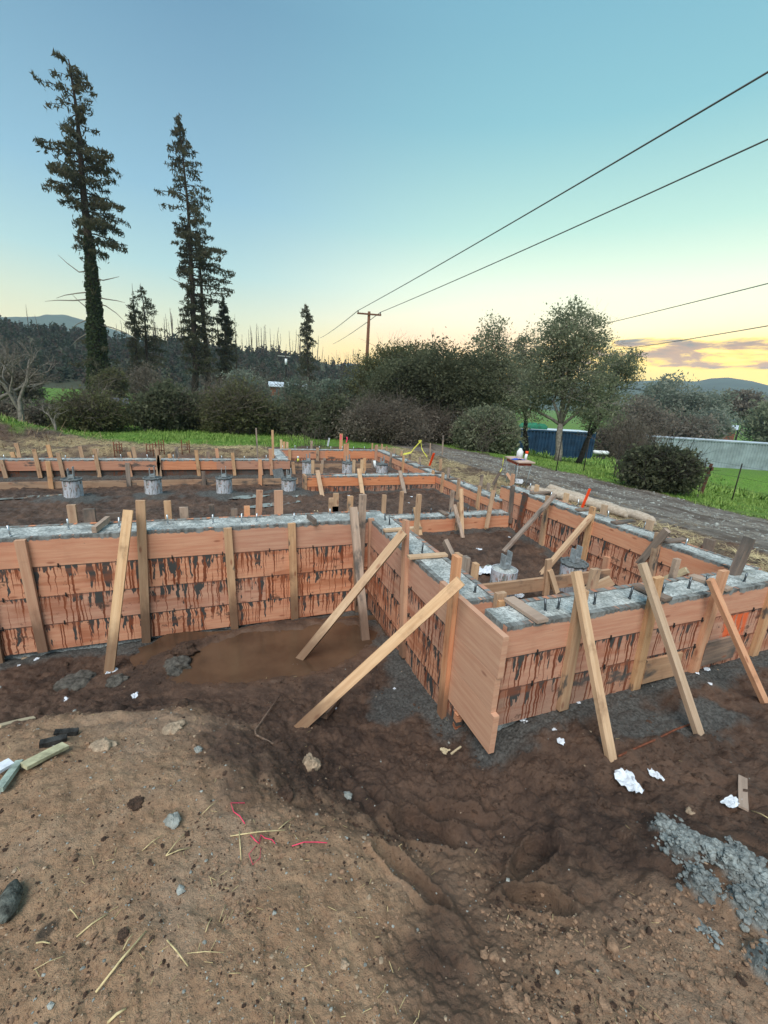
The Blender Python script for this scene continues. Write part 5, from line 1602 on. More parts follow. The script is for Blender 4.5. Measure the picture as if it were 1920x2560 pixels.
leaf_mat('leaf_dark', (.038, .046, .026), (.082, .092, .052), (.17, .175, .11))
leaf_mat('leaf_olive', (.055, .062, .028), (.10, .105, .050), (.18, .17, .085))
leaf_mat('leaf_willow', (.07, .095, .072), (.12, .15, .115), (.20, .24, .19))
leaf_mat('leaf_brown', (.085, .070, .055), (.16, .135, .11), (.24, .21, .17))
leaf_mat('leaf_oak', (.090, .102, .062), (.165, .18, .115), (.29, .31, .21))
leaf_mat('leaf_far_hazed', (.13, .15, .12), (.20, .22, .18), (.26, .28, .235))  # far leaves paled, distance haze is put into the colour
leaf_mat('needle', (.030, .040, .024), (.066, .070, .042), (.14, .115, .07))
leaf_mat('needle_brown', (.030, .028, .016), (.060, .050, .028), (.10, .075, .045))
leaf_mat('woods_green', (.022, .034, .024), (.045, .060, .042), (.07, .088, .062))
leaf_mat('woods_grey', (.040, .046, .036), (.072, .080, .064), (.10, .11, .09))
leaf_mat('woods_brown', (.050, .042, .034), (.085, .072, .058), (.12, .10, .085))
leaf_mat('ivy', (.020, .036, .014), (.040, .058, .022), (.07, .09, .035))
simple('bark', (.050, .036, .028), .95, .4, 12, .6, bd=.03)
simple('bark_grey', (.20, .18, .155), .95, .35, 12, .5)
simple('bark_dark', (.030, .026, .022), .95, .4, 12, .5)
simple('twig', (.12, .10, .080), .95, .35, 12, .3)
simple('snag_wood', (.10, .075, .055), .95, .3, 12, .3)
S = 1.15732


def quads_at(P, size, asp=1.6, hang=0.0, rs=RNG):
    """random leaf-sized faces, hang > 0 makes them droop"""
    n = len(P)
    size = np.broadcast_to(size, (n,)) * rs.uniform(.6, 1.4, n)
    a = rs.normal(0, 1, (n, 3)); a[:, 2] -= hang; a /= np.linalg.norm(a, axis=1)[:, None]
    b = rs.normal(0, 1, (n, 3)); b -= a * np.sum(a * b, 1)[:, None]; b /= np.linalg.norm(b, axis=1)[:, None]
    a = a * (size * asp / 2)[:, None]; b = b * (size / 2)[:, None]
    V = np.stack([P - a, P + b, P + a, P - b], 1)
    return V.reshape(-1, 3)


def leafobj(name, V, mat, parent=None):
    return arr_mesh(name, V, np.arange(len(V)).reshape(-1, 4), mat, parent)


def crown_pts(blobs, n, cl=.35, per=22, hollow=.55):
    """clustered points in the outer part of a union of ellipsoids"""
    blobs = np.array(blobs, float)
    vol = blobs[:, 3] * blobs[:, 4] * blobs[:, 5]; pr = vol / vol.sum()
    nc = max(1, n // per)
    bi = RNG.choice(len(blobs), nc, p=pr)
    d = RNG.normal(0, 1, (nc, 3)); d /= np.linalg.norm(d, axis=1)[:, None]
    r = (hollow ** 3 + (1 - hollow ** 3) * RNG.uniform(0, 1, nc)) ** (1 / 3) * RNG.uniform(.85, 1.12, nc)
    C = blobs[bi, :3] + d * r[:, None] * blobs[bi, 3:6]
    ci = RNG.integers(0, nc, n)
    sp = cl * RNG.uniform(.5, 1.3, nc)
    P = C[ci] + RNG.normal(0, 1, (n, 3)) * sp[ci][:, None] * np.array([1, 1, .7])
    return P


def branch(mb, p, d, L, r, depth, spread=.6, n=4, shrink=.68, grav=.0, kids=(2, 3), tips=None):
    p = Vector(p); d = Vector(d).normalized()
    pts = [p.copy()]; rad = [r]
    q = p.copy(); dd = d.copy(); k = 3
    for i in range(k):
        dd = (dd + Vector((random.gauss(0, .13), random.gauss(0, .13), random.gauss(0, .10) - grav))).normalized()
        q = q + dd * (L / k); pts.append(q.copy()); rad.append(r * (1 - .35 * (i + 1) / k))
    mb.tube(pts, rad, n if r > .02 else 3, cap=False)
    if tips is not None and depth <= 1: tips.append((q.copy(), dd.copy()))
    if depth <= 0: return
    for _ in range(random.randint(*kids)):
        ax = Vector((random.gauss(0, 1), random.gauss(0, 1), random.gauss(0, .6)))
        nd = (dd + ax * spread * .6).normalized()
        s0 = pts[random.choice((2, 3, 3))]
        branch(mb, s0, nd, L * shrink * random.uniform(.75, 1.15), rad[-1] * .88, depth - 1, spread, n, shrink, grav, kids, tips)


def base_at(px_, py_, D=None):
    if D is None: return G(px_, py_)
    p = PD(px_, py_, D); p.z = gz(p.x, p.y, False); return p


def bush(px0, px1, ptop, D, label, mat='leaf_dark', n=9000, size=.09, name='shrub', cat='shrub', twigs=True, depth=1.0, group=None, bark='bark_grey', hollow=.5, shape=None, hang=.0, cl=.22, twigmat='twig', ntw=26):
    c = base_at((px0 + px1) / 2, 1080, D)
    a, b = PD(px0, 1050, D), PD(px1, 1050, D)
    w = (Vector((a.x, a.y)) - Vector((b.x, b.y))).length / 2
    zt = PD((px0 + px1) / 2, ptop, D).z; hgt = zt - c.z
    t_ = thing(name, label, cat, c, group)
    mb = MB()
    for k in range(ntw):
        a = random.uniform(0, 6.28); rr = random.uniform(0, .35) * w
        p0 = (c.x + rr * math.cos(a), c.y + rr * math.sin(a) * .6, c.z - .05)
        branch(mb, p0, (math.cos(a) * random.uniform(.1, .8), math.sin(a) * .5, 1.1), hgt * random.uniform(.3, .5), .022 * max(1, hgt / 3), 3, .8, 4, .75)
    mb.build('stems', twigmat, t_)
    bl = []
    nb = shape or max(4, int(w / hgt * 5) + 3)
    side = Vector((PD(px1, 1050, D) - PD(px0, 1050, D))); side.z = 0; side.normalize(); fw = Vector((-side.y, side.x, 0))
    for k in range(nb):
        f = (k + .5) / nb * 2 - 1 + random.uniform(-.1, .1)
        hh = hgt * (1 - .35 * f * f) * random.uniform(.78, 1.0)
        q = Vector((c.x, c.y, 0)) + side * (w * .82 * f) + fw * random.uniform(-.4, .4) * w * .5 * depth
        bl.append((q.x, q.y, c.z + hh * .5, w / nb * 1.8, w * .5 * depth, hh * .5))
    P = crown_pts(bl, int(n * 1.4), cl * max(.7, hgt / 3), 30, hollow)
    P = P[P[:, 2] > c.z + .03]
    leafobj('foliage', quads_at(P, size * .66 * RNG.choice([.6, 1., 1.6], len(P)), 2.1, hang), mat, t_)
    return t_


def bare_tree(px_, py_, D, hpx, label, r=.13, lean=(0, 0, 1), depth=6, spread=.75, mat='bark_grey', name='bare_tree', kids=(2, 3), L0=.28, group=None, shrink=.74, trunks=1, grav=0):
    c = base_at(px_, py_, D); top = PD(px_, hpx, D); h = top.z - c.z
    t_ = thing(name, label, 'tree', c, group)
    for k in range(trunks):
        mb = MB()
        branch(mb, (c.x + random.uniform(-.1, .1) * k, c.y, c.z - .1), Vector(lean) + Vector((random.uniform(-.15, .15) * k, 0, 0)), h * L0, r, depth, spread, 6, shrink, grav, kids)
        mb.build('trunk', mat, t_)
    return t_


# ---- conifer drawn from a width profile (picture rows): (row, trunk column, reach left, reach right, density)
def conifer(D, prof, base_row, label, trunk_r, mat='needle', ivy=None, name='conifer', trunks=None, nl=130, spray=.42, droop=.18, dead=None, bark='bark', dens=1.0, group=None):
    rows = [p[0] * S for p in prof]; cols = [p[1] * S for p in prof]
    lf = [p[2] * S for p in prof]; rt = [p[3] * S for p in prof]; dn = [p[4] for p in prof]
    base = PD(np.interp(base_row * S, rows, cols) if base_row * S <= rows[-1] else cols[-1], base_row * S, D); base.z = gz(base.x, base.y, False) - .2
    t_ = thing(name, label, 'conifer', base, group)
    top = PD(cols[0], rows[0], D)
    side = (PD(1000, 900, D) - PD(900, 900, D)); side.z = 0; side.normalize(); fw = Vector((-side.y, side.x, 0))
    mpp = D * 1.0 / FOC * 1.12      # metres per picture pixel at that distance, roughly
    def tpt(row):
        return PD(float(np.interp(row, rows, cols)), row, D)
    pts = [base] + [tpt(r) for r in np.linspace(rows[-1], rows[0], 16)]
    rad = [trunk_r * 1.25] + [trunk_r * (1 - .93 * k / 15) for k in range(16)]
    mb = MB(); mb.tube(pts, rad, 8)
    mb.build('trunk', bark, t_)
    mb = MB(); P = []; H = []
    for i in range(nl):
        f = (i + random.random()) / nl
        row = rows[0] + (rows[-1] - rows[0]) * f
        d_ = float(np.interp(row, rows, dn))
        if random.random() > max(.12, d_): continue
        p0 = tpt(row)
        ang = random.uniform(0, 2 * math.pi)
        ca = math.cos(ang); sa = math.sin(ang)
        reach = float(np.interp(row, rows, rt if ca > 0 else lf)) * mpp * random.uniform(.42, .98) * .86
        if reach < .15: continue
        dv = side * ca + fw * sa
        L = reach * (1 if abs(ca) > .3 else .8)
        npts = 5; prev = p0; lp = [p0]
        up = random.uniform(.05, .25)
        for k in range(1, npts + 1):
            g = k / npts
            z = L * (up * g - droop * 1.6 * g * g + .12 * g ** 4) + random.gauss(0, .03) * L
            lp.append(p0 + dv * (L * g) + Vector((0, 0, z)) + fw * random.gauss(0, .03) * L)
        mb.tube(lp, [max(.012, .022 * L * (1 - .85 * k / npts)) for k in range(npts + 1)], 4, cap=False)
        cnt = int(L * 42 * d_ * dens * (1.0 if L > 1 else 1.5))
        for _ in range(cnt):
            g = random.uniform(.12, 1.02) ** .8
            k = min(npts - 1, int(g * npts)); q = lp[k].lerp(lp[k + 1], min(1, g * npts - k))
            ww = L * .11 * (1.15 - g) + .05
            sp = dv.cross(Vector((0, 0, 1)))
            q = q + sp * random.gauss(0, ww) + Vector((0, 0, -abs(random.gauss(.02, .16)))) + dv * random.gauss(0, .08)
            P.append(tuple(q))
    mb.build('branches', bark, t_)
    V = quads_at(np.array(P), spray * .22, 4.2, 1.1)
    leafobj('foliage', V, mat, t_)
    if ivy:
        r0, r1, w0, w1, cnt, sz = ivy
        rr = RNG.uniform(0, 1, cnt) ** .8; R = r0 * S + (r1 - r0) * S * rr
        P = []
        for k in range(cnt):
            c = tpt(min(R[k], rows[-1])) if R[k] <= rows[-1] else PD(cols[-1], R[k], D)
            w = (w0 + (w1 - w0) * rr[k] ** 1.3) * S * mpp * (1 + .14 * math.sin(R[k] * .09) * math.sin(R[k] * .037))
            a = random.uniform(0, 6.28); q = w * math.sqrt(random.uniform(.25, 1.15))
            v = c + side * q * math.cos(a) + fw * q * math.sin(a)
            P.append((v.x, v.y, v.z))
        leafobj('ivy', quads_at(np.array(P), sz, 1.5, .3), 'ivy', t_)
    if dead:
        mb = MB()
        for (row, dx, dy) in dead:
            p0 = tpt(row * S); dv = side * (dx * S * mpp)
            L = abs(dx * S * mpp)
            pp = [p0, p0 + dv * .4 - Vector((0, 0, .06 * L)), p0 + dv * .75 + Vector((0, 0, -.02 * L + dy * .5 * S * mpp)), p0 + dv + Vector((0, 0, dy * S * mpp))]
            mb.tube(pp, [.06, .045, .03, .012], 4, cap=False)
        mb.build('dead_branches', 'bark_grey', t_)
    return t_


# tall redwoods
conifer(45, [(128, 148, 38, 18, .9), (150, 152, 42, 26, .7), (190, 158, 22, 34, .55), (235, 165, 92, 30, .6), (262, 168, 45, 28, .55), (290, 170, 30, 55, .8), (325, 173, 78, 58, 1.), (350, 175, 80, 72, 1.), (375, 177, 62, 66, .95), (400, 179, 92, 72, 1.), (425, 181, 50, 70, .9), (455, 184, 42, 88, .9), (478, 187, 52, 90, .95), (500, 189, 30, 70, .7), (528, 192, 34, 72, .8), (548, 194, 24, 50, .6), (570, 196, 16, 14, .3), (640, 202, 20, 18, .3), (720, 208, 26, 26, .35), (780, 212, 44, 44, .6), (830, 216, 55, 60, .8), (900, 220, 50, 60, .9)],
        960, 'tallest conifer at the left, ivy up its trunk and ragged dead limbs', .55, ivy=(505, 850, 6, 17, 10000, .14), nl=230, name='redwood_tree',
        dead=[(585, -45, 18), (630, -55, -12), (645, -72, -8), (662, -30, 14), (690, -36, -14), (600, 40, 4), (640, 45, -6), (655, 42, -22), (700, 60, -18), (720, -40, -20)], dens=1.15)
conifer(50, [(243, 386, 3, 3, .9), (275, 389, 14, 10, .8), (300, 391, 17, 20, .75), (345, 396, 30, 36, .65), (390, 400, 34, 46, .6), (425, 404, 60, 48, .6), (460, 407, 50, 55, .6), (490, 409, 30, 55, .9), (530, 411, 34, 76, 1.), (555, 412, 30, 84, 1.), (600, 414, 26, 92, .9), (640, 416, 34, 75, .9), (700, 418, 36, 45, .9), (760, 421, 36, 60, 1.), (800, 423, 34, 70, .8)],
        930, 'second tallest conifer with a slender pointed top and reddish tips', .30, mat='needle', nl=280, name='redwood_tree', dens=1.0, dead=[(612, -35, 6), (660, -24, 3)])
conifer(50.6, [(470, 424, 5, 8, .5), (520, 428, 20, 30, .9), (560, 431, 12, 30, .7), (620, 435, 10, 40, .4), (700, 440, 20, 30, .4), (760, 446, 20, 30, .5), (820, 450, 26, 40, .7)], 930, 'second stem standing close behind the second tallest conifer', .28, nl=90, name='redwood_tree')
conifer(47, [(612, 285, 1, 1, .2), (640, 287, 6, 6, .7), (670, 289, 14, 14, .9), (710, 291, 20, 18, .95), (760, 294, 18, 20, .95), (820, 297, 22, 20, 1.)], 950, 'small conifer with a bare dead spike at its top', .14, nl=110, name='small_conifer', spray=.3)
conifer(48, [(612, 303, 3, 3, .9), (650, 309, 16, 20, .6), (690, 313, 24, 36, .7), (730, 315, 28, 38, .8), (770, 317, 30, 42, .9), (820, 319, 26, 44, .95)], 950, 'small broad conifer just right of the one with the dead spike', .16, mat='needle', nl=120, name='small_conifer', spray=.3)
conifer(52, [(640, 482, 3, 3, .9), (670, 484, 14, 14, 1.), (710, 486, 20, 18, 1.), (760, 488, 26, 22, 1.), (830, 490, 28, 30, 1.)], 930, 'dark dense conical tree right of the paired trunks', .18, nl=120, name='small_conifer', spray=.36, dens=1.6)
conifer(58, [(678, 507, 2, 2, .6), (710, 508, 5, 5, .8), (760, 510, 7, 7, .8), (820, 512, 9, 9, .8)], 900, 'very thin spindly conifer right of the dark conical tree', .10, nl=60, name='small_conifer', spray=.22)
conifer(62, [(655, 660, 3, 3, .9), (675, 661, 12, 12, .9), (700, 662, 20, 18, .9), (730, 663, 24, 26, .9), (745, 664, 16, 30, .8), (770, 665, 28, 26, .8), (830, 667, 24, 24, .9)], 880, 'lone rounded conifer standing left of the power pole', .2, nl=130, name='small_conifer', spray=.36, dens=1.2)
conifer(70, [(742, 812, 1, 1, .5), (760, 812, 7, 7, .5), (780, 813, 12, 12, .6), (800, 813, 15, 15, .7)], 840, 'thin sparse little conifer right of the power pole', .08, nl=40, name='small_conifer', spray=.25, dens=.7)

# bare trees and shrubs at the left
bare_tree(62, 1060, 17.5, 770, 'large pale bare tree with a forked grey trunk at the left edge', .10, (-.12, 0, 1), 7, .55, kids=(2, 4), L0=.27, trunks=1, grav=-.07)
bare_tree(-30, 1050, 19, 740, 'bare tree at the very left edge, only its outer twigs in view', .12, (.3, 0, 1), 6, .7, kids=(2, 3), L0=.26)
bare_tree(140, 1070, 16.2, 930, 'low bare leaning tree in front of the large pale one', .05, (-.15, 0, 1), 6, .95, 'bark_grey', kids=(2, 3), L0=.24)
bare_tree(500, 1000, 24, 830, 'bare arching tree with grey twigs in front of the paired conifers', .10, (.25, 0, 1), 6, .95, 'twig', L0=.24)
bare_tree(610, 1000, 26, 880, 'bare grey bushy tree left of the little shed', .09, (-.2, 0, 1), 6, .95, 'twig', L0=.24)
bare_tree(240, 1010, 26, 850, 'bare twiggy tree below the tallest conifer', .09, (.2, 0, 1), 6, .95, 'twig', L0=.24)
bare_tree(400, 1010, 27, 870, 'bare twiggy tree behind the dark thicket in the middle left', .09, (-.1, 0, 1), 6, .95, 'twig', L0=.24)

bush(150, 335, 965, 17.0, 'tangle of brown twigs and green leaves beside the bare trees', 'leaf_olive', 7000, .055, ntw=60, cl=.3)
bush(-60, 75, 985, 20.0, 'dull brown hedge behind the bare trees at the left edge', 'leaf_brown', 5000, .06, ntw=30)
bush(350, 535, 948, 17.5, 'wide dark evergreen thicket in the middle left', 'leaf_dark', 20000, .07, ntw=50)
bush(505, 700, 945, 16.5, 'olive-brown twiggy thicket between two darker ones', 'leaf_olive', 15000, .055, ntw=80, cl=.3)
bush(690, 810, 985, 16.5, 'dark rounded bush at the end of the green field', 'leaf_dark', 16000, .07, ntw=30)
bush(690, 800, 930, 24, 'grey-green willow bush behind the dark rounded bush', 'leaf_willow', 9000, .07, ntw=24)
bush(780, 900, 925, 22, 'tall grey-green willow bush left of the power pole', 'leaf_willow', 14000, .075, ntw=30)
bush(590, 700, 945, 26, 'low grey-green bush beneath the little shed', 'leaf_willow', 6000, .08, ntw=20)
bush(780, 905, 985, 16.0, 'dark green bush in front of the willow bushes', 'leaf_dark', 14000, .065, ntw=30)
bush(845, 1075, 985, 15.5, 'brown bramble thicket behind the farthest wall', 'leaf_brown', 12000, .045, ntw=130, cl=.35)
bush(560, 660, 905, 36, 'dark green bush far behind the olive-brown thicket', 'leaf_far_hazed', 5000, .11)
bush(0, 130, 900, 34, 'grey-brown distant bush behind the bare trees', 'leaf_brown', 5000, .10)
bush(250, 330, 915, 36, 'dim green bush in the gap behind the low dark shelter', 'leaf_olive', 5000, .10)
bush(330, 440, 905, 38, 'dim brown distant bush behind the small conifers', 'leaf_brown', 5000, .10)


bush(60, 175, 1000, 18.5, 'low grey-brown brush around the foot of the large bare tree', 'leaf_brown', 5000, .05, ntw=60, cl=.3)
bush(318, 372, 1010, 19.5, 'small dark brush filling the gap left of the wide dark thicket', 'leaf_dark', 4000, .06, ntw=30)
bush(1040, 1130, 1010, 17.0, 'ragged brown brush between the bramble thicket and the grove', 'leaf_brown', 6000, .05, ntw=60, cl=.3)


# leafy trees with trunks and limbs
def tree(px_, py_, D, blobs, label, n, size, mat='leaf_oak', r=.2, name='leafy_tree', lean=(0, 0, 1), hollow=.35, cl=.3, per=20, trunks=1, group=None, bark='bark_dark', depth=5):
    c = base_at(px_, py_, D)
    t_ = thing(name, label, 'tree', c, group)
    side = (PD(1000, 900, D) - PD(900, 900, D)); side.z = 0; side.normalize(); fw = Vector((-side.y, side.x, 0))
    B = []
    for (bx, by, rx, ry, dz) in blobs:       # picture rows and columns
        if name == 'far_tree': by += 12; ry *= .85
        q = PD(bx, by, D + dz); mpp = D / FOC * 1.15
        B.append((q.x, q.y, q.z, rx * mpp, rx * mpp * .85, ry * mpp))
    mb = MB()
    for k in range(trunks):
        tgt = B[k % len(B)]
        ctr = sum((Vector(q[:3]) for q in B), Vector()) / len(B)
        a0 = Vector((c.x + .15 * k, c.y, c.z - .1)); fk = a0.lerp(ctr, .42)
        mb.tube([a0, a0.lerp(fk, .3) + Vector((r * .4, 0, 0)), a0.lerp(fk, .7) - Vector((r * .3, 0, 0)), fk], [r * 1.2, r, r * .85, r * .75], 8)
        for (bx, by, bz, rx, ry, rz) in (B if k == 0 else [tgt]):
            a = fk.lerp(a0, random.uniform(0, .25)); b = Vector((bx, by, bz - rz * .2))
            m_ = a.lerp(b, .5) + Vector((random.uniform(-.2, .2), random.uniform(-.2, .2), .06 * (b - a).length))
            mb.tube([a, a.lerp(m_, .5) + Vector((random.gauss(0, .06), 0, 0)), m_, m_.lerp(b, .5) + Vector((random.gauss(0, .15), random.gauss(0, .1), 0)), b], [r * .5, r * .42, r * .34, r * .24, r * .12], 6)
            for _ in range(7):
                branch(mb, m_.lerp(b, random.uniform(.3, 1)), (random.gauss(0, 1), random.gauss(0, 1), random.uniform(0, 1.2)), (rx + rz) * .40, r * .10, depth - 2, .8, 4, .72)
    mb.build('trunk', bark, t_)
    P = crown_pts(B, int(n * 1.35), cl * .75, per * 2, hollow)
    leafobj('crown', quads_at(P, size * .60 * RNG.choice([.6, 1., 1.6], len(P)), 2.1), mat, t_)
    return t_


tree(1110, 1140, 18, [(1010, 960, 75, 55, 0), (1090, 940, 80, 65, 0), (1150, 990, 70, 70, 0), (960, 1000, 50, 50, 0), (1060, 1010, 80, 50, 1), (1180, 930, 40, 40, .5)], 'broad dark oak behind the farthest wall', 52000, .065, 'leaf_dark', .2)
tree(960, 1090, 22, [(930, 950, 50, 45, 0), (980, 915, 60, 40, 0), (1040, 900, 60, 35, 1), (900, 990, 45, 45, 0)], 'brownish oak just right of the power pole', 22000, .065, 'leaf_olive', .16)
tree(1205, 1150, 19.5, [(1225, 880, 38, 55, 0), (1235, 830, 26, 34, 0), (1200, 940, 50, 50, 0), (1260, 960, 55, 60, 0)], 'tree with a narrow feathery top in the middle of the grove', 17000, .06, 'leaf_oak', .14, hollow=.1, cl=.22)
tree(1310, 1160, 21, [(1300, 900, 45, 45, 0), (1330, 870, 34, 34, 0), (1290, 960, 55, 50, 0), (1350, 950, 50, 50, 0)], 'thin-leaved tree in the glow left of the tallest grove tree', 13000, .06, 'leaf_oak', .12, hollow=.1, cl=.22)
tree(1388, 1185, 17.5, [(1430, 835, 62, 52, 0), (1400, 880, 50, 50, 0), (1470, 880, 50, 48, 0), (1370, 945, 55, 50, 0), (1440, 950, 60, 55, 0), (1420, 800, 36, 26, 0), (1330, 1000, 50, 50, 0), (1480, 990, 50, 50, 0)], 'tallest grove tree with grey-green leaves in front of the blue container', 24000, .055, 'leaf_oak', .13, hollow=.15, cl=.22, bark='bark_grey')
tree(1440, 1170, 21, [(1560, 900, 34, 18, 0), (1530, 930, 46, 30, 0), (1578, 925, 22, 20, 0), (1510, 985, 50, 40, 0), (1490, 1040, 45, 28, 0)], 'tree whose crown reaches right towards the sunset clouds', 12000, .055, 'leaf_oak', .12, hollow=.2, cl=.22)
bush(1140, 1290, 1010, 15.5, 'dark leafy bush beside the track, left of the folding table', 'leaf_oak', 26000, .06, ntw=30)
bush(1010, 1160, 1050, 17.5, 'dark undergrowth beneath the broad dark oak', 'leaf_dark', 10000, .06)
bush(1480, 1620, 1030, 42, 'hazy brown-grey thicket behind the two containers', 'leaf_brown', 9000, .13, ntw=30)
# right verge
p = G(1665, 1232)
bush(1592, 1756, 1098, math.hypot(p.x, p.y), 'round dark evergreen bush on the grass in front of the grey container', 'leaf_dark', 26000, .05, depth=1.0, shape=5, cl=.16, twigmat='bark_dark')
p = G(1568, 1200)
t_ = thing('bare_shrub', 'upright bare reddish-grey shrub beside the round dark bush', 'shrub', p)
mb = MB()
for k in range(80):
    a = random.uniform(0, 6.28); q = random.uniform(0, .22)
    branch(mb, (p.x + q * math.cos(a), p.y + q * math.sin(a), p.z - .05), (math.cos(a) * random.uniform(.05, .38), math.sin(a) * random.uniform(.05, .38), 1), random.uniform(.5, .8), .012, 3, .35, 4, .75, 0, (1, 3))
mb.build('stems', 'twig', t_)

# distant trees on the right
for k, (cx, cy, rx, ry, D, mat, lb) in enumerate(((1640, 990, 45, 35, 85, 'leaf_far_hazed', 'hazy round tree left of the large far oak'), (1678, 990, 46, 50, 80, 'leaf_far_hazed', 'large far oak with a domed top below the mountain'), (1755, 1005, 45, 42, 82, 'leaf_far_hazed', 'second far oak, lower and right of the domed one'),
                                                  (1590, 1030, 50, 40, 60, 'leaf_brown', 'brown-grey far tree behind the bare shrub'), (1700, 1060, 60, 30, 60, 'leaf_brown', 'low brownish thicket above the grey container'), (1925, 1050, 34, 40, 66, 'leaf_oak', 'dark green tree at the right picture edge'), (1860, 1000, 40, 28, 110, 'leaf_brown', 'faint brown tree near the right edge below the mountain'), (1780, 1050, 35, 25, 75, 'leaf_far_hazed', 'small far tree above the red-roofed barn'), (1625, 1050, 40, 30, 70, 'leaf_oak', 'dim green tree just behind the left end of the grey container'))):
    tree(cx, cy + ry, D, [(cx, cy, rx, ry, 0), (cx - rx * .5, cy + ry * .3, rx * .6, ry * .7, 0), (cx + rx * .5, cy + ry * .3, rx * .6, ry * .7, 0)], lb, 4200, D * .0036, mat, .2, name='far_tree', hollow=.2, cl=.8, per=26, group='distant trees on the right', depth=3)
conifer(95, [(852, 1562, 1, 1, .9), (870, 1562, 10, 9, .9), (890, 1563, 16, 15, 1.)], 910, 'small far conifer right of the far oaks', .3, nl=50, name='far_conifer', spray=.8)
c = G(1825, 1098)
bare_tree(1828, 1098, math.hypot(c.x, c.y), 1010, 'dark forked bare tree behind the grey container at the right', .18, (.5, .1, 1), 5, .9, 'bark_dark', L0=.35)
c = G(1778, 1100)
bare_tree(1778, 1100, math.hypot(c.x, c.y) + 2, 1040, 'slim bare trunk left of the forked dark one', .09, (.2, 0, 1), 3, .6, 'bark_dark', L0=.5)


# ================================================================== HILLS
def hill(name, prof, D0, D1, mat, label, amp=.02, zb=None, step=6, kind='structure', cols_ext=None, nd=14):
    xs = np.array([p[0] for p in prof], float); ys = np.array([p[1] for p in prof], float)
    px_ = np.arange(xs[0], xs[-1] + 1, step); py_ = np.interp(px_, xs, ys)
    V = []
    for i, (a, b) in enumerate(zip(px_, py_)):
        q = PD(a, b, D1); az = math.atan2(q.x, q.y)
        zc = q.z + amp * D1 * .5 * float(fbm(np.array([i * step * .02]), np.array([3.]), 5, 4)[0])
        edge = min(1, (i + 1) / 12, (len(px_) - i) / 12)
        for k in range(nd):
            f = k / (nd - 4); D = D0 + (D1 - D0) * f
            x, y = D * math.sin(az), D * math.cos(az)
            g = gz(x, y, False) if zb is None else zb
            s_ = f if f <= 1 else 1 - (f - 1) * 1.2
            s_ = s_ ** 1.25 if f <= 1 else s_
            n = amp * D1 * float(fbm(np.array([x / D1 * 9]), np.array([y / D1 * 9]), 19, 4)[0]) * (4 * s_ * (1 - s_) if f < 1 else 0)
            V.append((x, y, (g - 1.5) + (zc - g + 1.5) * s_ * 1.0 + n))
    nc = len(px_)
    i = np.arange(nc - 1)[:, None] * nd; j = np.arange(nd - 1)[None, :]
    F = np.stack([i + j, i + nd + j, i + nd + j + 1, i + j + 1], -1).reshape(-1, 4)
    o = arr_mesh(name, np.array(V), F, mat, smooth=True)
    tag(o, label, 'hill', kind=kind)
    return px_, np.array(V).reshape(nc, nd, 3)


simple('hill_ground', (.060, .068, .040), .95, .45, .06, 0)
simple('mountain', (.055, .085, .060), .95, .35, .006, 0)
RID = [(-420, 760), (-100, 790), (0, 797), (39, 816), (96, 824), (154, 828), (204, 838), (293, 850), (347, 857), (444, 853), (617, 874), (730, 890), (803, 905), (857, 912), (900, 921), (1000, 940), (1150, 960), (1300, 985)]
px_r, HV = hill('hill', RID, 62, 165, 'hill_ground', 'wooded ridge behind the trees at the left', .012)
hill('mountains', [(-420, 800), (0, 792), (60, 792), (96, 791), (112, 786), (166, 787), (208, 800), (270, 820), (320, 835), (420, 880)], 500, 1200, 'mountain', 'blue mountain behind the ridge at the left', .004, zb=-6)
hill('mountains', [(700, 940), (840, 912), (871, 908), (893, 912), (960, 925), (1150, 945), (1400, 955), (1590, 953), (1634, 952), (1742, 952), (1773, 947), (1825, 945), (1873, 952), (1920, 963), (2050, 980), (2300, 990)], 500, 1350, 'mountain', 'blue-grey mountain under the sunset clouds at the right', .003, zb=-6)


def woods():
    nc, nd = HV.shape[:2]
    n = 4200
    i = RNG.uniform(0, nc - 1.01, n); j = (nd - 4) * RNG.uniform(.12, 1.0, n) ** .8
    i0 = i.astype(int); j0 = np.minimum(j.astype(int), nd - 2)
    P = HV[i0, j0] + (HV[i0 + 1, j0] - HV[i0, j0]) * (i - i0)[:, None] + (HV[i0, j0 + 1] - HV[i0, j0]) * (j - j0)[:, None]
    for sel, mat, nm, lb, sz, hgt in ((0, 'woods_green', 'far_woods', 'dark evergreen woods covering the left ridge', 1.0, 1.9), (1, 'woods_grey', 'far_woods', 'greyer scrub woods covering the left ridge', .9, 1.5), (2, 'woods_brown', 'far_woods', 'brown leafless scrub on the left ridge', .9, 1.5)):
        Q = P[sel::3]; m = len(Q); k = 26
        h = RNG.uniform(.5, 1.2, m) * hgt
        t_ = RNG.uniform(0, 1, (m, k)); a = RNG.uniform(0, 6.28, (m, k)); r = (1 - t_ * .8) * .55 * h[:, None] * RNG.uniform(.3, 1.1, (m, k))
        X = Q[:, None, 0] + r * np.cos(a); Y = Q[:, None, 1] + r * np.sin(a); Z = Q[:, None, 2] + t_ * h[:, None] * 1.3
        V = quads_at(np.stack([X, Y, Z], -1).reshape(-1, 3), .42 * sz, 1.5, .2)
        o = leafobj(nm, V, mat); tag(o, lb, 'woods', kind='stuff')


woods()

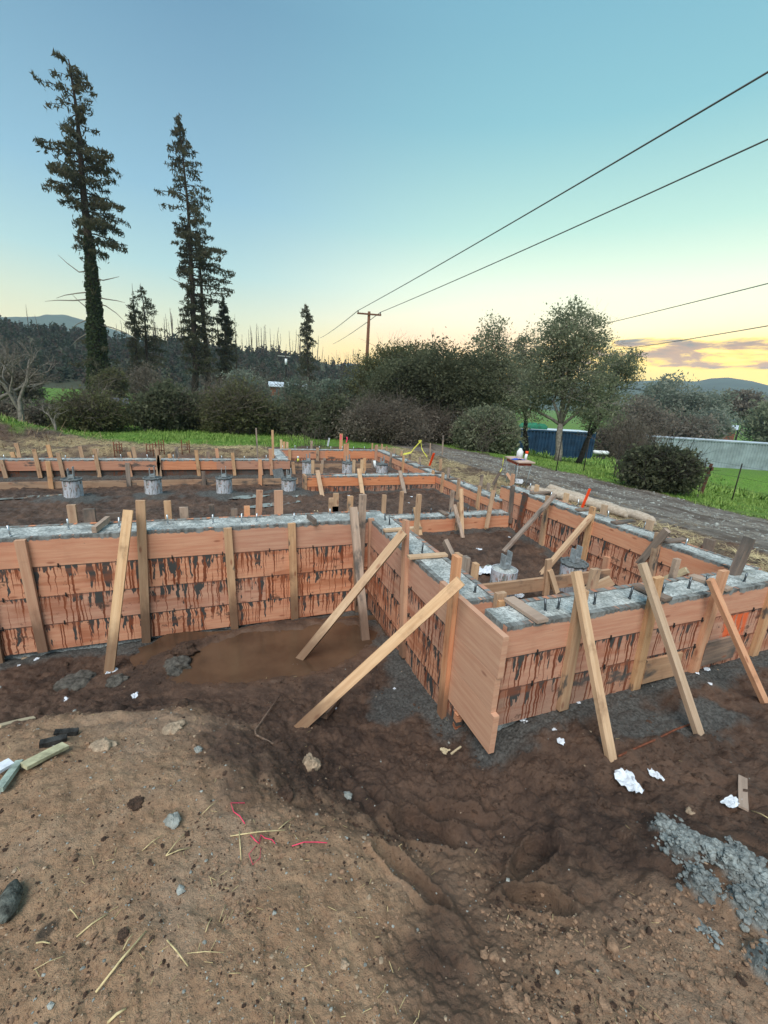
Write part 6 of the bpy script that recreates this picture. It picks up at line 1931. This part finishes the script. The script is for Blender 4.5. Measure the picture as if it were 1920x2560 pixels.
# burnt standing trunks along the ridge
protos = []
for k in range(5):
    mb = MB(); h = 1.0
    mb.tube([(0, 0, -.1), (random.gauss(0, .008), 0, .4), (random.gauss(0, .015), 0, .75), (random.gauss(0, .02), 0, 1.0)], [.014, .011, .007, .003], 5)
    for _ in range(5 + 2 * k):
        z = random.uniform(.45, .95); a = random.uniform(0, 6.28); L = random.uniform(.02, .07) * (1.2 - z) * 2
        mb.tube([(0, 0, z), (L * math.cos(a), L * math.sin(a), z + random.uniform(-.01, .03))], [.0035, .0015], 3, cap=False)
    protos.append(mb)
meshes = []
cnt = 0
for k in range(125):
    if k < 96: x = random.uniform(385, 835)
    elif k < 110: x = random.uniform(60, 385)
    else: x = random.uniform(830, 900)
    ci = min(len(px_r) - 2, max(0, int((x - px_r[0]) / 6)))
    jj = random.uniform(7.5, 10); j0 = int(jj)
    q = Vector(HV[ci, j0]).lerp(Vector(HV[ci, j0 + 1]), jj - j0)
    if len(meshes) < 5:
        o = protos[len(meshes)].build('burnt_snag', 'snag_wood'); meshes.append(o)
    else:
        o = meshes[k % 5].copy(); COL.objects.link(o)
    hh = random.uniform(4.5, 10.5) * (1.0 if 385 < x < 800 else .7)
    o.location = q; wd = hh * random.uniform(.9, 1.4); o.scale = (wd, wd, hh); o.rotation_euler = (random.gauss(0, .03), random.gauss(0, .035), random.uniform(0, 6))
    tag(o, 'thin bare burnt trunk standing on the far ridge', 'dead tree', 'burnt trunks along the ridge')

# ================================================================== POLES AND WIRES
D = 38
bs = base_at(911, 1018, D)
t_ = thing('power_pole', 'tall brown wooden power pole with a crossarm standing in the bushes', 'utility pole', bs)
tp = PD(923, 779, D)
simple('pole_wood', (.14, .062, .036), .9, .3, 6, .3, stretch=(6, 6, .5))
MB().tube([(bs.x, bs.y, bs.z - .3), ((bs.x + tp.x) * .5, (bs.y + tp.y) * .5, (bs.z + tp.z) / 2), tp], [.17, .145, .12], 10).build('pole', 'pole_wood', t_)
ca, cb = PD(893, 783, D - .1), PD(953, 788, D - .1)
MB().beam(ca, cb, .12, .10).build('crossarm', 'pole_wood', t_)
ins = []
for q in (ca.lerp(cb, .04), ca.lerp(cb, .97)):
    MB().tube([q, q + Vector((0, 0, .12)), q + Vector((0, 0, .16)), q + Vector((0, 0, .22))], [.02, .05, .03, .045], 8).build('insulator', 'dark_metal', t_)
    ins.append(q + Vector((0, 0, .22)))
simple('wire', (.10, .10, .10), .6, .1, 5, 0)


def wire(a, b, r, lb, sag=.3, n=24):
    a, b = Vector(a), Vector(b)
    P = [a.lerp(b, k / n) - Vector((0, 0, sag * 4 * (k / n) * (1 - k / n))) for k in range(n + 1)]
    tag(MB().tube(P, r, 5).build('power_line', 'wire'), lb, 'wire', 'power lines')


zc = ins[0].z
far = lambda x, y: PZ(x, y, zc + .3)
e1 = far(1920, 170); wire(ins[0], ins[0] + (e1 - ins[0]) * 1.25, .022, 'upper power line running from the pole to the top right', .12)
e2 = far(1920, 340); wire(ins[1], ins[1] + (e2 - ins[1]) * 1.25, .022, 'second power line running from the pole to the right', .12)
wire(ins[0], PD(800, 845, 95), .03, 'power line dropping left behind the pole, upper of two', .2)
wire(ins[1], PD(832, 860, 95), .03, 'power line dropping left behind the pole, lower of two', .2)
wire(PD(1340, 848, 60), PD(2060, 673, 26), .024, 'third power line rising right out of the grove', .1)
wire(PD(1500, 880, 60), PD(2060, 790, 26), .024, 'lowest power line crossing above the sunset clouds', .1)

D = 85
bs = base_at(716, 952, D); tp = PD(714, 876, D); bs.z = PD(716, 952, D).z
t_ = thing('power_pole', 'small far power pole with a pale crossarm and transformer by the shed', 'utility pole', bs)
MB().tube([bs, tp], [.16, .12], 8).build('pole', 'bark_dark', t_)
MB().beam(PD(694, 889, D), PD(726, 892, D), .16, .12).build('crossarm', 'stone_grey', t_)
MB().tube([PD(715, 897, D - .3), PD(715, 912, D - .3)], [.22, .22], 10).build('transformer', 'plastic_white', t_)
D = 120
bs = base_at(1806, 1060, D); tp = PD(1805, 1008, D)
t_ = thing('power_pole', 'tiny far power pole with transformer among the trees at the right', 'utility pole', bs)
MB().tube([bs, tp], [.16, .12], 6).build('pole', 'bark_dark', t_)
MB().beam(PD(1797, 1019, D), PD(1815, 1020, D), .18, .14).build('crossarm', 'stone_grey', t_)
MB().tube([PD(1807, 1025, D - .3), PD(1806, 1034, D - .3)], [.25, .3], 8).build('transformer', 'plastic_white', t_)

# ================================================================== CONTAINERS AND BUILDINGS
simple('container_blue', (.012, .038, .080), .5, .35, 1.3, .1)
simple('container_grey', (.24, .30, .32), .55, .2, 1.0, .1)
simple('green_tarp', (.02, .16, .09), .7, .2, 3, .2)
simple('roof_white', (.50, .58, .66), .6, .1, 2, .1)
simple('barn_red', (.20, .075, .045), .9, .25, 3, .2)
simple('dark_roof', (.075, .08, .095), .8, .3, 4, .2)
simple('pale_blue', (.35, .46, .52), .6, .2, 2, .1)


def container(a, b, h, depth, mat, label, pitch=.28, dcor=.05):
    a, b = Vector(a), Vector(b)
    zb = min(a.z, b.z) if abs(a.z - b.z) < 1 else (a.z + b.z) / 2
    L = Vector((b.x - a.x, b.y - a.y, 0)); n = L.length; u = L.normalized()
    w = Vector((-u.y, u.x, 0))
    if w.dot(Vector((a.x, a.y, 0))) < 0: w = -w
    slope = (b.z - a.z) / n
    t_ = thing('shipping_container', label, 'container', a)
    P = lambda s, d, z: Vector((a.x, a.y, a.z)) + u * s + w * d + Vector((0, 0, z + slope * s))
    mb = MB(); mb2 = MB(); s = .1; prev = None; k = 0; prof = []
    while s < n - .1:
        for ds, dd in ((0, 0), (pitch * .3, 0), (pitch * .45, dcor), (pitch * .85, dcor)):
            prof.append((s + ds, dd + .03))
        s += pitch
    for k in range(len(prof) - 1):
        (s0, d0), (s1, d1) = prof[k], prof[k + 1]
        mb.quad([P(s0, d0, .15), P(s1, d1, .15), P(s1, d1, h - .12), P(s0, d0, h - .12)])
        mb2.quad([P(s1, depth - d1, .15), P(s0, depth - d0, .15), P(s0, depth - d0, h - .12), P(s1, depth - d1, h - .12)])
    mb.build('corrugated_wall', mat, t_)
    mb2.build('corrugated_wall', mat, t_)
    mb = MB()
    for d in (.05, depth - .05):
        mb.beam(P(0, d, h - .06), P(n, d, h - .06), .12, .10); mb.beam(P(0, d, .08), P(n, d, .08), .16, .10)
    for s in (.05, n - .05):
        for d in (.05, depth - .05):
            mb.beam(P(s, d, 0), P(s, d, h), .12, .12, w)
        mb.beam(P(s, 0.05, h - .06), P(s, depth - .05, h - .06), .12, .1)
    mb.build('frame', mat, t_)
    mb = MB(); q = [P(0, 0, h + .005), P(n, 0, h + .005), P(n, depth, h + .005), P(0, depth, h + .005)]; mb.quad(q)
    mb.build('roof', 'roof_white', t_)
    mb = MB()
    for s in (.07, n - .07): mb.quad([P(s, .06, .12), P(s, depth - .06, .12), P(s, depth - .06, h - .1), P(s, .06, h - .1)])
    mb.build('end_wall', mat, t_)
    return P, n


a, b = PZ(1290, 1141, -2.95), PZ(1478, 1149, -2.95)
da = math.hypot(a.x, a.y)
h = PD(1302, 1072, da).z - a.z
P_, n_ = container(a, b, h, 2.44, 'container_blue', 'dark blue shipping container behind the tallest grove tree', .28, .09)
t_ = thing('tarp_bundle', 'green tarp-covered load on the roof of the blue container', 'tarp', P_(.5, 1, h))
mb = MB()
q0, q1 = P_(.3, .8, h + .02), P_(2.6, .8, h + .02)
mb.tube([q0 + Vector((0, 0, .05)), q0.lerp(q1, .1) + Vector((0, 0, .12)), q0.lerp(q1, .5) + Vector((0, 0, .16)), q0.lerp(q1, .9) + Vector((0, 0, .12)), q1 + Vector((0, 0, .05))], [.15, .3, .33, .3, .2], 10)
mb.build('cover', 'green_tarp', t_)
a, b = PZ(1547, 1154, -4.25), PZ(2010, 1184, -4.25)
da = math.hypot(a.x, a.y); h2 = PD(1547, 1086, da).z - a.z
container(a, b, h2, 2.44, 'container_grey', 'long pale grey corrugated container at the right edge', .30, .06)
p = G(1497, 1146)
t_ = thing('water_tank', 'small white tank with a dark end beside the blue container', 'tank', p)
MB().tube([p + Vector((-.5, .3, .5)), p + Vector((-.4, .25, .5)), p + Vector((.5, -.3, .5)), p + Vector((.6, -.35, .5))], [.10, .17, .17, .10], 14).build('body', 'plastic_white', t_)
mb = MB(); mb.beam(p + Vector((-.3, .2, .06)), p + Vector((.4, -.2, .06)), .2, .6); mb.build('cradle', 'dark_metal', t_)


def shed(px0, px1, prow_top, prow_base, D, wall, roof, label, name='shed', dep=3, roof_h=.35, openw=False, zfix=True):
    a, b = PD(px0, prow_base, D), PD(px1, prow_base, D)
    zt = PD((px0 + px1) / 2, prow_top, D).z; zb = min(a.z, b.z)
    u = Vector((b.x - a.x, b.y - a.y, 0)); n = u.length; u.normalize(); w = Vector((-u.y, u.x, 0))
    if w.dot(Vector((a.x, a.y, 0))) < 0: w = -w
    t_ = thing(name, label, 'shed', (a.x, a.y, zb))
    P = lambda s, d, z: Vector((a.x, a.y, zb)) + u * s + w * d + Vector((0, 0, z))
    hw = (zt - zb) * (1 - roof_h); hr = zt - zb
    mb = MB()
    if openw:
        for s in (.1, n / 2, n - .1):
            for d in (.1, dep - .1): mb.beam(P(s, d, -.3), P(s, d, hw), .12, .12, u)
    else:
        mb.quad([P(0, 0, -1), P(n, 0, -1), P(n, 0, hw), P(0, 0, hw)]); mb.quad([P(n, dep, -1), P(0, dep, -1), P(0, dep, hw), P(n, dep, hw)])
        mb.quad([P(0, dep, -1), P(0, 0, -1), P(0, 0, hw), P(0, dep, hw)]); mb.quad([P(n, 0, -1), P(n, dep, -1), P(n, dep, hw), P(n, 0, hw)])
        mb.quad([P(0, 0, hw), P(0, dep / 2, hr - .05), P(0, dep, hw)]); mb.quad([P(n, 0, hw), P(n, dep, hw), P(n, dep / 2, hr - .05)])
    mb.build('posts' if openw else 'wall', wall, t_)
    mb = MB(); e = .25; th = .08
    A = [P(-e, -e, hw - .05), P(n + e, -e, hw - .05), P(n + e, dep / 2, hr), P(-e, dep / 2, hr)]; B = [P(-e, dep / 2, hr), P(n + e, dep / 2, hr), P(n + e, dep + e, hw - .05), P(-e, dep + e, hw - .05)]
    for Q in (A, B):
        mb.quad(Q); mb.quad([q - Vector((0, 0, th)) for q in Q][::-1])
        for k in range(4): mb.quad([Q[k], Q[(k + 1) % 4], Q[(k + 1) % 4] - Vector((0, 0, th)), Q[k] - Vector((0, 0, th))])
    mb.build('roof', roof, t_)
    if not openw:
        mb = MB(); s0 = n * .55; mb.beam(P(s0, -.03, hw * .1), P(s0, -.03, hw * .75), n * .16, .05, u); mb.build('door', 'dark_roof', t_)
    return t_


shed(675, 706, 954, 985, 70, 'barn_red', 'roof_white', 'little red-brown shed with a bright metal roof on the hillside', 'hillside_shed')
shed(283, 312, 996, 1016, 33, 'bark_dark', 'dark_roof', 'low dark open shelter behind the twiggy hedge', 'open_shelter', 2, .5, True)
shed(722, 768, 957, 972, 75, 'plastic_white', 'roof_white', 'low white-roofed building half hidden by the willow bushes', 'low_building', 4, .5)
shed(1790, 1838, 1062, 1084, 95, 'barn_red', 'roof_white', 'far red barn with a white roof at the right', 'barn', 6, .35)
shed(1130, 1164, 1040, 1078, 26, 'pale_blue', 'roof_white', 'pale blue trailer glimpsed between the grove trees', 'trailer', 2, .15)


# fence on the verge
def fence(px_list, label, hgt=1.15, lean=0, mat='bark_dark'):
    pts = [G(*q) for q in px_list]
    t_ = thing('wire_fence', label, 'fence', pts[0])
    for p in pts:
        mb = MB(); mb.tube([p - Vector((0, 0, .2)), p + Vector((.03, .02, hgt * .8))], .014, 6); mb.build('post', mat, t_)
    for z in (.3, .58, .86):
        mb = MB()
        for k in range(len(pts) - 1): mb.tube([pts[k] + Vector((0, 0, z)), pts[k + 1] + Vector((0, 0, z))], .003, 3, cap=False)
        mb.build('strand', 'dark_metal', t_)


fence([(1390, 1178), (1458, 1180), (1533, 1197), (1640, 1215), (1745, 1232), (1830, 1250), (1935, 1270)], 'thin wire fence with dark steel posts along the grassy verge')
p = G(1752, 1236)
t_ = thing('gate_post', 'rusty red leaning post with a bracket beside the round dark bush', 'post', p)
simple('rusty_post', (.10, .045, .03), .9, .3, 12, .4)
MB().beam(p - Vector((0, 0, .1)), p + Vector((.10, .0, .78)), .05, .05, (1, 0, 0)).build('post', 'rusty_post', t_)
MB().beam(p + Vector((-.05, 0, .60)), p + Vector((.18, 0, .66)), .08, .05).build('bracket', 'rusty_post', t_)

# bare orchard twigs / weeds by the far wall
for k, (px_, py_, D, lb) in enumerate(((806, 1108, 13.2, 'pale dry weed stalks standing behind the farthest wall'), (770, 1118, 12.6, 'short dry weed stalks left of the pale ones'), (1200, 1165, 14.0, 'dry weed stalks at the far side of the track'))):
    c = base_at(px_, py_, D); mb = MB()
    for _ in range(14):
        branch(mb, (c.x + random.gauss(0, .15), c.y + random.gauss(0, .1), c.z), (random.gauss(0, .25), random.gauss(0, .2), 1), .35, .006, 2, .5, 3)
    tag(mb.build('dry_weeds', 'twig'), lb, 'weeds')
p = PD(640, 1082, 0.1 + 15.2); p.z = gz(p.x, p.y, False)

# ================================================================== SKY
w = bpy.data.worlds.new('World'); scene.world = w; w.use_nodes = True
t = NT(w.node_tree)
tc = t.n('ShaderNodeTexCoord').outputs['Generated']
nz = t.n('ShaderNodeVectorMath', operation='NORMALIZE', ins={0: tc}).outputs[0]
sx = t.n('ShaderNodeSeparateXYZ', ins={0: nz}).outputs
SA = math.radians(60)
el = sx[2]
hl = t.m('SQRT', t.m('ADD', t.m('MULTIPLY', sx[0], sx[0]), t.m('ADD', t.m('MULTIPLY', sx[1], sx[1]), 1e-6)))
dt = t.m('DIVIDE', t.m('ADD', t.m('MULTIPLY', sx[0], math.sin(SA)), t.m('MULTIPLY', sx[1], math.cos(SA))), hl)
elp = t.m('MAXIMUM', el, 0.)
q = t.m('SQRT', elp)      # spreads the stops near the horizon
def st(*a): return [(math.sqrt(math.sin(math.radians(e))), lin(*c)) for e, c in a]
left = t.ramp(q, st((0, (244, 208, 138)), (2.6, (240, 212, 150)), (5, (228, 221, 172)), (8, (206, 218, 192)), (12, (172, 207, 207)), (19, (140, 183, 204)), (33, (106, 149, 177)), (60, (115, 158, 184)), (90, (135, 175, 195))))
right = t.ramp(q, st((0, (255, 205, 66)), (2.5, (255, 214, 84)), (5, (255, 229, 130)), (8.5, (255, 242, 200)), (13, (228, 240, 212)), (18, (182, 220, 206)), (27, (134, 188, 198)), (40, (110, 164, 188)), (90, (135, 175, 195))))
f = t.step(dt, .45, 1.0)
c = t.mix(f, left, right)
# yellow-orange band low in the middle, pinkish veil above it
pk = t.m('MULTIPLY', t.m('MULTIPLY', t.step(q, .20, .30), t.m('SUBTRACT', 1, t.step(q, .34, .43))), t.m('MULTIPLY', t.m('MULTIPLY', t.step(dt, .70, .82), t.m('SUBTRACT', 1, t.step(dt, .90, .985))), .6))
c = t.mix(pk, c, lin(255, 214, 190))
gl = t.m('MULTIPLY', t.m('SUBTRACT', 1, t.step(q, .18, .42)), t.m('MULTIPLY', t.m('MULTIPLY', t.step(dt, .55, .80), t.m('SUBTRACT', 1, t.m('MULTIPLY', t.step(dt, .90, .99), .5))), .8))
c = t.mix(gl, c, lin(255, 196, 60))
g2 = t.m('MULTIPLY', t.m('POWER', 2.718, t.m('MULTIPLY', t.m('SUBTRACT', dt, 1.), 45.)), t.m('SUBTRACT', 1, t.step(el, .05, .19)))
c = t.mix(t.m('MULTIPLY', g2, .85), c, lin(255, 222, 96))
# clouds low over the right mountains
cv = t.n('ShaderNodeCombineXYZ', ins={0: t.m('MULTIPLY', t.m('ARCTAN2', sx[0], sx[1]), 9.), 1: t.m('MULTIPLY', el, 42.), 2: 2.2}).outputs[0]
n1 = t.noise(cv, 1.15, 6, .58, .3)
band = t.m('MULTIPLY', t.step(el, .066, .084), t.m('SUBTRACT', 1, t.step(el, .112, .150)))
azm = t.step(dt, .90, .965)
den = t.m('ADD', n1, t.m('MULTIPLY', t.m('SUBTRACT', t.m('MULTIPLY', band, azm), 1.), .5))
cl = t.step(den, .43, .53)
edge = t.m('MULTIPLY', t.step(den, .37, .45), t.m('SUBTRACT', 1, cl))
c = t.mix(t.m('MULTIPLY', edge, .7), c, lin(255, 206, 60))
cc = t.mix(t.step(n1, .5, .75), lin(170, 130, 105), lin(98, 104, 110))
c = t.mix(t.m('MULTIPLY', cl, .92), c, cc)
# small blue-grey cloud bank at the left horizon
below = t.m('LESS_THAN', el, -.002)
c = t.mix(below, c, lin(120, 120, 110))
pth = t.m('MINIMUM', 1750., t.m('DIVIDE', 150., t.m('MAXIMUM', el, .02)))
bo = t.m('POWER', 2.718, t.m('MULTIPLY', pth, t.m('ADD', .00026, t.m('MULTIPLY', f, .00016))))
bg = t.n('ShaderNodeBackground', ins={'Color': c, 'Strength': bo})
o = t.n('ShaderNodeOutputWorld'); t.t.links.new(bg.outputs[0], o.inputs[0])

# soft fill lamp added behind the viewer, standing in for brighter evening sky
sd = bpy.data.lights.new('sky_fill', 'SUN'); so = bpy.data.objects.new('sky_fill', sd); COL.objects.link(so)
sd.energy = 3.7; sd.angle = math.radians(40); sd.color = (1.0, .95, .88)
dirv = Vector((-.50, -.62, 1.0)).normalized()
so.rotation_euler = dirv.to_track_quat('Z', 'Y').to_euler()
so.location = (0, 0, 30)

# pale evening air that turns the far mountains blue
mt, t = new_mat('air')
vp = t.n('ShaderNodeVolumePrincipled', ins={'Color': (.62, .76, .92, 1), 'Density': .00042, 'Anisotropy': 0.0})
o = t.n('ShaderNodeOutputMaterial'); t.t.links.new(vp.outputs[0], o.inputs['Volume'])
MATS['air'] = mt
hz = MB().box(-1750, -1750, -60, 1750, 1750, 150).build('haze', 'air')
tag(hz, 'thin pale evening haze in the air over the whole place', 'haze', kind='stuff')

scene.view_settings.view_transform = 'Standard'
scene.view_settings.look = 'None'
scene.view_settings.exposure = 0.18
scene.view_settings.gamma = 1.0
scene.render.resolution_x, scene.render.resolution_y = 768, 1024
scene.cycles.max_bounces = 6
scene.cycles.diffuse_bounces = 3
scene.cycles.use_denoising = True
